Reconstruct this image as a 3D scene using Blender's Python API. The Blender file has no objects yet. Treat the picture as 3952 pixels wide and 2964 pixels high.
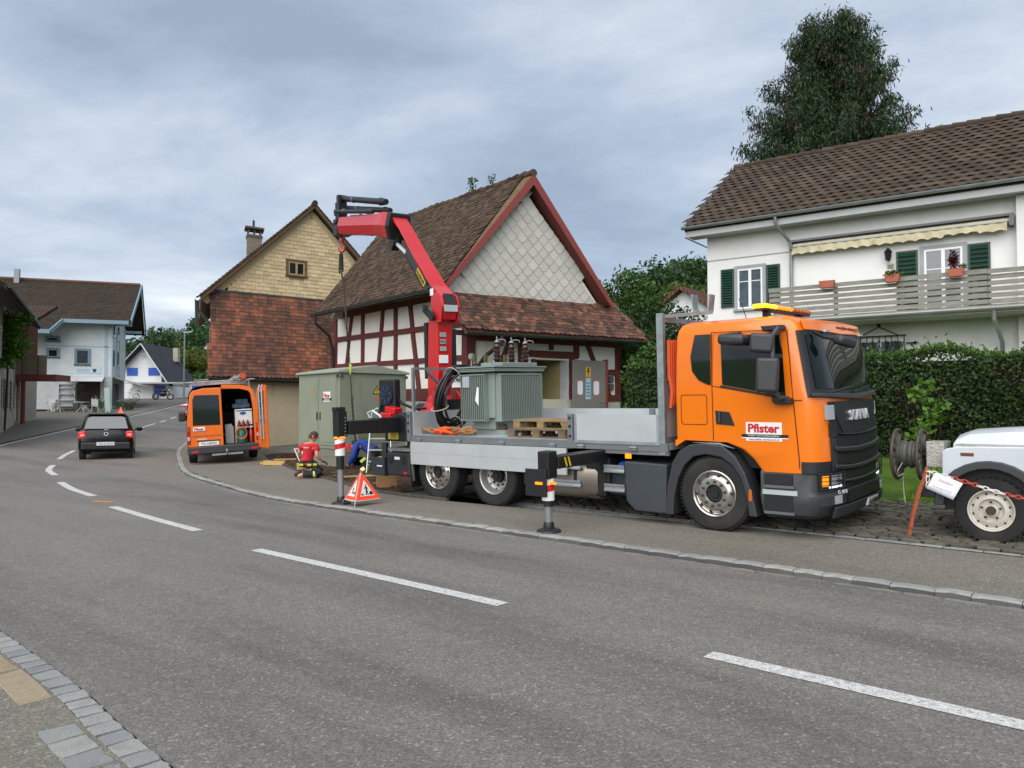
import bpy, bmesh, math, random
import numpy as np
from mathutils import Vector, Matrix, Euler
random.seed(7); RNG = np.random.default_rng(11)
R = math.radians
scene = bpy.context.scene
COL = scene.collection

# ---------------------------------------------------------------- camera
CAM_H = 1.75
cam_data = bpy.data.cameras.new('camera'); cam = bpy.data.objects.new('camera', cam_data)
COL.objects.link(cam); scene.camera = cam
cam_data.sensor_width = 36.0; cam_data.lens = 26.69; cam_data.clip_start = 0.05; cam_data.clip_end = 4000
cam.location = (0, 0, CAM_H); cam.rotation_euler = (R(90 + 1.763), 0, 0)

# ---------------------------------------------------------------- sky, sun, exposure
SUN_EL, SUN_AZ = 44.0, 203.0       # soft sun behind cloud, behind the camera and to the left
world = bpy.data.worlds.new('World'); scene.world = world; world.use_nodes = True
nt = world.node_tree; nt.nodes.clear()
def wn(t, **k):
    n = nt.nodes.new(t)
    for a, b in k.items(): setattr(n, a, b)
    return n
out = wn('ShaderNodeOutputWorld'); bg = wn('ShaderNodeBackground'); bg.inputs['Strength'].default_value = 0.10
sky = wn('ShaderNodeTexSky', sky_type='NISHITA', sun_disc=False, sun_elevation=R(SUN_EL), sun_rotation=R(SUN_AZ), air_density=1.0, dust_density=1.5)
tc = wn('ShaderNodeTexCoord'); sep = wn('ShaderNodeSeparateXYZ'); nt.links.new(tc.outputs['Generated'], sep.inputs[0])
zz = wn('ShaderNodeMath', operation='MAXIMUM'); zz.inputs[1].default_value = 0.0; nt.links.new(sep.outputs['Z'], zz.inputs[0])
zo = wn('ShaderNodeMath', operation='ADD'); zo.inputs[1].default_value = 0.16; nt.links.new(zz.outputs[0], zo.inputs[0])
dx = wn('ShaderNodeMath', operation='DIVIDE'); dy = wn('ShaderNodeMath', operation='DIVIDE')
nt.links.new(sep.outputs['X'], dx.inputs[0]); nt.links.new(zo.outputs[0], dx.inputs[1])
nt.links.new(sep.outputs['Y'], dy.inputs[0]); nt.links.new(zo.outputs[0], dy.inputs[1])
cmb = wn('ShaderNodeCombineXYZ'); nt.links.new(dx.outputs[0], cmb.inputs['X']); nt.links.new(dy.outputs[0], cmb.inputs['Y'])
mp = wn('ShaderNodeMapping'); mp.inputs['Scale'].default_value = (0.8, 0.95, 1); mp.inputs['Rotation'].default_value = (0, 0, R(18)); mp.inputs['Location'].default_value = (2.2, 5.3, 0)
nt.links.new(cmb.outputs[0], mp.inputs['Vector'])
n1 = wn('ShaderNodeTexNoise'); n1.inputs['Scale'].default_value = 1.0; n1.inputs['Detail'].default_value = 9; n1.inputs['Roughness'].default_value = 0.58; n1.inputs['Distortion'].default_value = 0.25
nt.links.new(mp.outputs[0], n1.inputs['Vector'])
cr = wn('ShaderNodeValToRGB'); nt.links.new(n1.outputs['Fac'], cr.inputs['Fac'])
e = cr.color_ramp.elements
e[0].position = 0.33; e[0].color = (0.29, 0.355, 0.45, 1)
e[1].position = 0.70; e[1].color = (0.82, 0.855, 0.895, 1)
m = e.new(0.46); m.color = (0.405, 0.475, 0.575, 1)
m = e.new(0.58); m.color = (0.57, 0.625, 0.70, 1)
# thin cover lets a little of the blue sky through
sc = wn('ShaderNodeMixRGB', blend_type='MULTIPLY'); sc.inputs['Fac'].default_value = 1.0; sc.inputs['Color2'].default_value = (3.75, 3.75, 3.75, 1)
nt.links.new(cr.outputs['Color'], sc.inputs['Color1'])
mix = wn('ShaderNodeMixRGB'); mix.inputs['Fac'].default_value = 0.93
nt.links.new(sky.outputs[0], mix.inputs['Color1']); nt.links.new(sc.outputs[0], mix.inputs['Color2'])
nt.links.new(mix.outputs[0], bg.inputs['Color']); nt.links.new(bg.outputs[0], out.inputs['Surface'])

sun_d = bpy.data.lights.new('sun', 'SUN'); sun_d.energy = 1.5; sun_d.angle = R(85); sun_d.color = (1.0, 0.98, 0.95)
sun = bpy.data.objects.new('sun', sun_d); COL.objects.link(sun)
sun.rotation_euler = (R(90 - SUN_EL), 0, R(180 - SUN_AZ))
scene.view_settings.view_transform = 'Standard'; scene.view_settings.look = 'None'
scene.view_settings.exposure = 1.66; scene.view_settings.gamma = 1.0
scene.cycles.max_bounces = 6; scene.cycles.transparent_max_bounces = 8

# ---------------------------------------------------------------- materials
def lin(h):
    if isinstance(h, (tuple, list)): return tuple(h[:3])
    h = h.lstrip('#'); c = [int(h[i:i+2], 16) / 255 for i in (0, 2, 4)]
    return tuple(x / 12.92 if x <= 0.04045 else ((x + 0.055) / 1.055) ** 2.4 for x in c)
MATS = {}
class NT:
    def __init__(s, m): s.t = m.node_tree; s.b = s.t.nodes['Principled BSDF']
    def n(s, t, ins=None, **k):
        n = s.t.nodes.new(t)
        for a, b in k.items(): setattr(n, a, b)
        for a, b in (ins or {}).items():
            if hasattr(b, 'is_linked') or b.__class__.__name__.startswith('NodeSocket'): s.t.links.new(b, n.inputs[a])
            else: n.inputs[a].default_value = b
        return n
    def l(s, a, b): s.t.links.new(a, b)
    def pos(s): return s.n('ShaderNodeNewGeometry').outputs['Position']
    def noise(s, scale, detail=4, rough=0.55, vec=None, dist=0.0):
        return s.n('ShaderNodeTexNoise', {'Scale': scale, 'Detail': detail, 'Roughness': rough, 'Distortion': dist, 'Vector': vec or s.pos()}).outputs['Fac']
    def ramp(s, fac, stops):
        n = s.n('ShaderNodeValToRGB', {'Fac': fac}); el = n.color_ramp.elements
        while len(el) < len(stops): el.new(0.5)
        for i, (p, c) in enumerate(stops): el[i].position = p; el[i].color = (*lin(c), 1)
        return n.outputs['Color']
    def mixc(s, fac, a, b, mode='MIX'):
        n = s.n('ShaderNodeMixRGB', blend_type=mode)
        for k, v in (('Fac', fac), ('Color1', a), ('Color2', b)):
            if isinstance(v, (int, float)): n.inputs[k].default_value = v
            elif isinstance(v, (tuple, str)): n.inputs[k].default_value = (*lin(v), 1)
            else: s.l(v, n.inputs[k])
        return n.outputs['Color']
    def math(s, op, a, b=0.0):
        n = s.n('ShaderNodeMath', operation=op)
        for i, v in enumerate((a, b)):
            if isinstance(v, (int, float)): n.inputs[i].default_value = v
            else: s.l(v, n.inputs[i])
        return n.outputs[0]
    def scaled(s, sx, sy, sz, rz=0, vec=None):
        return s.n('ShaderNodeMapping', {'Vector': vec or s.pos(), 'Scale': (sx, sy, sz), 'Rotation': (0, 0, rz)}).outputs[0]
    def rnd(s):
        o = s.n('ShaderNodeObjectInfo').outputs['Random']; g = s.n('ShaderNodeNewGeometry').outputs['Random Per Island']
        return s.math('FRACT', s.math('ADD', o, g))
    def bump(s, h, strength=0.3, dist=0.02):
        n = s.n('ShaderNodeBump', {'Strength': strength, 'Distance': dist, 'Height': h}); s.l(n.outputs[0], s.b.inputs['Normal'])
def mat(name, col, rough=0.5, metal=0.0, var=0.0, vs=3.0, bump=0.0, bs=40.0, bd=0.01, coat=0.0, rv=0.0, emit=None, es=0.0, spec=0.5, trans=0.0, dirt=0.0):
    if name in MATS: return MATS[name]
    m = bpy.data.materials.new(name); m.use_nodes = True; t = NT(m); b = t.b
    c = lin(col); b.inputs['Base Color'].default_value = (*c, 1); b.inputs['Roughness'].default_value = rough
    b.inputs['Metallic'].default_value = metal; b.inputs['Specular IOR Level'].default_value = spec
    if coat: b.inputs['Coat Weight'].default_value = coat; b.inputs['Coat Roughness'].default_value = 0.06
    if trans: b.inputs['Transmission Weight'].default_value = trans
    if emit: b.inputs['Emission Color'].default_value = (*lin(emit), 1); b.inputs['Emission Strength'].default_value = es
    colr = None
    if var:
        nz = t.noise(vs, 5, 0.6)
        lo = tuple(max(0, x * (1 - var)) for x in c); hi = tuple(min(1, x * (1 + var)) for x in c)
        colr = t.ramp(nz, [(0.3, lo), (0.7, hi)])
    if dirt:
        nz = t.noise(1.7, 6, 0.65)
        fac = t.n('ShaderNodeMapRange', {'Value': nz, 'From Min': 0.48, 'From Max': 0.75, 'To Min': 0.0, 'To Max': dirt}).outputs[0]
        colr = t.mixc(fac, colr if colr else c, (0.09, 0.08, 0.065))
    if colr: t.l(colr, b.inputs['Base Color'])
    if rv:
        nz = t.noise(vs * 2.3, 4); mr = t.n('ShaderNodeMapRange', {'Value': nz, 'From Min': 0.3, 'From Max': 0.7, 'To Min': max(0.02, rough - rv), 'To Max': min(1, rough + rv)}); t.l(mr.outputs[0], b.inputs['Roughness'])
    if bump: t.bump(t.noise(bs, 4, 0.6), bump, bd)
    MATS[name] = m
    return m
def custom(name, fn, rough=0.8, spec=0.5):
    if name in MATS: return MATS[name]
    m = bpy.data.materials.new(name); m.use_nodes = True; t = NT(m)
    t.b.inputs['Roughness'].default_value = rough; t.b.inputs['Specular IOR Level'].default_value = spec
    fn(t); MATS[name] = m
    return m

# ---------------------------------------------------------------- mesh builder
def V(*a): return Vector(a)
class MB:
    def __init__(s, xf=None): s.v = []; s.f = []; s.m = []; s.xf = xf
    def add(s, vs, fs, m=0):
        o = len(s.v); s.v += [tuple(p) for p in vs]
        for f in fs: s.f.append(tuple(i + o for i in f)); s.m.append(m)
        return s
    def box(s, x0, x1, y0, y1, z0, z1, m=0):
        v = [(x, y, z) for z in (z0, z1) for y in (y0, y1) for x in (x0, x1)]
        return s.add(v, [(0, 2, 3, 1), (4, 5, 7, 6), (0, 1, 5, 4), (2, 6, 7, 3), (0, 4, 6, 2), (1, 3, 7, 5)], m)
    def obox(s, c, size, rot=None, m=0):
        M = rot.to_matrix() if isinstance(rot, Euler) else (rot or Matrix.Identity(3)); c = Vector(c)
        h = [x / 2 for x in size]
        v = [c + M @ Vector((x * h[0], y * h[1], z * h[2])) for z in (-1, 1) for y in (-1, 1) for x in (-1, 1)]
        return s.add(v, [(0, 2, 3, 1), (4, 5, 7, 6), (0, 1, 5, 4), (2, 6, 7, 3), (0, 4, 6, 2), (1, 3, 7, 5)], m)
    def bar(s, p, q, w, h, up=(0, 0, 1), m=0, w2=None, h2=None):
        p = Vector(p); q = Vector(q); d = (q - p).normalized(); up = Vector(up)
        if abs(d.dot(up)) > 0.98: up = Vector((0, 1, 0)) if abs(d.y) < 0.9 else Vector((1, 0, 0))
        a = d.cross(up).normalized(); u = a.cross(d)
        w2 = w if w2 is None else w2; h2 = h if h2 is None else h2
        v = [o + a * (i * ww / 2) + u * (j * hh / 2) for o, ww, hh in ((p, w, h), (q, w2, h2)) for i, j in ((-1, -1), (1, -1), (1, 1), (-1, 1))]
        return s.add(v, [(0, 1, 2, 3), (7, 6, 5, 4), (0, 4, 5, 1), (1, 5, 6, 2), (2, 6, 7, 3), (3, 7, 4, 0)], m)
    def cyl(s, p, q, r, r2=None, n=12, m=0, cap=True):
        p = Vector(p); q = Vector(q); d = (q - p).normalized(); r2 = r if r2 is None else r2
        a = d.orthogonal().normalized(); b = d.cross(a)
        v = []
        for o, rr in ((p, r), (q, r2)):
            for i in range(n):
                t = 2 * math.pi * i / n; v.append(o + a * (math.cos(t) * rr) + b * (math.sin(t) * rr))
        f = [(i, (i + 1) % n, n + (i + 1) % n, n + i) for i in range(n)]
        if cap: f += [tuple(range(n - 1, -1, -1)), tuple(range(n, 2 * n))]
        return s.add(v, f, m)
    def tube(s, pts, r, n=8, m=0, closed=False):
        pts = [Vector(p) for p in pts]; k = len(pts); v = []; f = []
        up = None
        for i, p in enumerate(pts):
            d = (pts[(i + 1) % k] - pts[i - 1]) if (closed or 0 < i < k - 1) else (pts[1] - pts[0] if i == 0 else pts[-1] - pts[-2])
            d.normalize()
            if up is None: up = d.orthogonal().normalized()
            up = (up - d * up.dot(d)).normalized(); b = d.cross(up)
            rr = r[i] if isinstance(r, (list, tuple)) else r
            for j in range(n):
                t = 2 * math.pi * j / n; v.append(p + up * (math.cos(t) * rr) + b * (math.sin(t) * rr))
        for i in range(k if closed else k - 1):
            a = i * n; c = ((i + 1) % k) * n
            for j in range(n): f.append((a + j, a + (j + 1) % n, c + (j + 1) % n, c + j))
        if not closed: f += [tuple(range(n - 1, -1, -1)), tuple((k - 1) * n + j for j in range(n))]
        return s.add(v, f, m)
    def prism(s, pts, lo, hi, axis='y', m=0):
        def P(a, b, c): return (a, c, b) if axis == 'y' else ((c, a, b) if axis == 'x' else (a, b, c))
        n = len(pts); v = [P(a, b, lo) for a, b in pts] + [P(a, b, hi) for a, b in pts]
        f = [tuple(range(n)), tuple(range(2 * n - 1, n - 1, -1))] + [(i, n + i, n + (i + 1) % n, (i + 1) % n) for i in range(n)]
        return s.add(v, f, m)
    def lathe(s, prof, o=(0, 0, 0), ax=(0, 0, 1), n=24, m=0, ang=None):
        o = Vector(o); d = Vector(ax).normalized(); a = d.orthogonal().normalized(); b = d.cross(a); v = []; f = []
        for r, h in prof:
            for i in range(n):
                t = 2 * math.pi * i / n; v.append(o + d * h + a * (math.cos(t) * r) + b * (math.sin(t) * r))
        for k in range(len(prof) - 1):
            for i in range(n): f.append((k * n + i, k * n + (i + 1) % n, (k + 1) * n + (i + 1) % n, (k + 1) * n + i))
        return s.add(v, f, m)
    def ball(s, c, r, n=10, k=7, m=0):
        rx, ry, rz = r if isinstance(r, (tuple, list)) else (r, r, r); v = []; f = []
        for j in range(1, k):
            p = math.pi * j / k
            for i in range(n):
                t = 2 * math.pi * i / n; v.append((c[0] + rx * math.sin(p) * math.cos(t), c[1] + ry * math.sin(p) * math.sin(t), c[2] + rz * math.cos(p)))
        v += [(c[0], c[1], c[2] + rz), (c[0], c[1], c[2] - rz)]; N = len(v)
        for j in range(k - 2):
            for i in range(n): f.append((j * n + i, (j + 1) * n + i, (j + 1) * n + (i + 1) % n, j * n + (i + 1) % n))
        for i in range(n): f += [(N - 2, i, (i + 1) % n), (N - 1, (k - 2) * n + (i + 1) % n, (k - 2) * n + i)]
        return s.add(v, f, m)
    def loft(s, secs, closed=True, cap=True, m=0, mf=None):
        n = len(secs[0]); v = [p for c in secs for p in c]; o = len(s.v); s.v += [tuple(p) for p in v]
        for k in range(len(secs) - 1):
            for i in range(n if closed else n - 1):
                j = (i + 1) % n
                s.f.append((o + k * n + i, o + k * n + j, o + (k + 1) * n + j, o + (k + 1) * n + i)); s.m.append(mf(k, i) if mf else m)
        if cap:
            s.f.append(tuple(o + i for i in range(n - 1, -1, -1))); s.m.append(m)
            s.f.append(tuple(o + (len(secs) - 1) * n + i for i in range(n))); s.m.append(m)
        return s
    def quad(s, a, b, c, d, m=0): return s.add([a, b, c, d], [(0, 1, 2, 3)], m)
    def mesh(s, name, mats=None, smooth=False):
        me = bpy.data.meshes.new(name); vs = [s.xf(p) for p in s.v] if s.xf else s.v
        me.from_pydata([tuple(p) for p in vs], [], s.f)
        mats = mats if isinstance(mats, (list, tuple)) else [mats]
        for x in mats:
            if x: me.materials.append(x)
        if len(mats) > 1: me.polygons.foreach_set('material_index', s.m)
        bm = bmesh.new(); bm.from_mesh(me); bmesh.ops.recalc_face_normals(bm, faces=bm.faces); bm.to_mesh(me); bm.free()
        if smooth:
            me.polygons.foreach_set('use_smooth', [True] * len(me.polygons)); me.set_sharp_from_angle(angle=R(38 if smooth is True else smooth))
        me.update(); return me
    def build(s, name, mats, parent=None, smooth=False, bevel=0.0, loc=None, kind=None, label=None, seg=2, sub=0):
        o = bpy.data.objects.new(name, s.mesh(name, mats, smooth)); COL.objects.link(o)
        if parent: o.parent = parent
        if loc: o.location = loc
        if bevel:
            b = o.modifiers.new('bevel', 'BEVEL'); b.width = bevel; b.segments = seg; b.limit_method = 'ANGLE'; b.angle_limit = R(35)
        if sub:
            b = o.modifiers.new('sub', 'SUBSURF'); b.levels = sub; b.render_levels = sub
        if kind: o['kind'] = kind
        if label: o['label'] = label
        return o
def mesh_obj(name, me, parent=None, M=None, kind=None):
    o = bpy.data.objects.new(name, me); COL.objects.link(o)
    if parent: o.parent = parent
    if M is not None: o.matrix_local = M
    if kind: o['kind'] = kind
    return o
def thing(name, label, cat, loc=(0, 0, 0), rz=0.0, group=None, rx=0.0, ry=0.0):
    o = bpy.data.objects.new(name, None); COL.objects.link(o); o.empty_display_size = 0.2
    o.rotation_euler = (rx, ry, rz); o.location = loc; return tag(o, label, cat, group)
def tag(o, label, cat, group=None):
    o['label'] = label; o['category'] = cat
    if group: o['group'] = group
    return o
def struct(o): o['kind'] = 'structure'; return o
def copy_tree(o, parent=None):
    c = o.copy(); COL.objects.link(c); c.parent = parent
    for ch in list(o.children): copy_tree(ch, c)
    return c
TXT = {}
def text(s, size, parent, pos, xdir, up, mt, name='lettering', depth=0.004, fit=None, bold=0.0, shear=0.0, label=None):
    """flat lettering as a mesh; pos = centre, xdir = reading direction, up = letter-up direction (parent space)"""
    key = (s, bold, shear)
    if key not in TXT:
        cu = bpy.data.curves.new('txt', 'FONT'); cu.body = s; cu.align_x = 'CENTER'; cu.align_y = 'CENTER'; cu.extrude = 0.02; cu.offset = bold; cu.shear = shear; cu.resolution_u = 3
        t = bpy.data.objects.new('txt', cu); COL.objects.link(t); dg = bpy.context.evaluated_depsgraph_get()
        me = bpy.data.meshes.new_from_object(t.evaluated_get(dg)); bpy.data.objects.remove(t); bpy.data.curves.remove(cu)
        co = np.empty(len(me.vertices) * 3); me.vertices.foreach_get('co', co); co = co.reshape(-1, 3)
        co[:, 0] -= (co[:, 0].max() + co[:, 0].min()) / 2; co[:, 1] -= (co[:, 1].max() + co[:, 1].min()) / 2
        TXT[key] = (co, [tuple(p.vertices) for p in me.polygons], np.ptp(co[:, 0]), np.ptp(co[:, 1])); bpy.data.meshes.remove(me)
    co, fs, w, h = TXT[key]
    x = Vector(xdir).normalized(); u = Vector(up); u = (u - x * u.dot(x)).normalized(); n = x.cross(u); k = size / h
    kx = fit / w if fit else k
    vs = [Vector(pos) + x * (c[0] * kx) + u * (c[1] * k) + n * (c[2] / 0.02 * depth) for c in co]
    me = bpy.data.meshes.new(name); me.from_pydata(vs, [], fs); me.materials.append(mt); me.update()
    o = mesh_obj(name, me, parent)
    if label: o['label'] = label
    return o
def catmull(pts, step=0.5):
    P = [Vector(p) for p in pts]; P = [P[0] * 2 - P[1]] + P + [P[-1] * 2 - P[-2]]; o = []
    for i in range(1, len(P) - 2):
        a, b, c, d = P[i - 1:i + 3]; n = max(1, int((c - b).length / step))
        for k in range(n):
            t = k / n; o.append(0.5 * (2 * b + (c - a) * t + (2 * a - 5 * b + 4 * c - d) * t * t + (3 * b - a - 3 * c + d) * t ** 3))
    return o + [P[-2]]
def resample(pts, n):
    L = [0.0]
    for a, b in zip(pts, pts[1:]): L.append(L[-1] + (b - a).length)
    o = []; k = 0
    for i in range(n):
        d = L[-1] * i / (n - 1)
        while k < len(L) - 2 and L[k + 1] < d: k += 1
        t = (d - L[k]) / max(1e-6, L[k + 1] - L[k]); o.append(pts[k].lerp(pts[k + 1], min(1, t)))
    return o
def length(pts): return sum((b - a).length for a, b in zip(pts, pts[1:]))
def sm(a, b, x): t = max(0.0, min(1.0, (x - a) / (b - a))); return t * t * (3 - 2 * t)

# ---------------------------------------------------------------- terrain
FWD = Vector((0.7604, -0.6494, 0)); NRM = Vector((0.6494, 0.7604, 0))      # straight stretch of road: along, across
def sp(v, k=2.0): return math.log1p(math.exp(-abs(v) / k)) * k + max(v, 0)
def hr(y): return max(0.0, 0.045 * sp(y - 27) + 0.02 * sp(y - 50) - 0.052 * sp(y - 170, 8.0))
def S(x, y): return 0.6494 * x + 0.7604 * y
def gp(x, y):          # paved ground beyond the kerb
    s = S(x, y); return hr(y) + 0.055 + 0.035 * max(0.0, min(s, 14.0) - 8.1) * sm(-12, -4, x)
def bank(x, y):
    s = S(x, y); b = 0.15 * max(0.0, min(s, 34.0) - 13.3) * sm(-6, 3, x)
    hill = 0.05 * max(0.0, min(y, 150) - 62) * sm(-20, 20, x)
    return b + hill
def gg(x, y): return gp(x, y) + bank(x, y)
def gy(x, y, yd=False): return gp(x, y)

def asphalt(t, base, tint, patch, sc=1.0):
    pz = t.pos()
    big = t.noise(0.55, 6, 0.62, vec=t.scaled(0.22, 1.25, 1, vec=t.scaled(1, 1, 1, rz=R(40.5))))
    c = t.ramp(big, [(0.30, patch), (0.50, base), (0.72, tint)])
    mid = t.noise(9.0, 4, 0.7); c = t.mixc(0.3, c, t.ramp(mid, [(0.3, '303030'), (0.7, '9a9894')]), 'OVERLAY')
    vo = t.n('ShaderNodeTexVoronoi', {'Vector': pz, 'Scale': 95.0}); vo2 = t.n('ShaderNodeTexVoronoi', {'Vector': pz, 'Scale': 62.0})
    rn = t.n('ShaderNodeSeparateColor', {'Color': vo.outputs['Color']}).outputs[0]
    c = t.mixc(0.5, c, t.ramp(rn, [(0.0, '333333'), (0.5, '7f7f7f'), (0.97, 'c8c6c0')]), 'OVERLAY')
    rn2 = t.n('ShaderNodeSeparateColor', {'Color': vo2.outputs['Color']}).outputs[1]
    c = t.mixc(t.n('ShaderNodeMapRange', {'Value': rn2, 'From Min': 0.965, 'From Max': 0.97, 'To Max': 0.4}).outputs[0], c, '9a978f')
    st = t.n('ShaderNodeMapRange', {'Value': t.noise(1.1, 5, .6), 'From Min': .58, 'From Max': .76, 'To Max': .45}).outputs[0]; c = t.mixc(st, c, '54514d')
    t.l(c, t.b.inputs['Base Color']); t.bump(vo.outputs['Distance'], 0.35, 0.006)
    # sealed and polished tyre tracks are a little smoother
    t.l(t.n('ShaderNodeMapRange', {'Value': big, 'From Min': 0.3, 'From Max': 0.7, 'To Min': 0.72, 'To Max': 0.92}).outputs[0], t.b.inputs['Roughness'])
M_ROAD = custom('asphalt', lambda t: asphalt(t, '7b7772', '88837b', '5d5a56'))
M_PAVE = custom('pavement asphalt', lambda t: asphalt(t, '7e796f', '868177', '736e64'))
M_FORE = custom('forecourt asphalt', lambda t: asphalt(t, '7b766d', '858076', '6d685f'))
def earthy(t, a, b, c_, s1, s2):
    c = t.ramp(t.noise(s1, 6, 0.65), [(0.3, a), (0.5, b), (0.72, c_)])
    c = t.mixc(0.6, c, t.ramp(t.noise(s2, 3, 0.7), [(0.3, '3a3a3a'), (0.7, 'a8a8a8')]), 'OVERLAY')
    t.l(c, t.b.inputs['Base Color']); t.bump(t.noise(s2, 4, 0.7), 0.7, 0.03)
M_GRASS = custom('grass ground', lambda t: earthy(t, '3c5218', '4d6a20', '5f7a2c', 1.5, 30.0), 0.95, 0.2)
M_SOIL = custom('soil', lambda t: earthy(t, '33251a', '4a3828', '5c4a38', 3.0, 22.0), 0.95, 0.2)
M_GRAVEL = custom('gravel', lambda t: earthy(t, '55534f', '74726c', '8f8c86', 5.0, 45.0), 0.95, 0.2)
M_JOINT = custom('paver bed', lambda t: earthy(t, '1f1d17', '2d2b21', '38391f', 2.5, 30.0), 0.98, 0.1)
def granite(t, a, b, c_):
    r_ = t.rnd(); base = t.ramp(r_, [(0.0, a), (0.5, b), (1.0, c_)])
    sp_ = t.noise(140, 3, 0.7); c = t.mixc(0.55, base, t.ramp(sp_, [(0.35, '4a4a4a'), (0.65, 'a5a5a5')]), 'OVERLAY')
    c = t.mixc(t.n('ShaderNodeMapRange', {'Value': t.noise(7, 5, 0.6), 'From Min': 0.5, 'From Max': 0.75, 'To Max': 0.4}).outputs[0], c, '55524c')
    t.l(c, t.b.inputs['Base Color']); t.bump(t.noise(60, 5, 0.7), 0.5, 0.01)
M_GRAN = custom('kerb granite', lambda t: granite(t, '8d8f8c', '9a9b97', 'a6a6a0'), 0.85)
M_GRAN_B = custom('blue granite', lambda t: granite(t, '84868a', '939491', '9f9f9a'), 0.85)
M_GRAN_T = custom('tan granite', lambda t: granite(t, '98866a', 'a08e72', 'a5977e'), 0.9)
M_GRAN_DARK = custom('dark side granite', lambda t: granite(t, '4f4f4b', '5d5c57', '6b6a64'), .95)
M_GUTT = custom('road worn granite', lambda t: granite(t, '706e6a', '7b7975', '868480'), .9)
M_PAVER = custom('weathered paver', lambda t: granite(t, '47443c', '5a564b', '6b6558'), 0.9)
def paint(t):
    c = t.ramp(t.noise(26, 5, 0.7), [(0.33, '7d7d7b'), (0.45, 'adadaa'), (0.7, 'c9c9c5')])
    fac = t.n('ShaderNodeMapRange', {'Value': t.noise(70, 4, 0.75), 'From Min': 0.53, 'From Max': 0.62, 'To Max': 0.85}).outputs[0]
    t.l(t.mixc(fac, c, '6b6a67'), t.b.inputs['Base Color']); t.bump(t.noise(60, 4, 0.7), 0.4, 0.006)
M_PAINT = custom('road paint', paint, 0.8)
M_PAINT_Y = mat('orange road paint', 'a8751c', 0.8, var=0.3, vs=20)

def strip(name, A, B, zf, mt, n=160, k=4, dz=0.0):
    a = resample(A, n); b = resample(B, n); mb = MB(); vs = []
    for p, q in zip(a, b):
        for j in range(k + 1):
            w = p.lerp(q, j / k); vs.append((w.x, w.y, zf(w.x, w.y) + dz))
    fs = [(i * (k + 1) + j, (i + 1) * (k + 1) + j, (i + 1) * (k + 1) + j + 1, i * (k + 1) + j + 1) for i in range(n - 1) for j in range(k)]
    mb.add(vs, fs); o = mb.build(name, mt, smooth=True); struct(o)
    me = o.data
    if me.polygons[0].normal.z < 0: me.flip_normals()
    return o
def on(s, a): q = NRM * s + FWD * a; return (q.x, q.y, 0)
KERB = catmull([on(7.94, 16), on(7.94, 8), on(7.94, 2), on(7.94, -4), on(7.94, -8.5), (-4.42, 14.3, 0), (-6.4, 16.78, 0), (-8.6, 20.0, 0), (-11.0, 25.0, 0), (-12.5, 28.4, 0), (-13.4, 31, 0), (-14.4, 34, 0), (-16.9, 42, 0), (-19.6, 52, 0), (-22.5, 64, 0), (-27, 80, 0), (-33, 96, 0)], 0.4)
LEFT = catmull([on(1.3, 8), on(1.55, 2), (-1.62, 3.72, 0), (-2.62, 4.73, 0), (-4.0, 6.0, 0), (-6.7, 8.4, 0), (-10, 11.7, 0), (-13.8, 16, 0), (-17, 21.5, 0), (-19.3, 26.5, 0), (-21.3, 31.7, 0), (-22.3, 35.5, 0), (-23.95, 42, 0), (-26.16, 52.6, 0), (-28.3, 64, 0), (-32, 80, 0), (-38, 96, 0)], 0.4)
def offset(pts, d):
    o = []
    for i, p in enumerate(pts):
        t = (pts[min(i + 1, len(pts) - 1)] - pts[max(i - 1, 0)]).normalized(); o.append(p + Vector((t.y, -t.x, 0)) * d)
    return o
strip('road', LEFT, KERB, lambda x, y: hr(y), M_ROAD, 220, 6)
KIN = offset(KERB, 0.135)
OUT = catmull([on(9.95, 16), on(9.95, 6), on(9.95, -2), on(9.9, -5), on(9.5, -9.6), (-2.79, 15.03, 0), (-3.96, 16.88, 0), (-5.22, 18.85, 0), (-7.0, 22.4, 0), (-8.02, 24.83, 0), (-9.3, 27.6, 0), (-10.6, 31, 0), (-11.8, 35, 0), (-14, 42, 0), (-17, 52, 0), (-20, 64, 0), (-24, 80, 0), (-30, 96, 0)], 0.4)
strip('pavement', KIN, OUT, gp, M_PAVE, 220, 4, -0.006)
# left side: forecourt in front of the far houses, pavement beside the camera
FARL = [p for p in LEFT if p.y > 30]
strip('forecourt', [p + Vector((-22, 0, 0)) for p in FARL], FARL, lambda x, y: hr(y) + 0.03, M_FORE, 80, 6)
NEARL = [p for p in LEFT if p.y < 30]
strip('near_pavement', offset(NEARL, -4.0), offset(NEARL, -0.16), lambda x, y: hr(y) + 0.012, M_PAVE, 90, 3)
# yard between the pavement and the old houses
YARD_IN = [p for p in OUT if -12.5 < p.x < -1.2]
mbs = strip('gravel_yard', YARD_IN, [p + Vector((12, 7, 0)) for p in YARD_IN], gp, M_GRAVEL, 50, 8, 0.0)
SOIL_IN = [p for p in OUT if -8.1 < p.x < -2.2]
soil = strip('soil_bed', SOIL_IN, [p + Vector((3.2, 2.6, 0)) for p in SOIL_IN], lambda x, y: gp(x, y) + 0.02 + 0.05 * (math.sin(x * 7.1 + y * 3.3) * math.sin(y * 5.7 - x * 2.2)) , M_SOIL, 46, 14, 0.01)
bayA = [Vector(on(9.95, a)) for a in (14, -10)]; bayB = [Vector(on(13.35, a)) for a in (14, -10)]
strip('parking_bay', bayA, bayB, gp, M_JOINT, 60, 4, 0.0)
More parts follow.
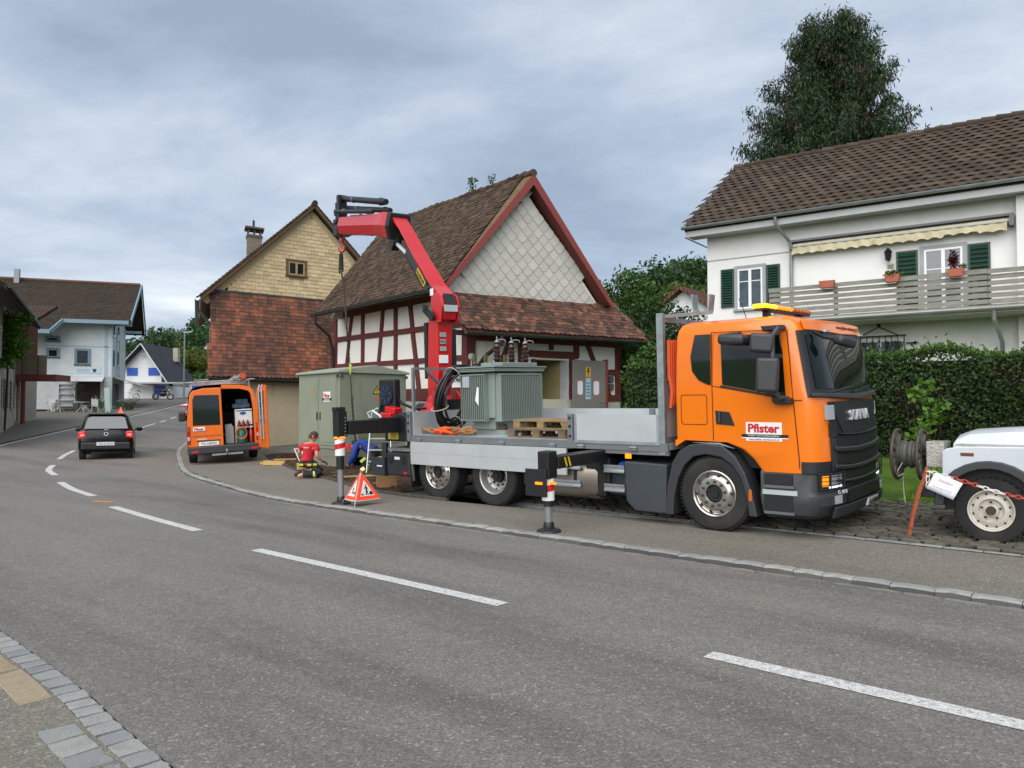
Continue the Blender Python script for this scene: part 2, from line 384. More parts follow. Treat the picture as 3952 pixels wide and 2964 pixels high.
# one big sheet to the horizon: lawn near by, fields and hill slopes far away
sv = [-700, -300, -120, -60, -30, -15, -5, 1.9, 8, 13.0, 13.3, 13.31, 14, 15, 16, 17.5, 20, 23, 27, 31, 34.5, 40, 50, 65, 85, 110, 140, 180, 230, 300, 420, 600, 900, 1500]
tv = [-1500, -900, -600, -420, -300, -220, -160, -120, -90, -70, -55, -44, -36, -30, -25, -20, -16, -12, -8, -4, 0, 4, 8, 12, 18, 26, 40, 60, 100, 160, 260, 420, 700]
mb = MB(); vs = []
for s_ in sv:
    for t_ in tv:
        p = on(s_, t_); h = gg(p[0], p[1]) if s_ > 13.305 else hr(p[1]) - 0.10
        if s_ > 13.305: h -= 0.16 * (1 - sm(-3.0, 3.5, p[0]))
        vs.append((p[0], p[1], min(h, 60)))
W = len(tv); mb.add(vs, [(i * W + j, i * W + j + 1, (i + 1) * W + j + 1, (i + 1) * W + j) for i in range(len(sv) - 1) for j in range(W - 1)])
struct(mb.build('ground', M_GRASS, smooth=60))

# ---------------------------------------------------------------- kerb stones, gutter stones, edgings
def stone_mesh(name, l, w, h, mt, seed, rough=0.004):
    rr = random.Random(seed); mb = MB(); nx = 4; vs = []
    prof = [(-w / 2, -0.08), (-w / 2 + 0.0, h - 0.018), (-w / 2 + 0.016, h), (w / 2 - 0.006, h), (w / 2, h - 0.01), (w / 2, -0.08)]
    secs = []
    for i in range(nx + 1):
        x = -l / 2 + l * i / nx; e_ = 0.006 if i in (0, nx) else 0
        secs.append([(x, y + rr.uniform(-rough, rough) * (2.2 if y < 0 else 1), z + rr.uniform(-rough, rough) * 0.7 - (e_ if z > 0 else 0)) for y, z in prof])
    mb.loft(secs, mf=lambda k, i: 1 if i == 0 else 0); return mb.mesh(name, [mt, M_GRAN_DARK] if h > .04 else mt)  # one vertical side of taller stones takes a darker granite colour
def row(name, curve, dl, w, h, mt, parent, zf, off, seeds=4, smin=0, smax=1e9, jitter=0.006, gap=0.008, dz=0.0, skew=0.0):
    c = offset(curve, off); mes = [stone_mesh(name, dl * k - gap, w, h, mt, 31 * i + int(w * 1000)) for i, k in enumerate((1.0, 0.86, 1.14, 0.95)[:seeds])]
    ln = [dl * k for k in (1.0, 0.86, 1.14, 0.95)][:seeds]; d = 0.0; tot = length(c); cum = [0.0]; n_ = 0
    for a, b in zip(c, c[1:]): cum.append(cum[-1] + (b - a).length)
    k = 0
    while d < tot - dl * .9:
        q = random.randrange(seeds); mid = d + ln[q] / 2; d += ln[q]
        while k < len(cum) - 2 and cum[k + 1] < mid: k += 1
        t = (mid - cum[k]) / (cum[k + 1] - cum[k]); p = c[k].lerp(c[k + 1], t); dv = (c[k + 1] - c[k]).normalized()
        if not (smin <= mid <= smax): continue
        mesh_obj(name, mes[q], parent, Matrix.LocRotScale(Vector((p.x, p.y, zf(p.x, p.y) + dz + random.uniform(-jitter, jitter))), Euler((random.uniform(-.01, .01), random.uniform(-.006, .006), math.atan2(dv.y, dv.x) + random.uniform(-.01, .01))), None)); n_ += 1
    return n_
kerb_t = thing('kerb', 'row of rough grey granite kerb stones along the far edge of the road', 'kerb')
KVIS = [p for p in KERB if p.x < 13 and p.y < 60]
row('kerb_stone', list(reversed(KVIS)), 0.34, 0.135, 0.062, M_GRAN, kerb_t, lambda x, y: hr(y), -0.068)
gut_t = thing('gutter_strip', 'flush pale gutter stones set in the road along the kerb', 'gutter')
GV = [p for p in KERB if p.x < 13 and p.y < 25]
row('gutter_stone', list(reversed(GV)), 0.36, 0.085, 0.005, M_GUTT, gut_t, lambda x, y: hr(y), 0.05, jitter=0.001)
nk_t = thing('near_kerb', 'flush double row of grey and tan granite stones beside the near pavement', 'kerb')
NV = [p for p in LEFT if -8 < p.x < 3 and p.y < 12]
row('kerb_stone', NV, 0.165, 0.155, 0.016, M_GRAN_B, nk_t, lambda x, y: hr(y), -0.08, jitter=0.002, gap=0.012)
NV1 = [p for p in LEFT if -2.45 < p.x < 3 and p.y < 12]; NV2 = [p for p in LEFT if -8 < p.x <= -2.45 and p.y < 12]
row('kerb_stone', NV1, 0.20, 0.20, 0.016, M_GRAN_B, nk_t, lambda x, y: hr(y), -0.27, jitter=0.002, gap=0.014)
row('kerb_stone', NV2, 0.78, 0.19, 0.018, M_GRAN_T, nk_t, lambda x, y: hr(y), -0.26, jitter=0.002, gap=0.014)
es_t = thing('edging_strip', 'narrow pale stone edging between pavement and parking bay', 'edging')
row('edging_stone', [Vector(on(10.02, a)) for a in (7.5, 4, 0, -3.5, -9)], 0.42, 0.1, 0.012, M_GRAN_B, es_t, gp, 0.0, jitter=0.003)
ed_t = thing('edging_boards', 'dark low concrete edging around the bare soil bed', 'edging')
EV = [p for p in OUT if -8.1 < p.x < -1.0]
row('edging_stone', EV, 0.95, 0.06, 0.05, mat('dark concrete', '3f3b35', 0.9, var=0.3, vs=8, bump=0.3), ed_t, gp, 0.0, jitter=0.004)

# ---------------------------------------------------------------- paver stones of the parking bay
bay_t = thing('bay_pavers', 'weathered dark grass pavers in rows with mossy gaps under the parked vehicles', 'pavers')
pm = [stone_mesh('paver', 0.215, 0.075, 0.03, M_PAVER, i + 5, 0.006) for i in range(4)]
cells = []
s_ = 10.14; rown = 0
while s_ < 13.3:
    a = 7.2 + random.uniform(0, .2)
    while a > -9.4:
        q = on(s_ + random.uniform(-.012, .012), a); cells.append((q[0], q[1])); a -= 0.25 + random.uniform(-.012, .03)
    s_ += 0.118; rown += 1
def vis_score(c):
    x, y = c; u = x / y
    return y + (0 if (0.36 < u < 0.68 or (-0.10 < u < 0.0 and S(x, y) < 11.0)) else 50)
cells.sort(key=vis_score); an = math.atan2(FWD.y, FWD.x); rest = MB(); basev = [v.co.copy() for v in pm[0].vertices]; basef = [tuple(p.vertices) for p in pm[0].polygons]
for i, (x, y) in enumerate(cells):
    M = Matrix.LocRotScale(Vector((x, y, gp(x, y) + random.uniform(-.004, .012))), Euler((random.uniform(-.05, .05), random.uniform(-.03, .03), an + random.uniform(-.03, .03))), None)
    if i < 300: mesh_obj('paver', pm[i % 4], bay_t, M)
    else: rest.add([M @ v for v in basev], basef)
rest.build('paver_field', M_PAVER, bay_t, kind='stuff')

# ---------------------------------------------------------------- road markings
def marking(name, pts, w, mt, label, group=None, dz=0.005):
    c = catmull([(x, y, 0) for x, y in pts], 0.25); l_ = offset(c, -w / 2); r_ = offset(c, w / 2); mb = MB(); vs = []
    for a, b in zip(l_, r_): vs += [(a.x, a.y, hr(a.y) + dz), (b.x, b.y, hr(b.y) + dz)]
    mb.add(vs, [(2 * i, 2 * i + 1, 2 * i + 3, 2 * i + 2) for i in range(len(c) - 1)]); o = mb.build(name, mt)
    if o.data.polygons[0].normal.z < 0: o.data.flip_normals()
    tag(o, label, 'road marking', group); return o
DL = 'white dash of the road centre line painted on the asphalt'
for pts in ([(5.6, 1.85), (2.81, 4.23), (1.39, 5.43)], [(-0.08, 6.79), (-1.6, 8.08), (-3.15, 9.39)], [(-4.45, 10.82), (-5.75, 12.1), (-7.03, 13.42)], [(-8.25, 15.02), (-9.4, 16.3), (-10.55, 17.79)],
            [(-11.76, 19.6), (-12.9, 21.2), (-13.8, 22.9)], [(-15.0, 25.2), (-15.85, 27), (-16.6, 28.85)]):
    marking('centre_line_dash', pts, 0.16, M_PAINT, DL, 'centre line dashes')
marking('centre_line', [(-18.3, 34.5), (-19.1, 37), (-19.7, 39.6), (-21.0, 44.7)], 0.16, M_PAINT, 'long unbroken piece of white centre line beyond the black car')
for pts in ([(-21.2, 45.8), (-21.7, 47.6)], [(-22.0, 49), (-22.5, 50.8)], [(-23.0, 52.4), (-23.7, 55)], [(-24.1, 57), (-24.7, 59.5)]):
    marking('guide_line_dash', pts, 0.16, M_PAINT, 'short white dash of the line beside the silver car far along the road', 'short dashes far along the road')
marking('orange_mark', [(-7.8, 14.16), (-7.35, 14.06)], 0.16, M_PAINT_Y, 'small orange paint mark on the asphalt beside the centre line')
el = [(p.x + 0.25, p.y) for p in LEFT if 27 < p.y < 75][::6]
marking('edge_line', el, 0.14, M_PAINT, 'thin white line along the far left road edge')

# ---------------------------------------------------------------- shared building materials and helpers
def plaster(t, a, b, dirt='8d8679', amt=0.35, bs=30):
    c = t.ramp(t.noise(0.9, 6, 0.6), [(0.3, a), (0.7, b)])
    st = t.noise(2.0, 6, 0.7, vec=t.scaled(1.6, 1.6, 0.35))
    f = t.n('ShaderNodeMapRange', {'Value': st, 'From Min': 0.56, 'From Max': 0.8, 'To Max': amt}).outputs[0]
    t.l(t.mixc(f, c, dirt), t.b.inputs['Base Color']); t.bump(t.noise(bs, 5, 0.65), 0.35, 0.012)
M_WHITEW = custom('white render', lambda t: plaster(t, 'd2d1ce', 'dbdad7', amt=0.18, bs=70), 0.9)
M_LIME = custom('lime plaster', lambda t: plaster(t, 'd2d0ca', 'dcdad4', '8a8478', 0.3, 14), 0.92)
M_YWALL = custom('yellow plaster', lambda t: plaster(t, 'b0a488', 'bcb096', '77705f', 0.5, 9), 0.92)
M_BEIGE = custom('beige render', lambda t: plaster(t, '9c9488', 'a9a194', '6f685d', 0.45, 20), 0.92)
M_BWHITE = custom('bright white render', lambda t: plaster(t, 'd2d3d4', 'dcdddd', 'a0a0a0', 0.15, 40), 0.9)
def wood(t, a, b, rz=0, bs=40):
    g_ = t.noise(3.0, 6, 0.65, vec=t.scaled(1.2, 1.2, 7)); c = t.ramp(g_, [(0.3, a), (0.7, b)])
    t.l(c, t.b.inputs['Base Color']); t.bump(t.noise(bs, 5, 0.7, vec=t.scaled(1, 1, 4)), 0.45, 0.008)
M_OXBLOOD = custom('oxblood timber', lambda t: wood(t, '4c1f1b', '5f2a25'), 0.75)
M_REDTRIM = custom('red painted board', lambda t: wood(t, '74302b', '823a34'), 0.6)
M_GREYWOOD = custom('weathered grey board', lambda t: wood(t, '77746b', '97948a'), 0.9)
M_RAWWOOD = custom('raw wood', lambda t: wood(t, '8f7753', 'ad9168'), 0.85)
M_OLDWOOD = custom('old brown wood', lambda t: wood(t, '4a3b2a', '6a563c'), 0.85)
M_ZINC = mat('weathered zinc', '4b5350', 0.45, 0.6, var=0.3, vs=4, rv=0.1)
M_COPPERP = mat('dark brown pipe', '332b28', 0.5, 0.3, var=0.2)
M_GLASS = mat('window glass', '1b2226', 0.04, 0.0, spec=0.9)
M_GLASSL = mat('window glass with curtain', '3c454c', 0.05, 0.0, var=0.4, vs=5, spec=0.9)
M_PVC = mat('white window frame', 'd5d7d8', 0.35)
M_GREYTRIM = mat('grey window surround', '8e9191', 0.7, var=0.1)
M_SHUT = mat('dark green shutter', '0d3426', 0.45, var=0.2, vs=6)
M_BLACKI = mat('black wrought iron', '17181a', 0.5, 0.4)
M_TERRA = mat('terracotta', '9a5540', 0.8, var=0.15, vs=12)
def tiles(t, stops, moss=0.0, streak=0.5, lich=0.0):
    r_ = t.rnd(); big = t.noise(0.9, 5, 0.6, vec=t.scaled(1, 1, 0.45))
    f = t.math('ADD', t.math('MULTIPLY', r_, 1 - streak * 0.7), t.math('MULTIPLY', t.math('SUBTRACT', big, 0.36), streak * 1.6))
    c = t.ramp(f, stops)
    c = t.mixc(0.45, c, t.ramp(t.noise(38, 4, 0.7), [(0.3, '4c4c4c'), (0.7, '9c9c9c')]), 'OVERLAY')
    if lich:
        fl = t.n('ShaderNodeMapRange', {'Value': t.noise(11, 5, 0.75), 'From Min': 0.66, 'From Max': 0.71, 'To Max': lich}).outputs[0]; c = t.mixc(fl, c, '8d8a7e')
    if moss:
        fm = t.n('ShaderNodeMapRange', {'Value': t.noise(2.3, 6, 0.75), 'From Min': 0.58, 'From Max': 0.66, 'To Max': moss}).outputs[0]; c = t.mixc(fm, c, '4a4420')
    t.l(c, t.b.inputs['Base Color']); t.bump(t.noise(60, 4, 0.7), 0.4, 0.006)
M_TILE_OLD = custom('old brown plain tile', lambda t: tiles(t, [(0.0, '33291f'), (0.35, '48392e'), (0.65, '574638'), (0.9, '67503f'), (1.0, '8a8074')], moss=0.55, streak=0.35, lich=0.6), 0.9, 0.25)
M_TILE_RED = custom('red plain tile', lambda t: tiles(t, [(0.0, '3c2d26'), (0.3, '574036'), (0.6, '6c4d40'), (0.85, '875b48'), (1.0, '97806f')], moss=0.1, streak=0.3, lich=0.35), 0.88, 0.3)
M_TILE_HUNG = custom('weathered hung tile', lambda t: tiles(t, [(0.0, '46393a'), (0.25, '65493e'), (0.48, '875a48'), (0.68, 'b0694c'), (0.86, 'b08772'), (1.0, 'b8b29c')], moss=0.12, streak=0.95, lich=0.3), 0.85, 0.3)
M_TILE_CONC = custom('brown concrete tile', lambda t: tiles(t, [(0.0, '3b3128'), (0.5, '4b3f34'), (1.0, '5e5042')], moss=0.35, streak=0.4, lich=0.15), 0.9, 0.25)
M_SHINGLE_Y = custom('yellow fibre shingle', lambda t: tiles(t, [(0.0, 'c1b48c'), (0.5, 'cec099'), (0.93, 'd6c9a4'), (1.0, 'b2aba0')], streak=0.2), 0.85)
M_SHINGLE_W = custom('white fibre shingle', lambda t: tiles(t, [(0.0, 'c0beb9'), (0.5, 'c6c4bf'), (1.0, 'cac8c3')], streak=0.2), 0.85)

def plate(name, outline, th, mt, lift=0.0, y0=None):
    """thin tile: outline in x,y (y up the slope), tilted so that its lower end rides on the row below"""
    ys = [p[1] for p in outline]; lo, hi = min(ys), max(ys); mb = MB(); n = len(outline)
    z = [lift * (hi - p[1]) / (hi - lo) for p in outline]
    v = [(p[0], p[1], q) for p, q in zip(outline, z)] + [(p[0], p[1], q + th) for p, q in zip(outline, z)]
    mb.add(v, [tuple(range(n - 1, -1, -1)), tuple(range(n, 2 * n))] + [(i, (i + 1) % n, n + (i + 1) % n, n + i) for i in range(n)])
    return mb.mesh(name, mt)
def biber(w, l, th, mt, arc=0.05, name='roof_tile'):
    o = [(-w / 2, l), (-w / 2, arc)] + [(-w / 2 + w * i / 5, arc * (1 - math.sin(math.pi * i / 5))) for i in range(1, 5)] + [(w / 2, arc), (w / 2, l)]
    return plate(name, o[::-1], th, mt, lift=0.03)
def wave(w, l, th, mt, name='roof_tile'):
    mb = MB(); k = 7; secs = []
    for y, lf in ((0, 0.034), (l, 0.0)):
        up = [(-w / 2 + w * i / k, y, lf + 0.022 * max(0, math.sin(2 * math.pi * i / k - 0.6)) ** 0.8 + (0.004 if 0 else 0)) for i in range(k + 1)]
        secs.append(up + [(p[0], p[1], p[2] - th) for p in reversed(up)])
    mb.loft(secs); return mb.mesh(name, mt)
def cam_d(root, p): return ((root.matrix_basis @ p) - Vector((0, 0, CAM_H))).length
def field(name, part, P, e, u, nx, ny, dx, dy, me, mt, budget, root, keep=None, half=True, jit=0.004, rot=0.012, lift=0.01, stuff='tile_field', pick=None):
    """cover a plane with pieces: the `budget` that show largest are objects of their own, the rest one joined part"""
    e = Vector(e).normalized(); u = Vector(u); u = (u - e * u.dot(e)).normalized(); n = e.cross(u)
    if n.z < -0.01 or (abs(n.z) < 0.01 and n.y > 0): pass
    B = Matrix((e, u, n)).transposed().to_4x4(); L = []
    for j in range(ny):
        for i in range(-1, nx + 1):
            a = (i + (0.5 if (half and j % 2) else 0) + 0.5) * dx; b = j * dy
            if not (keep(a, b) if keep else (0 <= a <= nx * dx)): continue
            p = Vector(P) + e * (a + random.uniform(-jit, jit)) + u * (b + random.uniform(-jit, jit) * 1.5) + n * (lift + random.uniform(0, 0.006))
            L.append((pick(a, b) if pick else 0, cam_d(root, p), p))
    L.sort(key=lambda q: q[:2]); rest = MB(); bv = [v.co.copy() for v in me.vertices]; bf = [tuple(q.vertices) for q in me.polygons]
    for k, (_, _, p) in enumerate(L):
        M = Matrix.Translation(p) @ B @ Euler((random.uniform(-rot, rot), random.uniform(-rot, rot), random.uniform(-rot, rot) * 1.6)).to_matrix().to_4x4()
        if k < budget: mesh_obj(name, me, part, M)
        else: rest.add([M @ v for v in bv], bf)
    if rest.v: rest.build(stuff, mt, part, kind='stuff')
    return len(L)
def window(parent, x0, x1, z0, z1, y, frame=M_PVC, surround=None, glass=M_GLASSL, mullion=1, sill=None, bars=0, fw=0.055, sw=0.1, recess=0.0):
    """casement in a wall whose outer face lies at local y (outside = -y)"""
    mb = MB(); a = y - 0.045 + recess; b = y + 0.02 + recess
    for q in ((x0, x0 + fw, z0, z1), (x1 - fw, x1, z0, z1), (x0 + fw, x1 - fw, z0, z0 + fw), (x0 + fw, x1 - fw, z1 - fw, z1)): mb.box(q[0], q[1], a, b, q[2], q[3])
    for i in range(mullion):
        c = x0 + (x1 - x0) * (i + 1) / (mullion + 1); mb.box(c - fw * 0.8, c + fw * 0.8, a - 0.005, b, z0 + fw, z1 - fw)
    for i in range(bars):
        c = z0 + (z1 - z0) * (0.68 if bars == 1 else (i + 1) / (bars + 1)); mb.box(x0 + fw, x1 - fw, a + 0.012, b - 0.01, c - 0.012, c + 0.012)
    w = mb.build('window', frame, parent)
    k = mullion + 1; g0 = x0 + fw; gw = (x1 - x0 - 2 * fw) / k
    for i in range(k): MB().box(g0 + gw * i + 0.01, g0 + gw * (i + 1) - 0.01, y - 0.022 + recess, y - 0.008 + recess, z0 + fw, z1 - fw).build('pane', glass, w)
    if surround:
        m2 = MB(); s = sw
        m2.box(x0 - s, x0 - .002, y - 0.055, y + 0.03, z0 - .0, z1 + s); m2.box(x1 + .002, x1 + s, y - 0.055, y + 0.03, z0, z1 + s); m2.box(x0 - .002, x1 + .002, y - 0.053, y + 0.03, z1 + .002, z1 + s)
        m2.build('surround', surround, w)
    if sill: MB().box(x0 - sw - .03, x1 + sw + .03, y - 0.09, y + 0.03, z0 - 0.07, z0 - .003).build('sill', sill, w, bevel=0.006)
    return w
def shutter(parent, x0, x1, z0, z1, y, mt=M_SHUT, slats=14):
    s = MB(); f = 0.05; a, b = y - 0.05, y - 0.012
    for q in ((x0, x0 + f, z0, z1), (x1 - f, x1, z0, z1), (x0 + f, x1 - f, z0, z0 + f), (x0 + f, x1 - f, z1 - f, z1)): s.box(q[0], q[1], a, b, q[2], q[3])
    s.box(x0 + f, x1 - f, b - 0.008, b - 0.002, z0 + f, z1 - f)
    o = s.build('shutter', mt, parent); me = MB().obox((0, 0, 0), (x1 - x0 - 2 * f, 0.03, (z1 - z0 - 2 * f) / slats * 1.05), Euler((R(-38), 0, 0))).mesh('slat', mt)
    for i in range(slats): mesh_obj('slat', me, o, Matrix.Translation(((x0 + x1) / 2, (a + b) / 2, z0 + f + (z1 - z0 - 2 * f) * (i + 0.5) / slats)))
    return o
def gutter(parent, p, q, r, mt, name='gutter'):
    p = Vector(p); q = Vector(q); d = (q - p).normalized(); side = Vector((-d.y, d.x, 0)).normalized(); mb = MB(); secs = []
    for c in (p, q):
        o_ = [c + side * (math.cos(t) * r) + Vector((0, 0, math.sin(t) * r)) for t in [math.pi + math.pi * i / 8 for i in range(9)]]
        i_ = [c + side * (math.cos(t) * r * 0.85) + Vector((0, 0, math.sin(t) * r * 0.85)) for t in [2 * math.pi - math.pi * i / 8 for i in range(9)]]
        secs.append(o_ + i_)
    mb.loft(secs); return mb.build(name, mt, parent, smooth=True)

# ---------------------------------------------------------------- half-timbered house
D1 = Vector((0.857, 0.515, 0)); D2 = Vector((-0.645, 0.764, 0))
th = thing('timbered_house', 'half-timbered white and oxblood house with mossy tiled roof and shingled gable behind the truck', 'house', (-1.28, 21.6, 0))
def tx(p): q = D1 * p[0] + D2 * p[1]; return (q.x, q.y, p[2])
def TM(): return MB(tx)
WZ0 = 0.1
w_ = TM(); w_.box(0.02, 5.58, 0.02, 8.12, WZ0, 2.0); w_.build('plinth', custom('plinth plaster', lambda t: plaster(t, 'a8a294', 'b5b0a4', '6d675c', 0.5, 10), 0.92), th)
wall = TM()
# front wall with the real door opening (a 2.33..3.5), side walls, back
wall.box(0.03, 2.33, 0.04, 0.3, 2.0, 4.95); wall.box(3.5, 5.56, 0.04, 0.3, 2.0, 4.95); wall.box(2.33, 3.5, 0.04, 0.3, 3.2, 4.95)
wall.box(0.04, 0.3, 0.3, 8.1, 2.0, 5.2); wall.box(5.3, 5.56, 0.3, 8.1, 2.0, 4.9); wall.box(0.3, 5.3, 7.84, 8.1, 2.0, 5.2)
wall.build('wall', M_LIME, th)
# gable triangle
gb = TM(); gb.prism([(-0.75, 4.93), (4.72, 4.93), (1.98, 8.22)], 0.0, 0.16, 'y'); gable = gb.build('gable', M_LIME, th)
db = TM(); db.prism([(-0.45, 4.93), (4.4, 4.93), (1.98, 8.22)], 7.4, 7.56, 'y'); db.build('gable', M_LIME, th)
def beam(name, a0, b0, z0, a1, b1, z1, w=0.17, face='side', wob=0.0):
    """half-timber member proud of the plaster, with a hand-hewn wobble"""
    k = 5; secs = []
    for i in range(k + 1):
        t = i / k; a = a0 + (a1 - a0) * t; b = b0 + (b1 - b0) * t; z = z0 + (z1 - z0) * t; ww = w * (1 + random.uniform(-.06, .06)); o_ = random.uniform(-wob, wob)
        vert = abs(z1 - z0) > 0.3 * (abs(a1 - a0) + abs(b1 - b0)); d = 0.02 + random.uniform(-.003, .003)
        if face == 'side':
            secs.append([(-d, b - ww / 2 + o_, z), (-d, b + ww / 2 + o_, z), (0.1, b + ww / 2 + o_, z), (0.1, b - ww / 2 + o_, z)] if vert else [(-d - .006, b, z - ww / 2 + o_), (-d - .006, b, z + ww / 2 + o_), (0.1, b, z + ww / 2 + o_), (0.1, b, z - ww / 2 + o_)])
        else:
            secs.append([(a - ww / 2 + o_, -d, z), (a + ww / 2 + o_, -d, z), (a + ww / 2 + o_, 0.1, z), (a - ww / 2 + o_, 0.1, z)] if vert else [(a, -d - .006, z - ww / 2 + o_), (a, -d - .006, z + ww / 2 + o_), (a, 0.1, z + ww / 2 + o_), (a, 0.1, z - ww / 2 + o_)])
    m_ = TM(); m_.loft(secs); return m_.build(name, M_OXBLOOD, th)
for z0, b0, z1, b1, w in ((2.3, 8.05, 5.1, 8.05, .2), (2.3, 7.4, 5.1, 6.81, .14), (2.3, 6.04, 5.05, 6.04, .16), (2.3, 5.1, 5.05, 4.68, .15), (2.3, 3.88, 5.05, 3.88, .17), (2.33, 2.5, 4.98, 3.03, .17), (2.3, 1.55, 5.05, 1.55, .16), (2.3, 0.12, 4.9, 0.12, .24)):
    beam('timber_post', 0, b0, z0, 0, b1, z1, w, 'side', 0.012)
for z0, z1, b0, b1, w in ((4.15, 4.22, 0.1, 8.1, .17), (3.18, 3.24, 0.1, 8.1, .15), (5.06, 5.08, 0.0, 8.15, .2), (2.14, 2.16, 0.0, 8.15, .36)):
    beam('timber_rail', 0, b0, z0, 0, b1, z1, w, 'side', 0.008)
for a0, z0, a1, z1, w in ((0.12, 2.2, 0.12, 3.75, .28), (1.02, 2.9, 1.45, 3.7, .16), (1.0, 2.2, 1.0, 3.0, .15), (1.82, 2.2, 1.82, 3.7, .2), (2.24, 2.0, 2.24, 3.2, .14), (3.66, 2.0, 3.66, 3.3, .16), (3.84, 3.3, 3.84, 3.7, .18), (4.28, 3.7, 4.62, 2.95, .16), (4.86, 2.75, 5.14, 2.1, .15), (5.48, 1.95, 5.48, 3.75, .2)):
    beam('timber_post', a0, 0, z0, a1, 0, z1, w, 'front', 0.008)
for a0, a1, z, w in ((0.0, 5.6, 3.74, .14), (1.75, 3.9, 3.36, .2), (4.75, 5.55, 2.87, .17), (0.1, 2.2, 2.5, .15), (4.8, 5.56, 2.05, .2)):
    beam('timber_rail', a0, 0, z, a1, 0, z, w, 'front', 0.006)
beam('timber_post', 2.9, 0, 3.5, 2.9, 0, 3.7, .14, 'front')
# transformer room seen through the open door
rm = TM(); rm.box(2.05, 2.3, 0.3, 3.2, 0.85, 3.2, 0); rm.box(3.52, 3.7, 0.3, 3.2, 0.85, 3.2, 1); rm.box(2.3, 3.52, 3.2, 3.3, 0.85, 3.2, 0); rm.box(2.05, 3.7, 0.3, 3.3, 3.22, 3.3, 1); rm.box(2.05, 3.7, 0.3, 3.3, 0.7, 0.85, 0)
rm.build('transformer_room', [mat('room wall', '6a6a64', 0.9, var=.1), mat('yellowish room wall', '9a9060', 0.9, var=.1)], th)
jm = TM(); jm.box(3.44, 3.52, -0.01, 0.28, 0.8, 3.2); jm.build('door_jamb', mat('pale jamb', 'a5a5a6', 0.7, var=.1), th)
iw = TM(); iw.box(2.42, 2.92, 1.2, 1.26, 0.85, 3.0); iw.build('cubicle_door', mat('dark grey cubicle', '33373a', 0.5, var=.1), th)
dl = TM(); dl.box(3.56, 4.82, -0.17, -0.11, 0.9, 3.21); door = dl.build('door', mat('grey steel door', '75736f', 0.5, 0.1, var=0.1, vs=2, rv=.05), th, bevel=0.008)
de = TM(); de.box(4.82, 4.9, -0.18, -0.04, 0.85, 3.26); de.build('door_edge', M_REDTRIM, door)
for z_, w2 in ((1.9, .12), (1.76, .05), (1.6, .06)):
    hb = TM(); hb.box(4.62, 4.62 + w2, -0.2, -0.168, z_, z_ + .025); hb.build('handle', mat('steel', 'a0a3a5', 0.3, 0.9), door)
sg = TM(); sg.box(4.04, 4.22, -0.182, -0.172, 2.7, 3.0); sg.build('warning_sign', mat('sign yellow', 'd2a200', 0.5), door)
def bolt(x, z, k, y, parent, xf=None, mt=None):
    m_ = MB(xf); pts = [(-.1, .5), (.12, .5), (.02, .12), (.2, .16), (-.02, -.28), (.08, -.24), (-.06, -.5), (-.14, -.2), (-.06, -.24), (-.02, -.02), (-.2, -.06)]
    m_.prism([(x + a * k, z + b * k) for a, b in pts], y - .002, y, 'y'); return m_.build('bolt_symbol', mt or mat('sign black', '101010', 0.6), parent)
bolt(4.13, 2.85, 0.26, -0.1835, door, tx)
M_PAPER = mat('white paper', 'd3d3de', 0.8); M_TAPE = mat('orange tape', 'cf5526', 0.6)
for x0_, x1_ in ((3.72, 3.92), (4.34, 4.55)):
    pp = TM(); pp.box(x0_, x1_, -0.176, -0.172, 2.14, 2.57); pg = pp.build('notice_sheet', M_PAPER, door); tp = TM()
    for (cx, cz) in ((x0_, 2.14), (x1_, 2.14), (x0_, 2.57), (x1_, 2.57)): tp.obox((cx, -0.178, cz), (0.09, 0.003, 0.03), Euler((0, R(45 if (cx == x0_) == (cz > 2.3) else -45), 0)))
    tp.build('tape', M_TAPE, pg)
pp = TM(); pp.box(4.03, 4.23, -0.177, -0.172, 2.0, 2.66); mid = pp.build('instruction_panel', mat('pale blue panel', '9fb6bd', 0.5, var=.25, vs=9), door)
ps = TM()
for k in range(5): ps.box(4.05, 4.21, -0.1785, -0.1772, 2.08 + k * .1, 2.13 + k * .1)
ps.build('panel_print', mat('blue print', '5a86a6', 0.6, var=.5, vs=30), mid)
for z_ in (2.55, 2.3):
    kb = TM(); kb.box(5.08, 5.24, -0.07, 0.03, z_, z_ + .2); kb.build('meter_box', mat('grey plastic box', '4a4a48', 0.5), th, bevel=.01)
hn = TM(); hn.box(-0.05, -0.028, 0.25, 0.47, 2.52, 2.74); hn.build('number_plate', mat('house number blue', '1d2a3c', 0.3), th)
text('10', 0.13, th, tx((-0.056, 0.36, 2.63)), D2 * -1, (0, 0, 1), M_PVC, 'house_number', .002)
# main roof: slabs, then tiles
AE, AP, AR = -1.0, 1.98, 4.95; ZE, ZP = 5.08, 8.70; B0, B1 = -0.32, 7.45
roof = TM()
for a0, z0, a1, z1 in ((AE, ZE, AP, ZP), (AR, ZE - .06, AP, ZP)):
    dxn = (a1 - a0); v = [(a0, B0, z0), (a1, B0, z1), (a1, B1, z1), (a0, B1, z0)]
    roof.add([(p[0], p[1], p[2] - .12) for p in v] + v, [(3, 2, 1, 0), (4, 5, 6, 7), (0, 1, 5, 4), (1, 2, 6, 5), (2, 3, 7, 6), (3, 0, 4, 7)])
mroof = roof.build('roof', M_OLDWOOD, th)
def world_dir(a, b, z): q = D1 * a + D2 * b; return Vector((q.x, q.y, z))
E1 = world_dir(0, -1, 0); U1 = world_dir(AP - AE, 0, ZP - ZE); sl = U1.length
tm_old = biber(0.172, 0.30, 0.016, M_TILE_OLD)
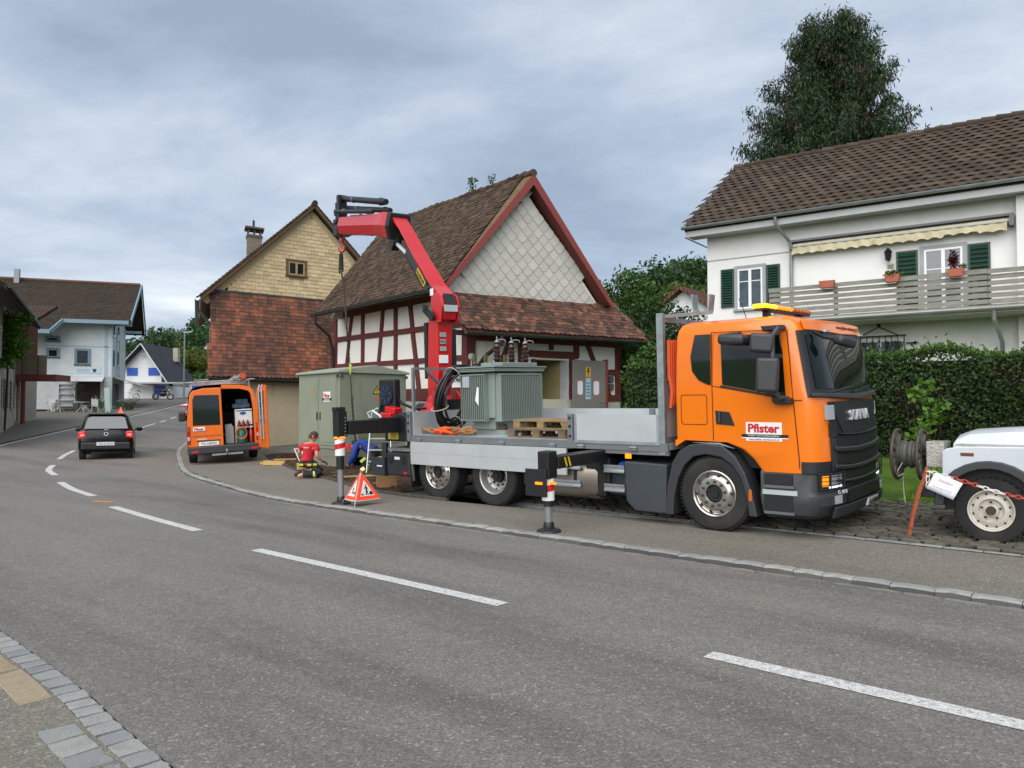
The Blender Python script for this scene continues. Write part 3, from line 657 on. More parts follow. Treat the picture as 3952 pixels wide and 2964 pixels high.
# e along the eave towards the viewer, so that e x u points out of the roof
field('roof_tile', mroof, tx((AE - .03, B1, ZE - .03)), E1, U1, 45, 33, (B1 - B0) / 45, sl / 33, tm_old, M_TILE_OLD, 110, th, jit=0.012, rot=0.03, stuff='roof_tile_field')
rt = TM()
for i in range(22):
    b_ = B0 - .05 + (B1 - B0 + .05) * i / 22; rt.cyl((AP, b_, ZP + .02 + .02 * math.sin(i)), (AP, b_ + .40, ZP + .0), 0.115, 0.095, 10)
rt.build('ridge_tiles', M_TILE_OLD, mroof, smooth=True)
# verge boards
for a0, z0 in ((AE, ZE), (AR, ZE - .06)):
    vb = TM(); sgn = 1 if a0 < AP else -1
    vb.prism([(a0, z0 - .20), (a0, z0 + .0), (AP, ZP + .0), (AP, ZP - .34)], B0 - .05, B0 - .01, 'y'); vb.build('verge_board', M_REDTRIM, mroof)
    sf = TM(); sf.prism([(a0 + sgn * .15, z0 + .04 - .1), (a0 + sgn * .15, z0 + .08 - .1), (AP, ZP - .24), (AP, ZP - .28)], B0, 0.02, 'y'); sf.build('soffit_board', M_OXBLOOD, mroof)
gutter(th, tx((AE - .09, B0 + .5, ZE - .02)), tx((AE - .09, B1 + .1, ZE - .04)), 0.085, M_ZINC)
dp = TM(); dp.tube([(AE - .09, B1 - .15, ZE - .1), (AE - .07, B1 - .1, ZE - .35), (-.35, B1 + .35, ZE - .75), (-.12, B1 + .55, ZE - 1.2), (-.1, B1 + .6, 3.2), (-.1, B1 + .6, 0.3)], 0.05, 10); dp.build('downpipe', M_COPPERP, th, smooth=True)
# white rhombic shingles on the gable
dm_w = 0.40; dm_h = 0.40
hx = [(0, 0), (.045, 0), (dm_w / 2, dm_h * .42), (dm_w / 2, dm_h * .58), (.03, dm_h), (-.03, dm_h), (-dm_w / 2, dm_h * .58), (-dm_w / 2, dm_h * .42), (-.045, 0)]
sh_me = plate('shingle', hx, 0.012, M_SHINGLE_W, lift=0.032)
def in_gable(a, b):
    z = 4.86 + b + .2; A = -0.85 + a; half_ = (8.36 - z) / 3.42 * 2.72; return abs(A - 1.98) < half_ - 0.05 and b < 3.3
field('shingle', gable, tx((-0.85, -0.012, 4.86)), world_dir(1, 0, 0), (0, 0, 1), 16, 17, dm_w * .95, dm_h * .5, sh_me, M_SHINGLE_W, 300, th, keep=in_gable, jit=.002, rot=.004, stuff='shingle_field')
fl = TM(); fl.box(-0.75, 4.75, -0.06, 0.02, 4.86, 4.92); fl.build('flashing', mat('black flashing', '1d1d1d', 0.6), gable)
# lower roof across the front
KA0, KA1, KZ0, KZ1, KB = -0.75, 5.75, 3.86, 4.90, -1.0
kr = TM(); v = [(KA0, KB, KZ0), (KA1, KB, KZ0 + .02), (KA1 - .6, 0.02, KZ1), (KA0 + .15, 0.02, KZ1)]
kr.add([(p[0], p[1], p[2] - .1) for p in v] + v, [(3, 2, 1, 0), (4, 5, 6, 7), (0, 1, 5, 4), (1, 2, 6, 5), (2, 3, 7, 6), (3, 0, 4, 7)])
kroof = kr.build('porch_roof', M_OXBLOOD, th)
EK = world_dir(1, 0, 0); UK = world_dir(0, -KB, KZ1 - KZ0); kl = UK.length
tm_red = biber(0.172, 0.30, 0.016, M_TILE_RED)
# the frame is sheared: e and the true slope direction
nK = 38
def keepK(a, b): t = b / kl; return 0.16 * t - .04 < a < (KA1 - KA0) - .1 - 0.5 * t
field('roof_tile', kroof, tx((KA0, KB - .04, KZ0 - .02)), EK, (-0.515 * 1.0, 0.857 * 1.0, 1.13), nK, 11, (KA1 - KA0) / nK, kl / 10.6, tm_red, M_TILE_RED, 190, th, keep=keepK, jit=.012, rot=.03, stuff='roof_tile_field')
gutter(th, tx((KA0 - .02, KB - .09, KZ0 - .06)), tx((KA1 + .06, KB - .09, KZ0 - .04)), 0.08, M_ZINC)
for k in range(8):
    rf = TM(); rf.bar((0.2 + k * .76, KB + .05, KZ0 - .1), (0.2 + k * .76, 0.05, KZ1 - .17), .09, .1); rf.build('rafter', M_OXBLOOD, kroof)
eb = TM(); eb.box(KA0 + .1, KA1 - .1, -.12, -.02, 3.79, 3.93); eb.build('wall_plate', M_OXBLOOD, kroof)
dp = TM(); dp.tube([(0.35, KB - .09, KZ0 - .12), (0.35, KB - .06, KZ0 - .35), (0.28, -.45, 3.2), (0.25, -.15, 2.9), (0.25, -.12, 2.4), (0.25, -.12, 0.3)], 0.06, 10); dp.build('downpipe', M_COPPERP, th, smooth=True)
# weeds on the ridge are added with the plants

# ---------------------------------------------------------------- yellow shingled house
yh = thing('yellow_house', 'old house with yellow shingled gable above a hung skirt of red tiles', 'house', (-11.15, 28.0, 0), R(39.2))
YA, YE, YZE, YZP = 3.92, -0.48, 5.72, 9.86
def YM(): return MB(lambda p: (p[0] + .31 * max(0.0, p[1]), p[1], p[2]))
mb = YM(); mb.box(0, 7.9, 0, 9.0, 0, 3.0); mb.build('plaster_wall', M_YWALL, yh)
mb = YM(); mb.box(0.0, 7.9, 0.02, 9.0, 3.0, 5.55); mb.build('upper_wall', M_SHINGLE_Y, yh)
mb = YM(); mb.prism([(0, 5.55), (7.9, 5.55), (YA, YZP - .36)], 0.02, 0.25, 'y'); yg = mb.build('gable', M_SHINGLE_Y, yh)
mb = YM(); mb.prism([(0, 5.55), (7.9, 5.55), (YA, YZP - .36)], 8.6, 8.9, 'y'); mb.build('gable', M_SHINGLE_Y, yh)
rs = plate('shingle', [(-.145, 0), (.145, 0), (.145, .24), (-.145, .24)], .012, M_SHINGLE_Y, lift=.026)
def in_yg(a, b):
    z = 6.12 + b + .16
    if z > YZP - .3: return False
    k = (YZP - .42 - z) / (YZP - YZE) * 4.4
    return abs(a - YA) < k and not (2.85 < a < 3.75 and 6.75 < z < 7.72)
field('shingle', yg, (0, 0.008, 6.12), (1, 0, 0), (0, 0, 1), 27, 24, .30, .15, rs, M_SHINGLE_Y, 300, yh, keep=in_yg, jit=.003, rot=.004, stuff='shingle_field', pick=lambda a, b: 1 if a > 5.6 else 0)
# shingles up the rake and on the wall left of the skirt
mb = MB(); dz = YZP - YZE
for sg_ in (-1, 1): mb.prism([(YA + sg_ * 4.05, YZE - .15), (YA + sg_ * 4.28, YZE - .02), (YA, YZP - .12), (YA, YZP - .42)], -.03, 0.012, 'y')
mb.build('rake_shingles', M_SHINGLE_Y, yg)
mb = YM(); mb.prism([(YA - 4.4, YZE - .1), (YA, YZP - .1), (YA + 4.4, YZE - .1), (YA + 4.4, YZE + .06), (YA, YZP + .06), (YA - 4.4, YZE + .06)], -.32, 9.2, 'y'); yroof = mb.build('roof', M_OLDWOOD, yh)
mb = MB()
for k in range(34):
    for sg_ in (-1, 1):
        t = k / 34; mb.obox((YA + sg_ * 4.42 * (1 - t) - sg_ * .02, -.2, YZE + .09 + (YZP - YZE) * t), (.16, .30, .05), Euler((0, R(-sg_ * 36 * -1), 0)))
mb.build('verge_tiles', M_TILE_OLD, yroof)
mb = YM(); mb.cyl((YA, -.36, YZP + .08), (YA, 9.2, YZP + .08), .12, n=10); mb.build('ridge_tiles', M_TILE_OLD, yroof)
mb = YM()
for sg_ in (-1, 1): mb.prism([(YA + sg_ * 4.4, YZE + .07), (YA, YZP + .07), (YA, YZP + .11), (YA + sg_ * 4.4, YZE + .11)], -.34, 9.2, 'y')
mb.build('tile_covering', M_TILE_OLD, yroof)
window(yh, 2.95, 3.62, 7.0, 7.52, -.03, frame=M_RAWWOOD, surround=M_OLDWOOD, glass=M_GLASS, sill=M_OLDWOOD, fw=.05, sw=.09)
gutter(yh, (YA - 4.5, -.32, YZE - .02), (YA - 4.5 + 2.85, 9.2, YZE - .02), .09, M_ZINC)
mb = MB(); mb.tube([(YA - 4.5, -.2, YZE - .08), (YA - 4.45, -.15, YZE - .35), (-.02, -.06, YZE - .95), (.0, -.05, YZE - 1.0)], .06, 8); mb.build('downpipe', M_ZINC, yh, smooth=True)
# tile-hung skirt: a real battered frame with tiles
mb = MB(); v = [(-.25, -.55, 2.9), (7.9, -.55, 2.9), (7.9, -.02, 6.06), (.05, -.02, 6.06), (-.1, 0.0, 2.9), (7.9, 0.0, 2.9)]
mb.add(v, [(0, 1, 2, 3), (0, 4, 5, 1), (0, 3, 4), (1, 5, 2), (4, 3, 2, 5)]); skirt = mb.build('tile_skirt', M_OLDWOOD, yh)
tm_h = biber(0.178, 0.26, 0.016, M_TILE_HUNG, arc=.04, name='hung_tile')
US = Vector((0, .53, 3.16))
def keepS(a, b): return 0.09 * b < a < 8.0
field('hung_tile', skirt, (-.25, -.56, 2.86), (1, 0, 0), US, 46, 23, .18, US.length / 23, tm_h, M_TILE_HUNG, 300, yh, keep=keepS, half=False, jit=.008, rot=.018, stuff='hung_tile_field', pick=lambda a, b: 1 if a > 4.6 else 0)
mb = MB(); mb.box(.0, 7.9, -.09, .0, 6.07, 6.13); mb.build('flashing', mat('lead flashing', '3f4448', .6), skirt)
mb = MB(); mb.box(-.2, 7.9, -.5, -.42, 2.7, 2.92); mb.build('eave_board', mat('dark weathered board', '3c3a37', .8, var=.3), skirt)
gutter(yh, (-.35, -.62, 2.84), (7.8, -.62, 2.80), .075, M_ZINC)
# chimney
mb = YM(); mb.box(1.4, 2.0, 1.4, 2.0, 7.0, 8.72); ch = mb.build('chimney', custom('chimney brick', lambda t: t.l(t.n('ShaderNodeTexBrick', {'Vector': t.n('ShaderNodeMapping', {'Vector': t.n('ShaderNodeTexCoord').outputs['Object'], 'Rotation': (R(90), 0, 0)}).outputs[0], 'Color1': (.20, .17, .13, 1), 'Color2': (.13, .11, .09, 1), 'Mortar': (.27, .25, .21, 1), 'Scale': 4.0, 'Mortar Size': .02, 'Row Height': .25, 'Brick Width': .6}).outputs['Color'], t.b.inputs['Base Color']), .9), yroof)
mb = YM()
for x_ in (1.42, 1.67, 1.92):
    for y_ in (1.42, 1.92): mb.box(x_, x_ + .06, y_, y_ + .06, 8.7, 8.95)
mb.box(1.31, 2.09, 1.3, 2.1, 8.95, 9.02); mb.box(1.37, 2.03, 1.37, 2.03, 8.62, 8.70); mb.build('chimney_cap', mat('grey concrete', '5e5a52', .9, var=.2), ch)
mb = YM(); mb.cyl((1.67, 1.7, 9.0), (1.67, 1.7, 9.12), .1, .05, 10); mb.cyl((1.67, 1.7, 9.1), (1.67, 1.7, 9.36), .045, n=8); mb.build('chimney_pipe', M_BLACKI, ch)

# ---------------------------------------------------------------- white house with balcony
wh = thing('white_house', 'white rendered house with dark green shutters, long wooden balcony and brown tiled roof', 'house', (6.21, 24.0, 0), R(-35.9))
mb = MB(); mb.box(0, 8.2, 0, 8.0, 0.8, 7.2); mb.box(8.2, 13, -.25, 8.0, 0.8, 7.1); mb.prism([(0.01, 7.2), (7.99, 7.2), (4.0, 10.0)], 0.02, 0.2, 'x'); mb.build('wall', M_WHITEW, wh)
mb = MB(); mb.box(-.002, 8.1, -.006, .0, 6.36, 6.40); mb.build('string_line', M_GREYTRIM, wh)
# roof
RY0, RZ0, RY1, RZ1 = -0.62, 7.42, 4.0, 10.45; RX0, RX1 = -0.5, 13.5
mb = MB()
for (ya, za, yb, zb_) in ((RY0, RZ0, RY1, RZ1), (8.62, RZ0, RY1, RZ1)):
    v = [(RX0, ya, za), (RX1, ya, za), (RX1, yb, zb_), (RX0, yb, zb_)]; mb.add([(p[0], p[1], p[2] - .14) for p in v] + v, [(3, 2, 1, 0), (4, 5, 6, 7), (0, 1, 5, 4), (1, 2, 6, 5), (2, 3, 7, 6), (3, 0, 4, 7)])
wroof = mb.build('roof', M_TILE_CONC, wh)
wv = wave(0.315, 0.40, .014, M_TILE_CONC); UW = Vector((0, RY1 - RY0, RZ1 - RZ0))
field('roof_tile', wroof, (RX0 - .02, RY0 - .03, RZ0), (1, 0, 0), UW, 46, 17, .305, UW.length / 17, wv, M_TILE_CONC, 300, wh, half=True, jit=.005, rot=.010, stuff='roof_tile_field', pick=lambda a, b: 1 if a > 9.6 else 0)
rt = MB()
for i in range(36): x_ = RX0 + i * .385; rt.cyl((x_, RY1, RZ1 + .055), (x_ + .41, RY1, RZ1 + .035), .13, .11, 10)
rt.build('ridge_tiles', M_TILE_CONC, wroof, smooth=True)
M_LGREY = mat('pale grey paint', 'a2a6a5', .5, var=.06)
mb = MB(); mb.box(RX0 + .02, RX1, RY0 + .02, RY0 + .05, 7.10, 7.33); mb.build('fascia', M_LGREY, wroof)
mb = MB(); mb.box(RX0 + .05, RX1, RY0 + .05, -.002, 7.12, 7.15); mb.build('soffit', mat('soffit boards', 'b8b7b2', .7, var=.06), wroof)
mb = MB(); mb.box(RX0 - .03, RX0 + .02, RY0 + .02, 4.0, 7.1, 7.12); mb.build('verge_trim', M_LGREY, wroof)
gutter(wh, (RX0 - .05, RY0 - .1, RZ0 - .02), (RX1, RY0 - .1, RZ0 - .0), .085, mat('pale zinc', '8d9492', .4, .5, var=.15))
mb = MB(); mb.tube([(2.35, RY0 - .1, RZ0 - .1), (2.35, RY0 - .07, 7.15), (2.4, RY0 + .05, 7.0), (2.6, -.14, 6.65), (2.62, -.09, 6.45), (2.62, -.09, 1.2)], .05, 10); mb.build('downpipe', mat('pale zinc', '8d9492'), wh, smooth=True)
w1 = window(wh, 0.98, 1.75, 4.78, 6.02, -.0, surround=M_GREYTRIM, sill=M_GREYTRIM, bars=1)
w2 = window(wh, 6.1, 7.0, 4.3, 6.0, -.0, surround=M_GREYTRIM, bars=1)
for q in ((0.45, 0.86, 4.86, 6.06), (1.87, 2.27, 4.86, 6.06), (5.42, 5.95, 4.28, 6.03), (7.12, 7.62, 4.28, 6.03), (8.6, 9.1, 4.28, 6.0)): shutter(wh, *q, -.0)
# awning box with scalloped valance
mb = MB(); mb.box(2.62, 8.15, -.22, -.0, 6.62, 6.68); mb.box(2.62, 2.70, -.3, 0, 6.38, 6.6); mb.box(8.05, 8.15, -.3, 0, 6.35, 6.6); aw = mb.build('awning', mat('awning rail', '5a5c5e', .5, .3), wh)
mb = MB(); mb.cyl((2.68, -.13, 6.5), (8.08, -.13, 6.5), .07, n=10); mb.build('fabric_roll', mat('cream awning cloth', 'b8ae90', .9, var=.2, vs=3), aw)
vm = MB(); vs = []; x_ = 2.68; N = 108
for i in range(N + 1):
    xx = 2.68 + (8.0 - 2.68) * i / N; lo = 6.22 + .045 * abs(math.sin(i / N * math.pi * 18)) + (.04 if 6.6 < xx < 7.4 else 0); vs += [(xx, -.24 + .015 * math.sin(i * 1.1), 6.47), (xx, -.27 + .02 * math.sin(i * .9), lo)]
vm.add(vs, [(2 * i, 2 * i + 1, 2 * i + 3, 2 * i + 2) for i in range(N)]); vo = vm.build('valance', mat('cream awning cloth', 'a89c78'), aw); sdm = vo.modifiers.new('solid', 'SOLIDIFY'); sdm.thickness = .006
mb = MB(); mb.box(2.68, 8.02, -.27, -.22, 6.46, 6.5); mb.build('front_rail', M_LGREY, aw)
# lantern and plaque
mb = MB(); mb.cyl((5.24, -.16, 5.80), (5.24, -.16, 6.02), .07, .1, 6); mb.cyl((5.24, -.16, 6.02), (5.24, -.16, 6.14), .12, .02, 6); mb.bar((5.24, 0, 5.82), (5.24, -.16, 5.78), .03, .03); mb.build('wall_lantern', M_BLACKI, wh)
mb = MB(); mb.prism([(5.18, 5.4), (5.24, 5.36), (5.32, 5.36), (5.38, 5.4), (5.38, 5.75), (5.18, 5.75)], -.03, 0, 'y'); pq = mb.build('wall_plaque', mat('plaque white', 'b9b6ae', .6), wh)
mb = MB(); mb.box(5.2, 5.36, -.034, -.031, 5.58, 5.7); mb.box(5.24, 5.32, -.034, -.031, 5.40, 5.47); mb.build('plaque_print', mat('grey brown print', '7a7468', .7), pq)
# balcony
BY = -1.35
mb = MB(); mb.box(2.4, 12.9, BY - .05, 0, 4.06, 4.2); mb.build('balcony_slab', mat('slab edge', 'a9a8a2', .8, var=.12), wh)
gutter(wh, (2.4, BY - .1, 4.15), (12.9, BY - .1, 4.17), .07, mat('pale zinc', '8d9492'), 'slab_gutter')
mb = MB(); mb.tube([(7.75, BY - .1, 4.1), (7.75, BY - .06, 3.9), (7.85, -.2, 3.4), (7.85, -.1, 3.2), (7.85, -.1, 1.0)], .05, 10); mb.build('downpipe', mat('pale zinc', '8d9492'), wh, smooth=True)
bal = MB().box(2.35, 12.9, BY + .045, BY + .12, 4.2, 4.26).build('balcony', M_GREYWOOD, wh); px = 2.5
while px < 12: MB().box(px - .05, px + .05, BY + .045, BY + .13, 4.26, 5.02).build('post', M_GREYWOOD, bal); px += 1.62
bd = MB().box(0, 5.28, -.02, .02, -.055, .055).mesh('board', M_GREYWOOD)
for k, z_ in enumerate((4.33, 4.48, 4.63, 4.78, 4.93, 5.06)):
    for j, x_ in enumerate((2.35, 7.64)): mesh_obj('board', bd, bal, Matrix.LocRotScale(Vector((x_, BY + .02 - (.06 if k == 5 else 0), z_)), Euler((R(8) if k < 5 else R(10), R(random.uniform(-.25, .25)), 0)), None))
window(wh, 4.35, 5.6, 2.55, 3.62, 0, frame=M_PVC, surround=None, glass=M_GLASS, mullion=1)
gr = MB()
for x_ in np.linspace(4.35, 5.6, 9): gr.cyl((x_, -.12, 2.5), (x_, -.12, 3.72), .012, n=5)
for x_ in np.linspace(4.35, 5.35, 6):
    gr.cyl((x_, -.12, 2.6), (x_ + .25, -.12, 3.6), .009, n=5); gr.cyl((x_ + .25, -.12, 2.6), (x_, -.12, 3.6), .009, n=5)
gr.bar((4.3, -.12, 3.72), (5.65, -.12, 3.72), .03, .03); gr.tube([(4.5, -.12, 3.74), (4.7, -.12, 3.84), (4.97, -.12, 3.98), (5.24, -.12, 3.84), (5.44, -.12, 3.74)], .014, 6); gr.ball((4.97, -.12, 4.02), .05, 8, 6)
gr.cyl((5.65, -.12, 3.5), (5.85, -.12, 3.5), .02, n=6); gr.ball((5.87, -.12, 3.5), .045, 8, 6); gr.build('window_grille', M_BLACKI, wh)

# ---------------------------------------------------------------- crane truck (local: +x forward, +y away from the road, z up)
M_ORANGE = mat('orange truck paint', 'dc6d00', 0.25, 0.0, var=0.03, vs=1.5, coat=0.4, dirt=0.04)
M_DPLAS = mat('dark grey plastic', '2b2d30', 0.5, var=0.08, vs=5, bump=.08, bs=300, bd=.002)
M_BPLAS = mat('black plastic', '17181a', 0.45, var=0.1)
M_CHAS = mat('chassis black', '131416', 0.55, 0.1, var=0.3, vs=4, dirt=.25)
M_GUN = mat('gunmetal trim', '37393b', 0.38, 0.3)
M_CHROME = mat('chrome letters', 'd0d3d6', 0.3, 0.35)
M_ALU = mat('brushed aluminium', 'a4a8ab', 0.42, 0.75, var=0.08, vs=1.6, rv=.1)
M_ALUP = mat('anodised aluminium panel', 'b4b8b9', 0.42, 0.35, var=0.06, vs=1.1, rv=.08, dirt=.1)
M_GALV = mat('galvanised steel', '8d9496', 0.48, 0.7, var=0.18, vs=9)
M_STEELG = mat('grey painted steel', '6d7173', 0.45, 0.3, var=0.1)
M_RUB = mat('tyre rubber', '191919', 0.85, var=0.2, vs=6, bump=.25, bs=60, bd=.004, dirt=.3)
M_RIM = mat('polished alloy rim', 'b0aca5', 0.28, 0.9, var=0.1, vs=6, rv=.08)
M_RIMD = mat('grey steel rim', '9a9994', 0.4, 0.6, var=0.12, vs=5, dirt=.2)
M_TGLASS = mat('tinted cab glass', '0d1514', 0.03, spec=0.9)
M_WSGLASS = mat('green windscreen glass', '0a1512', 0.02, spec=.22)
M_LAMPC = mat('clear lamp', 'b9bfc4', 0.08, 0.3, spec=.9)
M_AMBER = mat('amber lamp', 'd87a10', 0.2, emit='ff8a10', es=.4)
M_AMBERL = mat('lit amber beacon', 'ffa01a', 0.2, emit='ff9410', es=1.7)
M_AMBERO = mat('amber lens', 'b05a12', 0.25)
M_RED = mat('crane red paint', 'b20a14', 0.3, var=0.04, vs=2, coat=.35, dirt=.06)
M_BLK = mat('crane black', '121315', 0.42, var=.15)
M_WHITE = mat('white sticker', 'd8d8d6', 0.4); M_SRED = mat('sticker red', 'b8101e', 0.4); M_SBLK = mat('sticker black', '121212', 0.4)
M_HIVIS = mat('reflective white', 'd6d6d2', 0.4); M_HIRED = mat('reflective red', 'b4141a', 0.4)
truck = thing('crane_truck', 'orange three-axle flatbed truck with red loading crane and amber beacons parked on the pavement', 'truck', (3.52, 11.15, 0.134), R(-40.5), rx=R(2.0))
T = truck
def se(y, n=4.0): return (max(0.0, 1 - abs(y) ** n)) ** (1 / n)
def lerpt(tab, z):
    for (z0, a), (z1, b) in zip(tab, tab[1:]):
        if z <= z1: return a + (b - a) * max(0, min(1, (z - z0) / (z1 - z0)))
    return tab[-1][1]
XF = [(.2, 1.42), (.45, 1.49), (.97, 1.50), (1.72, 1.46), (1.88, 1.42), (2.62, 1.27), (2.76, 1.23), (2.83, 1.1)]
XC = [(.2, 1.07), (.97, 1.07), (1.72, 1.06), (1.88, 1.04), (2.62, .98), (2.83, .9)]
def front(phi, z, off=0.0, hw=1.25):
    s_, c_ = math.sin(phi * math.pi / 2), math.cos(phi * math.pi / 2); n = 0.5
    return (lerpt(XC, z) + (lerpt(XF, z) + off - lerpt(XC, z)) * abs(c_) ** n, (hw + off) * math.copysign(abs(s_) ** n, s_), z)
def phi_of(y, hw=1.25): return math.copysign(math.asin(min(1, (abs(y) / hw) ** 2)) / (math.pi / 2), y)
def fpatch(y0, y1, z0, z1, off, th, name, mt, parent=T, nz=6, ny=16, zf=None, bevel=0, label=None):
    """a piece that follows the curved cab front; zf(y) optionally bends its lower/upper edge"""
    mb = MB(); p0, p1 = phi_of(y0), phi_of(y1); lay = []
    for o in (off - th, off):
        g_ = []
        for j in range(nz + 1):
            r_ = []
            for i in range(ny + 1):
                ph = p0 + (p1 - p0) * i / ny; yy = front(ph, 1)[1]; a, b = (zf(yy) if zf else (z0, z1)); r_.append(front(ph, a + (b - a) * j / nz, o))
            g_.append(r_)
        lay.append(g_)
    W = ny + 1; Hh = nz + 1; N = W * Hh; mb.v = [p for g_ in lay for r_ in g_ for p in r_]
    for k in (0, 1):
        for j in range(nz):
            for i in range(ny): mb.f.append((k * N + j * W + i, k * N + j * W + i + 1, k * N + (j + 1) * W + i + 1, k * N + (j + 1) * W + i))
    for j in range(nz):
        for i in (0, ny): a = j * W + i; mb.f.append((a, a + W, N + a + W, N + a))
    for i in range(ny):
        for j in (0, nz): a = j * W + i; mb.f.append((a, a + 1, N + a + 1, N + a))
    mb.m = [0] * len(mb.f); return mb.build(name, mt, parent, smooth=True, bevel=bevel, label=label)
# shell
lev = [(.84, .66, 0), (1.0, .54, 0), (1.12, .38, 0), (1.2, .16, 0), (1.215, -.55, 0), (1.5, -.55, 0), (1.78, -.55, 0), (1.9, -.55, 0), (2.3, -.54, 0.01), (2.62, -.53, .025), (2.72, -.51, .045), (2.79, -.47, .09), (2.83, -.38, .18)]
secs = []
for z, xr, ins in lev:
    hw = 1.25 - ins; s_ = []
    nf = 22
    for i in range(nf + 1):
        ph = -1 + 2 * i / nf; q = front(ph, z, -ins * .8); s_.append((q[0], max(-hw, min(hw, q[1])), z))
    s_ += [(xr + .07, hw, z), (xr + .02, hw - .02, z), (xr, hw - .08, z), (xr, 0, z), (xr, -hw + .08, z), (xr + .02, -hw + .02, z), (xr + .07, -hw, z)]
    secs.append(s_)
mb = MB(); mb.loft(secs); cab = mb.build('cab', M_ORANGE, T, smooth=32)
for a, b in ((-1.25, -1.0), (1.0, 1.25)): MB().prism([(-.55, 1.12), (-.4, 1.215), (-.55, 1.215)], a, b, 'y').build('cab_rear_corner', M_ORANGE, cab)
# sun-visor brow of the roof over the windscreen
fpatch(-1.13, 1.13, 2.62, 2.80, .03, .06, 'roof_brow', M_ORANGE, cab, zf=lambda y: (2.60 + .02 * abs(y), 2.78 - .02 * abs(y)), bevel=.012)
text('www.pfister-starkstrom.ch', .07, cab, front(phi_of(.35), 2.69, .036), (0.0, 1, 0), (-.3, 0, 1), mat('dark red print', '7a1c10', .5), 'web_lettering', .002, fit=1.0)
for y_ in (-.62, .8): MB().obox(front(phi_of(y_), 2.62, .05), (.04, .14, .025)).build('marker_lamp', M_LAMPC, cab)
# windscreen and black surround
fpatch(-1.225, 1.225, 1.78, 2.62, .008, .02, 'windscreen_surround', M_BPLAS, cab, nz=8, ny=26)
ws = fpatch(-1.13, 1.13, 1.84, 2.57, .016, .01, 'windscreen', M_WSGLASS, cab, nz=8, ny=26, zf=lambda y: (1.86 + .03 * abs(y), 2.56))
for y0_, y1_ in ((-.95, -.1), (-.1, .75)):
    mb = MB(); mb.tube([front(phi_of(y0_), 1.83, .04), front(phi_of((y0_ + y1_) / 2), 1.87, .035), front(phi_of(y1_), 1.90, .03)], .012, 6); mb.build('wiper', M_BPLAS, ws)
fpatch(-1.2, 1.2, 1.74, 1.84, .05, .06, 'scuttle', M_DPLAS, cab, nz=3, zf=lambda y: (1.73 + .05 * abs(y), 1.80 + .03 * abs(y)), bevel=.01)
fpatch(-.97, .97, .84, 1.72, .012, .02, 'grille_backing', M_BPLAS, cab, nz=6, ny=16)
# grille stack
gp_ = fpatch(-.86, .86, 1.30, 1.74, .022, .03, 'grille_panel', M_GUN, cab, zf=lambda y: (1.30 if abs(y) < .62 else 1.30 + (abs(y) - .62) * 1.2, 1.72))
text('SCANIA', .135, gp_, front(0, 1.53, .034), (0, 1, 0), (-.03, 0, 1), M_CHROME, 'badge_lettering', .014, fit=.80)
M_MESH = custom('black grille mesh', lambda t: (t.l(t.ramp(t.n('ShaderNodeTexVoronoi', {'Vector': t.n('ShaderNodeTexCoord').outputs['Object'], 'Scale': 28.0}, feature='DISTANCE_TO_EDGE').outputs['Distance'], [(0.05, '2e2f31'), (0.14, '050505')]), t.b.inputs['Base Color'])), .5)
for z0, z1, w in ((1.13, 1.28, .82), (.90, 1.05, .84), (.72, .83, .80), (.62, .68, .78)):
    fpatch(-w, w, z0, z1, .015, .02, 'grille_mesh', M_MESH, gp_)
for z0, z1, w in ((1.06, 1.13, .92), (.84, .90, .94), (.68, .72, .9), (1.28, 1.30, .8)):
    fpatch(-w, w, z0, z1, .05, .05, 'grille_bar', M_GUN, gp_, nz=3, zf=lambda y, z0=z0, z1=z1: (z0 - .05 * (1 - (abs(y) / .94) ** 2) + .05 , z1 - .05 * (1 - (abs(y) / .94) ** 2) + .04), bevel=.012)
for sgn in (-1, 1):
    a, b = sorted((sgn * .86, sgn * 1.06)); fpatch(a, b, 1.5, 1.68, .024, .03, 'position_lamp', M_LAMPC, cab, nz=3, ny=6)
    a, b = sorted((sgn * .84, sgn * 1.0)); fpatch(a, b, 1.28, 1.46, .02, .03, 'side_vent', M_MESH, cab, nz=3, ny=6)
    a, b = sorted((sgn * .85, sgn * .99)); fpatch(a, b, .86, 1.26, .02, .03, 'grille_cheek', M_GUN, cab, nz=3, ny=6)
for sgn in (-1, 1):
    a, b = sorted((sgn * 1.249, sgn * .70)); fpatch(a, b, .84, .985, .006, .03, 'lamp_housing', M_BPLAS, cab, nz=3, ny=12)
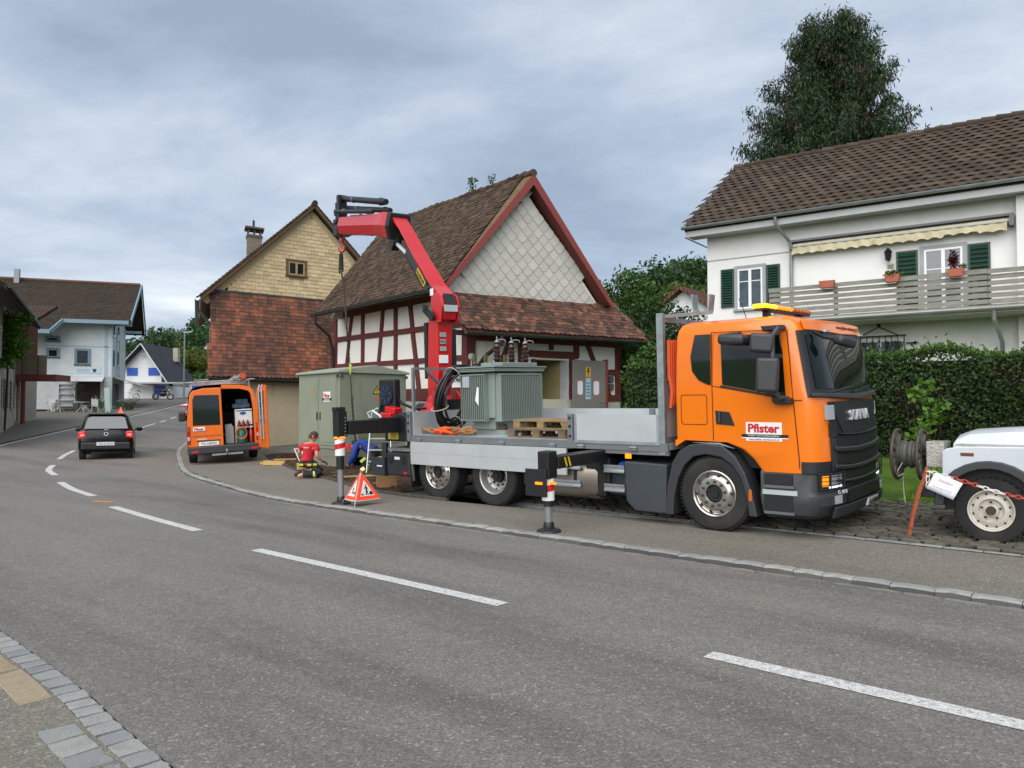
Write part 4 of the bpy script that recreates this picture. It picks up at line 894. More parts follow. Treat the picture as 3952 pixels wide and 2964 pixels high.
# bumper and entrance
secs = []
for z, xr, dx_, hw in ((.26, .72, -.10, 1.20), (.32, .68, .0, 1.25), (.45, .66, .05, 1.262), (.56, .65, .045, 1.262), (.60, .65, .0, 1.25), (.83, .65, -.01, 1.245), (.86, .65, -.03, 1.23)):
    s_ = []
    for i in range(23):
        ph = -1 + 2 * i / 22; q = front(ph, max(z, .3), dx_); s_.append((q[0], max(-hw, min(hw, q[1])), z))
    s_ += [(xr, hw, z), (xr, -hw, z)]; secs.append(s_)
mb = MB(); mb.loft(secs); bump = mb.build('bumper', M_DPLAS, T, smooth=30)
fpatch(-.66, .66, .45, .60, .07, .03, 'lower_grille', M_MESH, bump)
fpatch(-.98, .98, .28, .42, .085, .05, 'bumper_lip', M_DPLAS, bump, bevel=.012)
for sgn in (-1, 1):
    a, b = sorted((sgn * .74, sgn * 1.19)); hl = fpatch(a, b, .63, .84, .012, .04, 'headlight', M_BPLAS, bump, nz=4, ny=10)
    a, b = sorted((sgn * .76, sgn * 1.02)); fpatch(a, b, .68, .81, .02, .02, 'headlight_lens', M_LAMPC, hl, nz=4, ny=8)
    a, b = sorted((sgn * .76, sgn * 1.05)); fpatch(a, b, .655, .675, .024, .02, 'daylight_strip', mat('daylight strip', 'e8eef2', .3, emit='ffffff', es=.4), hl, nz=1, ny=8)
    a, b = sorted((sgn * 1.06, sgn * 1.16)); fpatch(a, b, .68, .81, .02, .02, 'indicator', M_AMBER, hl, nz=3, ny=4)
    gm = MB()
    for z_ in (.65, .70, .75, .80, .84): gm.tube([front(phi_of(sgn * y_), z_, .06) for y_ in (.74, .85, .95, 1.05, 1.14, 1.2)], .006, 5)
    for y_ in (.75, .9, 1.05, 1.17): gm.cyl(front(phi_of(sgn * y_), .64, .06), front(phi_of(sgn * y_), .85, .06), .006, n=5)
    gm.build('stone_guard', M_BPLAS, hl)
    a, b = sorted((sgn * .82, sgn * .98)); fpatch(a, b, .46, .56, .065, .03, 'fog_lamp', M_LAMPC, bump, nz=3, ny=4)
pl = fpatch(.10, .52, .30, .40, .10, .02, 'number_plate', M_WHITE, bump, nz=2, ny=4)
text('TG·44105', .075, pl, front(phi_of(.31), .35, .104), (0, 1, 0), (0, 0, 1), M_SBLK, 'plate_number', .002, fit=.36)
text('G 410', .05, bump, front(phi_of(-.82), .60, .07), (.25, 1, 0), (0, 0, 1), M_CHROME, 'model_badge', .004, fit=.2)
for z_, x0_ in ((.66, .70), (.33, .70)):
    MB().prism([(x0_, z_ - .015), (1.08, z_ - .015), (1.08, z_ + .02), (x0_, z_ + .02)], -1.285, -1.05, 'y').build('step', mat('grey step tread', '5b5e60', .5, .3, bump=.5, bs=70, bd=.01), bump)
MB().box(.68, 1.12, -1.275, -1.255, .56, .62).build('step_bar', M_ALUP, bump)
for a, b in ((.82, .69), (.55, .36)): MB().box(.70, 1.06, -1.270, -1.2, b, a).build('step_well', M_BPLAS, bump)
# side: panel gaps, windows, handle
def ply(name, pts, mt, y=-1.25, th=.006, parent=cab, bevel=0): return MB().prism(pts, y - th, y + .004, 'y').build(name, mt, parent, bevel=bevel)
M_GAP = mat('panel gap', '2a1303', .8)
for s_, yy in ((-1, -1.25), (1, 1.256)):
    ply('rear_side_window', [(-.22, 2.64), (-.29, 2.35), (-.27, 2.15), (-.18, 2.03), (-.06, 1.97), (-.005, 1.96), (-.005, 2.64)], M_TGLASS, yy + s_ * 0 + (0.018 if s_ < 0 else -.03), .03)
    ply('door_window', [(.15, 2.60), (.16, 1.96), (1.0, 1.80), (.975, 2.30), (.93, 2.58), (.86, 2.60)], M_TGLASS, yy + (0.018 if s_ < 0 else -.03), .03)
    ply('window_seal', [(.13, 1.955), (1.03, 1.785), (1.03, 1.755), (.13, 1.925)], M_BPLAS, yy, .01)
ply('pillar_trim', [(1.0, 1.78), (1.10, 1.76), (1.02, 2.64), (.96, 2.64)], M_ORANGE, th=.004)
def gapline(pts, w=.010):
    m_ = MB()
    for (a, b), (c, d) in zip(pts, pts[1:]): m_.bar((a, -1.2515, b), (c, -1.2515, d), w, .006, (0, 1, 0))
    return m_.build('panel_gap', M_GAP, cab)
gapline([(.02, 2.66), (.01, 1.96), (.015, 1.22)]); gapline([(.02, 2.66), (.9, 2.64), (1.03, 2.62), (1.06, 2.2), (1.09, 1.77), (1.15, 1.0), (1.15, .9)]); gapline([(1.03, 1.755), (1.1, 1.745), (1.2, 1.75)]); gapline([(.02, 1.945), (1.03, 1.76)], .008)
gapline([(-.44, 1.83), (-.09, 1.83), (-.07, 1.80), (-.07, 1.46), (-.09, 1.43), (-.42, 1.43), (-.45, 1.46), (-.45, 1.80), (-.44, 1.83)], .008)
ply('door_handle', [(.05, 1.62), (.25, 1.60), (.32, 1.42), (.06, 1.44)], M_BPLAS, th=.012, bevel=.005)
MB().box(.10, .13, -1.285, -1.255, 1.45, 1.60).build('handle_grip', M_DPLAS, cab, bevel=.008)
# livery sign
sp_ = ply('door_sign', [(.47, 1.23), (.94, 1.23), (.94, 1.47), (.47, 1.47)], M_WHITE, th=.004)
MB().box(.41, 1.02, -1.2565, -1.2535, 1.275, 1.315).build('sign_band', M_SBLK, sp_)
MB().box(.41, 1.02, -1.2555, -1.2538, 1.262, 1.278).build('sign_band', M_WHITE, sp_)
text('Pfister', .115, sp_, (.705, -1.258, 1.395), (1, 0, 0), (0, 0, 1), M_SRED, 'sign_lettering', .002, fit=.41, bold=.03)
text('Kabel- und Freileitungsbau', .024, sp_, (.705, -1.259, 1.296), (1, 0, 0), (0, 0, 1), M_WHITE, 'sign_lettering', .0015, fit=.40)
text('www.pfister-starkstrom.ch', .022, sp_, (.705, -1.258, 1.248), (1, 0, 0), (0, 0, 1), M_SBLK, 'sign_lettering', .0015, fit=.40)
# mirrors
def rbox(name, c, size, mt, parent, rot=None, bev=.04): return MB().obox(c, size, rot).build(name, mt, parent, bevel=bev, seg=3, smooth=True)
mir = rbox('mirror', (.86, -1.47, 2.07), (.27, .2, .43), M_DPLAS, cab, Euler((0, R(3), R(18))))
rbox('upper_mirror', (.80, -1.47, 2.47), (.29, .2, .24), M_DPLAS, mir, Euler((0, R(6), R(18))))
mb = MB(); mb.tube([(1.0, -1.27, 2.66), (.98, -1.42, 2.64), (.93, -1.48, 2.55), (.93, -1.48, 1.9), (.98, -1.42, 1.78), (1.03, -1.27, 1.77)], .035, 8); mb.build('mirror_arm', M_DPLAS, mir, smooth=True)
MB().prism([(.86, 1.80), (1.1, 1.78), (1.1, 1.71), (.9, 1.70), (.86, 1.74)], -1.36, -1.25, 'y').build('mirror_foot', M_BPLAS, mir, bevel=.01)
MB().prism([(.75, 2.69), (1.02, 2.69), (1.0, 2.63), (.78, 2.62)], -1.4, -1.25, 'y').build('mirror_foot', M_BPLAS, mir, bevel=.01)
km = rbox('kerb_mirror', (.40, -1.42, 2.54), (.36, .22, .14), M_DPLAS, cab, Euler((0, R(4), 0)), .05)
MB().bar((.36, -1.25, 2.62), (.36, -1.4, 2.60), .16, .05).build('mirror_arm', M_DPLAS, km)
fm_ = rbox('front_mirror', front(phi_of(-.62), 2.47, .28), (.16, .30, .12), M_DPLAS, cab, Euler((R(-12), R(10), R(-25))), .045)
mb = MB(); mb.tube([front(phi_of(-1.0), 2.60, .04), front(phi_of(-.85), 2.53, .10), front(phi_of(-.7), 2.50, .22)], .022, 8); mb.build('mirror_arm', M_BPLAS, fm_, smooth=True)
# far-side mirror
mir2 = rbox('mirror', (.86, 1.47, 2.07), (.27, .2, .43), M_DPLAS, cab, Euler((0, R(3), R(-18))))
mb = MB(); mb.tube([(1.0, 1.27, 2.66), (.93, 1.48, 2.55), (.93, 1.48, 1.9), (1.03, 1.27, 1.77)], .035, 8); mb.build('mirror_arm', M_DPLAS, mir2, smooth=True)
# beacon bar on the roof
bb = MB(); bb.box(.44, .60, -.82, .86, 2.95, 2.985); bb = bb.build('beacon_bar', M_BPLAS, T)
for y_ in (-.6, .6): MB().box(.48, .56, y_ - .05, y_ + .05, 2.83, 2.95).build('beacon_foot', M_BPLAS, bb)
for i in range(12):
    y0_ = -.86 + i * .145; MB().box(.42, .62, y0_, y0_ + .125, 2.975, 3.03).build('beacon_lens', M_AMBERL if i in (0, 1, 2) else (M_AMBER if i < 7 else M_AMBERO), bb, bevel=.02)
mb = MB(); mb.tube([(.2, -.5, 2.83), (.16, -.52, 3.0), (.10, -.53, 3.16)], .006, 5); mb.build('antenna', M_BPLAS, T)
# wheels
def wheel(x, side, kind, r=.505, w=.30):
    sg = -1 if side < 0 else 1; yo = sg * 1.25
    ax = (0, sg, 0)
    o = Vector((x, yo, r)); mb = MB()
    prof = [(.30, -w), (.40, -w + .01), (r - .03, -w + .01), (r - .004, -w + .05), (r, -w + .07), (r, -.07), (r - .006, -.045), (r - .03, -.012), (.43, .0), (.36, -.006), (.315, -.012), (.300, -.03)]
    mb.lathe(prof, o, ax, 48); wh_ = mb.build('wheel', M_RUB, T, smooth=25)
    tr = MB()      # tread grooves as a ring of small blocks
    for i in range(60):
        t = 2 * math.pi * i / 60
        for yb in (-.05, -.25): tr.obox((o.x + (r - .002) * math.cos(t), o.y + sg * yb, o.z + (r - .002) * math.sin(t)), (.03, .06, .012), Euler((0, -t + R(90), 0)))
    tr.build('tread_block', M_RUB, wh_, kind='stuff')
    rm_ = MB()
    if kind == 'front': rp = [(.305, -.02), (.312, -.004), (.300, .004), (.285, -.006), (.272, -.04), (.262, -.045), (.235, -.018), (.205, -.002), (.195, .0), (.125, .0), (.118, -.01), (.118, -.06)]; nr, nc, hubp = .163, .0, -.02
    else: rp = [(.305, -.02), (.312, -.004), (.300, .002), (.285, -.01), (.270, -.05), (.262, -.12), (.245, -.145), (.215, -.16), (.125, -.165), (.118, -.18), (.118, -.24)]; nr, nc, hubp = .165, -.163, -.08
    rm_.lathe(rp, o, ax, 48); rm = rm_.build('rim', M_RIM if kind != 'drive' else M_RIMD, wh_, smooth=30)
    nm = MB()
    for i in range(10):
        t = 2 * math.pi * (i + .3) / 10; c = o + Vector((math.cos(t) * nr, sg * nc, math.sin(t) * nr)); nm.cyl(c, c + Vector((0, sg * .03, 0)), .021, .016, 8)
    nm.build('wheel_nut', M_DPLAS if kind != 'drive' else M_BPLAS, rm)
    hm = MB()
    for i in range(10):
        t = 2 * math.pi * (i + .1) / 10; rr = .243; c = o + Vector((math.cos(t) * rr, sg * (-.022 if kind == 'front' else -.150), math.sin(t) * rr)); hm.ball(c, (.024, .012, .024), 8, 6)
    hm.build('rim_hole', M_BPLAS, rm)
    hb = MB(); hb.cyl(o + Vector((0, sg * -.2, 0)), o + Vector((0, sg * (hubp - .02), 0)), .118, .105, 20); hb.cyl(o + Vector((0, sg * (hubp - .02), 0)), o + Vector((0, sg * hubp, 0)), .06, .055, 8); hb.build('hub', M_BPLAS, wh_)
for x_, k_ in ((0, 'front'), (-3.97, 'drive'), (-5.30, 'front')):
    for s_ in (-1, 1): wheel(x_, s_, k_)
# front mudguard, rear mudguards
outer = [(-.73, .17), (-.68, .6), (-.60, .90), (-.50, 1.05), (-.34, 1.15), (-.1, 1.18), (.15, 1.15), (.32, 1.02), (.45, .80), (.55, .5), (.60, .25)]
inner = [(.49, .25), (.47, .45), (.40, .72), (.28, .90), (.12, 1.0), (-.1, 1.03), (-.28, .99), (-.42, .86), (-.52, .66), (-.58, .42), (-.60, .17)]
for s_ in (-1, 1):
    mb = MB(); mb.prism(outer + inner, s_ * 1.275 if s_ < 0 else .95, -.95 if s_ < 0 else 1.275, 'y'); mg = mb.build('mudguard', M_DPLAS, T, bevel=.015)
    if s_ < 0:
        MB().prism([(.5, .6), (.535, .6), (.545, .5), (.53, .44), (.49, .46)], -1.283, -1.27, 'y').build('side_marker', M_AMBERO, mg, bevel=.006)
        MB().prism([(-.3, 1.185), (.1, 1.19), (.3, 1.12), (.1, 1.165)], -1.262, -1.20, 'y').build('arch_trim', M_ALU, mg)
wb = MB(); wb.box(-.62, .66, -1.0, 1.0, .85, 1.21); wb.build('wheel_well', M_CHAS, T)
# chassis
ch_ = MB(); ch_.box(-7.0, .9, -.45, -.37, .70, .98); ch_.box(-7.0, .9, .37, .45, .70, .98)
for x_ in (-6.4, -4.6, -3.3, -2.2, -1.0): ch_.box(x_ - .06, x_ + .06, -.37, .37, .74, .94)
for x_ in (0, -3.97, -5.30): ch_.cyl((x_, -1.0, .5), (x_, 1.0, .5), .08, n=12); ch_.box(x_ - .2, x_ + .2, -.3, .3, .35, .68)
ch_.box(-3.9, -.2, -.25, .25, .42, .62)
ch_.build('chassis', M_CHAS, T)
for (a0, a1, z0, z1, y0, y1) in ((-1.39, -.73, .17, .87, -1.25, -.55),): pass
bx_ = MB(); bx_.prism([(-1.39, .88), (-.70, .86), (-.72, .17), (-1.22, .17), (-1.37, .30)], -1.25, -.55, 'y'); bx_.build('side_box', mat('slate grey panel', '34393d', .5, var=.08), T, bevel=.02)
tk = MB(); secs = []
for x_ in (-3.25, -3.2, -1.95, -1.9):
    k = .96 if x_ in (-3.25, -1.9) else 1.0; c_ = (-.85, .53); s_ = []
    for i in range(24): t = 2 * math.pi * i / 24; s_.append((x_, c_[0] + .36 * k * math.copysign(abs(math.cos(t)) ** .6, math.cos(t)), c_[1] + .29 * k * math.copysign(abs(math.sin(t)) ** .6, math.sin(t))))
    secs.append(s_)
tk.loft(secs); tko = tk.build('fuel_tank', mat('brushed tank', '8b8378', .4, .8, var=.08), T, smooth=True)
for x_ in (-2.9, -2.2): MB().box(x_ - .03, x_ + .03, -1.225, -.5, .225, .24).build('tank_strap', M_BPLAS, tko)
bb_ = MB(); bb_.box(-2.12, -1.76, -1.18, -.5, .32, .93); bb_.build('battery_box', M_CHAS, T, bevel=.02)
bb_ = MB(); bb_.box(-1.74, -1.42, -1.15, -.5, .36, .72); ab_ = bb_.build('additive_tank', mat('dark slate tank', '262c33', .5), T, bevel=.03)
MB().cyl((-1.55, -1.0, .72), (-1.52, -1.08, .80), .07, .07, 12).build('blue_cap', mat('blue cap', '1657b0', .4), ab_)
for (x0, x1, z0, z1) in ((-3.25, -2.18, .44, .54), (-2.42, -2.18, .71, .81), (-1.75, -1.40, .70, .81), (-1.75, -1.40, .42, .53)):
    g_ = MB(); g_.prism([(-1.25, z0), (-1.215, z0), (-1.215, z1), (-1.25, z1), (-1.25, z1 - .025), (-1.238, z1 - .04), (-1.238, z0 + .04), (-1.25, z0 + .025)], x0, x1, 'x'); g_.build('side_guard_rail', M_ALU, T)
for x_ in (-3.3, -2.3, -1.7): MB().box(x_ - .03, x_ + .03, -1.21, -.5, .42, .9).build('guard_bracket', M_CHAS, T)
MB().box(-1.36, -1.26, -1.275, -1.25, .92, .99).build('side_marker', M_AMBER, T, bevel=.008)
# flatbed
M_BEDF = mat('bed floor', 'a9aeb4', .4, .35, var=.12, vs=2, rv=.12, dirt=.1)
MB().box(-5.95, -.66, -1.235, 1.235, 1.06, 1.15).build('bed_floor', M_BEDF, T)
for s_ in (-1, 1):
    a, b = (-1.275, -1.236) if s_ < 0 else (1.236, 1.275); fr_ = MB().box(-5.95, -.66, a, b, 1.04, 1.152).build('bed_side_rail', M_STEELG, T)
    if s_ < 0:
        for x_ in (-5.72, -4.72, -3.72, -2.66, -2.12, -1.2):
            hg = MB(); hg.box(x_ - .05, x_ + .05, -1.305, -1.275, 1.045, 1.075); hg.cyl((x_ - .06, -1.30, 1.085), (x_ + .06, -1.30, 1.085), .016, n=8); hg.box(x_ - .02, x_ + .02, -1.30, -1.275, 1.07, 1.11); hg.build('hinge', M_GALV, fr_)
MB().box(-1.72, -.66, -1.26, -1.2, .985, 1.039).build('bed_subframe', M_STEELG, T)
def panel(name, x0, x1, z0, z1, y0, y1, grooves=2, along='x', parent=T, mt=M_ALUP):
    p_ = MB()
    dz = (z1 - z0) / (grooves + 1)
    for i in range(grooves + 1):
        a, b = z0 + dz * i + (.0035 if i else 0), z0 + dz * (i + 1)
        p_.box(x0, x1, y0, y1, a, b)
    if grooves: p_.box(x0 + .002, x1 - .002, y0 + .005, y1 - .005, z0 + .002, z1 - .002)
    return p_.build(name, mt, parent)
ds = panel('dropside', -2.24, -.78, 1.125, 1.555, -1.285, -1.255, 0)
for (a, b) in ((-2.24, -2.20), (-.82, -.78)): MB().box(a, b, -1.29, -1.2855, 1.125, 1.555).build('edge_trim', M_ALU, ds)
MB().box(-2.19, -.83, -1.289, -1.2855, 1.125, 1.17).build('bottom_rail', M_ALU, ds)
panel('dropped_side', -5.92, -2.38, .625, 1.035, -1.325, -1.295, 1)
panel('dropside', -5.92, -.72, 1.155, 1.555, 1.25, 1.28, 1)
panel('tailgate', -5.985, -5.955, 1.12, 1.575, -1.20, 1.24, 0)
for x_, y_, z1_ in ((-6.03, -1.27, 1.58), (-2.34, -1.27, 1.56), (-6.03, 1.2, 1.58), (-2.34, 1.2, 1.56)):
    ps_ = MB(); ps_.box(x_ - .05, x_ + .05, y_, y_ + .07, 1.03, z1_); po = ps_.build('corner_post', M_STEELG, T, bevel=.006)
    if y_ < 0:
        for z_ in (1.2, 1.35, 1.48): MB().box(x_ - .02, x_ + .02, y_ - .006, y_ - .001, z_, z_ + .04).build('latch_slot', M_BPLAS, po)
# headboard frame behind the cab with boom cradle and orange slings
hb_ = MB()
for y_ in (-1.27, 1.20): hb_.box(-.80, -.70, y_, y_ + .07, .99, 2.98)
hb_.box(-.79, -.71, -1.2, 1.2, 2.86, 2.93); hb_.box(-.79, -.71, -1.2, 1.2, 1.16, 1.24)
head = hb_.build('headboard', M_GALV, T)
MB().box(-.76, -.73, -1.2, 1.2, 1.24, 2.0).build('headboard_sheet', M_ALUP, head)
MB().bar((-.77, -1.23, 2.93), (-.30, -.55, 3.0), .05, .05).build('cradle_arm', M_GALV, head)
cr_ = MB(); pts = [(math.cos(t) * .15, math.sin(t) * .15) for t in [math.pi * (1 + i / 8) for i in range(9)]]
outer_ = [(-.19, .20), (-.15, .20)] + pts + [(.15, .17), (.19, .17)] + [(.15, -.14), (-.15, -.14)]
cr_.prism([(-.45 + a * .8, 3.12 + b * .8) for a, b in outer_], -.60, -.44, 'y'); cr_.build('boom_cradle', M_GALV, head)
sl_ = MB()
for k in range(7):
    x_ = -.64 + .008 * k; y_ = -1.22 + k * .05
    sl_.tube([(x_, y_, 2.6), (x_ - .01, y_ + .01, 2.1 - k * .05), (x_ + .02, y_ + .03, 1.9), (x_, y_ + .02, 1.65 + k * .03)], .022, 6)
sl_.build('lashing_straps', mat('orange strap', 'c84a1c', .7, var=.15), head, smooth=True)
# rear end: tool chest, diamond plate, step frame, mud flap, lamp bar
tb_ = MB(); tb_.box(-6.68, -6.02, -1.26, -.75, .37, .82); tbo = tb_.build('tool_chest', mat('black tool chest', '222426', .5, var=.1), T, bevel=.035)
for x_ in (-6.56, -6.2): MB().prism([(x_ - .05, .74), (x_ + .05, .74), (x_ + .06, .64), (x_, .60), (x_ - .06, .64)], -1.275, -1.258, 'y').build('latch', M_BPLAS, tbo, bevel=.005)
MB().box(-6.44, -6.30, -1.268, -1.26, .68, .73).build('chest_label', M_WHITE, tbo)
MB().box(-6.2, -6.1, -1.266, -1.26, .42, .46).build('chest_label', M_SRED, tbo)
MB().box(-6.62, -5.98, -1.27, -.7, .84, .90).build('chequer_plate', mat('chequer plate', '8a8a86', .45, .7, bump=.8, bs=45, bd=.02, var=.2, vs=20), T)
MB().box(-6.02, -5.99, -1.25, -.85, .18, 1.0).build('mud_flap', M_BPLAS, T)
MB().bar((-5.97, -1.26, .96), (-6.0, -1.2, .3), .05, .04).build('flap_stay', M_RIMD, T)
stf = MB(); stf.box(-7.12, -6.72, -1.28, -1.24, .35, .52); stf.box(-7.12, -6.72, -1.28, -1.24, .55, .70); stf.box(-6.85, -6.72, -1.23, -1.17, .35, .98); stf.build('folding_bumper', mat('dark underrun bar', '32363a', .5, .3), T)
# crane: base, column, arms
CX, CY = -6.48, 0.0
cb = MB(); cb.box(-7.0, -6.02, -.65, .65, .98, 1.20); cb.box(-6.75, -6.1, -.5, .5, 1.2, 1.5); crn = cb.build('crane', M_BLK, T, bevel=.02)
ob = MB(); ob.box(-6.55, -6.28, -2.42, 1.3, 1.22, 1.46); ob.build('outrigger_beam', M_BLK, crn, bevel=.01)
ob = MB(); ob.box(-6.57, -6.26, -1.75, -1.0, 1.20, 1.48); ob.build('beam_housing', M_BLK, crn, bevel=.008)
rl = MB(); rl.box(-6.495, -6.335, -2.62, -2.42, 1.18, 1.64); legr = rl.build('outrigger_leg', M_BLK, crn, bevel=.015)
for i in range(6): MB().cyl((-6.335, -2.47, 1.22 + i * .06), (-6.32, -2.47, 1.22 + i * .06), .014, n=6).build('bolt', M_GALV, legr)
MB().box(-6.48, -6.35, -2.64, -2.44, 1.64, 1.71).build('valve_block', M_BPLAS, legr, bevel=.01)
def leg_detail(leg, x, y, z0, z1, zl):
    sl2 = MB(); sl2.cyl((x, y, z0), (x, y, z1), .088, n=20); sl2.build('sleeve', M_HIVIS, leg, smooth=True)
    st = MB(); n_ = 20
    for k in range(2):
        vs_ = []
        for i in range(n_ + 1):
            t = -math.pi * .95 + math.pi * 1.9 * i / n_; zc_ = z0 + .06 + k * .17 + (i / n_) * .10
            vs_ += [(x + .0905 * math.cos(t - math.pi / 2), y + .0905 * math.sin(t - math.pi / 2), max(z0, min(z1, zc_))), (x + .0905 * math.cos(t - math.pi / 2), y + .0905 * math.sin(t - math.pi / 2), max(z0, min(z1, zc_ + .09)))]
        st.add(vs_, [(2 * i, 2 * i + 1, 2 * i + 3, 2 * i + 2) for i in range(n_)])
    st.build('red_stripe', M_HIRED, leg)
    MB().cyl((x, y, zl + .0), (x, y, z0), .07, n=16).build('inner_sleeve', M_BLK, leg, smooth=True)
    MB().cyl((x, y, .08), (x, y, zl + .02), .052, n=16).build('piston', mat('chromed piston', 'a2a4a6', .25, .7), leg, smooth=True)
    ft = MB(); ft.lathe([(.0, .14), (.06, .14), (.075, .10), (.075, .06), (.16, .03), (.17, .0), (.0, .0)], (x, y, .005), (0, 0, 1), 24); ft.build('foot_plate', M_BPLAS, leg, smooth=True)
leg_detail(legr, -6.415, -2.53, .86, 1.17, .62)
MB().cyl((-6.415, -2.53, 1.160), (-6.415, -2.53, 1.195), .10, n=20).build('warning_lamp', M_AMBER, legr)
# front outrigger under the bed
fo = MB(); fo.box(-1.93, -1.70, -2.42, .9, .86, 1.03); fbeam = fo.build('outrigger_beam', M_BLK, crn, bevel=.01)
for k in range(2): MB().prism([(-2.30 + k * .085 + .0, 1.01), (-2.27 + k * .085, 1.01), (-2.22 + k * .085, .88), (-2.25 + k * .085, .88)], -1.696, -1.692, 'x').build('yellow_stripe', mat('reflective yellow', 'd6b81a', .4), fbeam)
fl_ = MB(); fl_.box(-1.91, -1.72, -2.62, -2.42, .74, 1.11); legf = fl_.build('outrigger_leg', M_BLK, crn, bevel=.015)
MB().box(-2.10, -1.74, -2.66, -2.63, .50, .87).build('lamp_plate', M_BPLAS, legf, bevel=.006)
for (x_, y_) in ((-1.88, -2.668), (-1.73, -2.56)):
    for i in range(4): MB().box(x_ + i * .03 - .03, x_ + i * .03 - .005, y_ - .012, y_ + .004, .665, .70).build('warning_lamp', M_AMBERL if 0 else M_AMBER, legf)
leg_detail(legf, -1.815, -2.52, .44, .75, .36)
# oil cooler with blue fan
cl = MB(); cl.box(-7.28, -6.80, -.92, -.76, 1.55, 2.20); clo = cl.build('oil_cooler', M_BLK, crn, bevel=.03)
MB().cyl((-7.04, -.92, 1.9), (-7.04, -.945, 1.9), .20, n=24).build('fan_shroud', M_BPLAS, clo, smooth=True)
for i in range(7):
    t = 2 * math.pi * i / 7; f_ = MB(); f_.prism([(-7.04 + math.cos(t + a) * r_, 1.9 + math.sin(t + a) * r_) for r_, a in ((.05, 0), (.18, -.12), (.18, .42), (.05, .55))], -.955, -.95, 'y'); f_.build('fan_blade', mat('blue fan', '10264a', .5), clo)
MB().cyl((-7.04, -.95, 1.9), (-7.04, -.965, 1.9), .06, n=16).build('fan_hub', M_BPLAS, clo)
hs = MB(); hs.tube([(-6.8, -.8, 1.78), (-6.65, -.85, 1.72), (-6.5, -.7, 1.62), (-6.35, -.5, 1.62)], .03, 8); hs.tube([(-7.2, -.95, 1.7), (-7.22, -.98, 1.5), (-7.0, -1.0, 1.45), (-6.85, -1.0, 1.5), (-6.8, -1.05, 1.35)], .025, 8); hs.build('hydraulic_hose', M_BPLAS, clo, smooth=True)
hs = MB(); hs.tube([(-7.05, -1.3, 1.4), (-7.1, -1.35, 1.56), (-6.95, -1.35, 1.6), (-6.75, -1.33, 1.5), (-6.7, -1.3, 1.3)], .02, 8); hs.build('hydraulic_pipe', M_CHROME, crn, smooth=True)
vb = MB(); vb.box(-6.95, -6.62, -1.2, -.9, 1.36, 1.55); vb.obox((-6.75, -1.0, 1.6), (.3, .2, .12), Euler((0, R(8), 0))); vb.build('valve_bank', M_RED, crn, bevel=.02)
cbx = MB(); cbx.prism([(-6.72, 1.02), (-6.1, 1.02), (-6.1, 1.5), (-6.3, 1.56), (-6.72, 1.42)], -1.26, -.7, 'y'); cbo = cbx.build('control_box', M_BLK, crn, bevel=.02)
MB().cyl((-6.62, -1.262, 1.33), (-6.62, -1.28, 1.33), .045, n=14).build('work_lamp', M_AMBER, cbo); MB().cyl((-6.50, -1.262, 1.33), (-6.50, -1.28, 1.33), .04, n=14).build('work_lamp', M_LAMPC, cbo)
MB().box(-6.6, -6.32, -1.27, -1.262, 1.06, 1.2).build('warning_label', mat('label yellow', 'b9a432', .6, var=.3, vs=30), cbo)
MB().cyl((-7.1, .0, 1.62), (-6.1, -.25, 1.63), .085, n=16).build('slew_cylinder', M_BLK, crn, smooth=True)
MB().box(-6.05, -5.99, -.3, 1.15, 1.5, 1.78).build('rear_locker', M_BLK, crn)
# column and booms lie in the vertical plane of the load: local direction
wd = Vector((-0.55, 0.835, 0)); ang = math.atan2(wd.y, wd.x) + R(40.5); BD = Vector((math.cos(ang), math.sin(ang), 0)); BS = Vector((-BD.y, BD.x, 0))
def BP(a, h, s=0.0): q = Vector((CX, CY, 0)) + BD * a + BS * s; return Vector((q.x, q.y, h))
class BM(MB):
    def __init__(s): super().__init__(lambda p: tuple(BP(p[0], p[2], p[1])))
def taper(secs):       # list of (a, h, half height vector given by points) : rectangular hollow-looking section along a path
    m_ = BM(); ss = []
    for (a, h, da, dh, hw, ch) in secs:
        c1 = hw * (1 - ch); ss.append([(a - da, -c1, h - dh), (a - da, c1, h - dh), (a - da * (1 - ch), hw, h - dh * (1 - ch)), (a + da * (1 - ch), hw, h + dh * (1 - ch)), (a + da, c1, h + dh), (a + da, -c1, h + dh), (a + da * (1 - ch), -hw, h + dh * (1 - ch)), (a - da * (1 - ch), -hw, h - dh * (1 - ch))])
    m_.loft(ss); return m_
sk = BM(); sk.lathe([(.45, 1.45), (.45, 1.55), (.30, 1.72), (.24, 1.86)], (0, 0, 0), (0, 0, 1), 8); sk.build('slew_base', M_RED, crn, bevel=.01)
for (a, s_) in ((.35, -.25), (-.35, .25), (-.3, -.3)):
    w_ = BM(); w_.prism([(a, 1.5), (a * .4, 1.5), (a * .5, 1.95), (a * .9, 1.85)], s_ - .02, s_ + .02, 'y'); w_.build('base_web', M_RED, crn)
cm = taper([(0.02, 1.80, .20, 0, .17, .25), (0.0, 2.05, .22, 0, .19, .25), (-.02, 2.45, .21, 0, .19, .25), (-.06, 3.1, .20, 0, .19, .2), (-.10, 3.52, .19, 0, .19, .2)]); col_ = cm.build('column', M_RED, crn, bevel=.012)
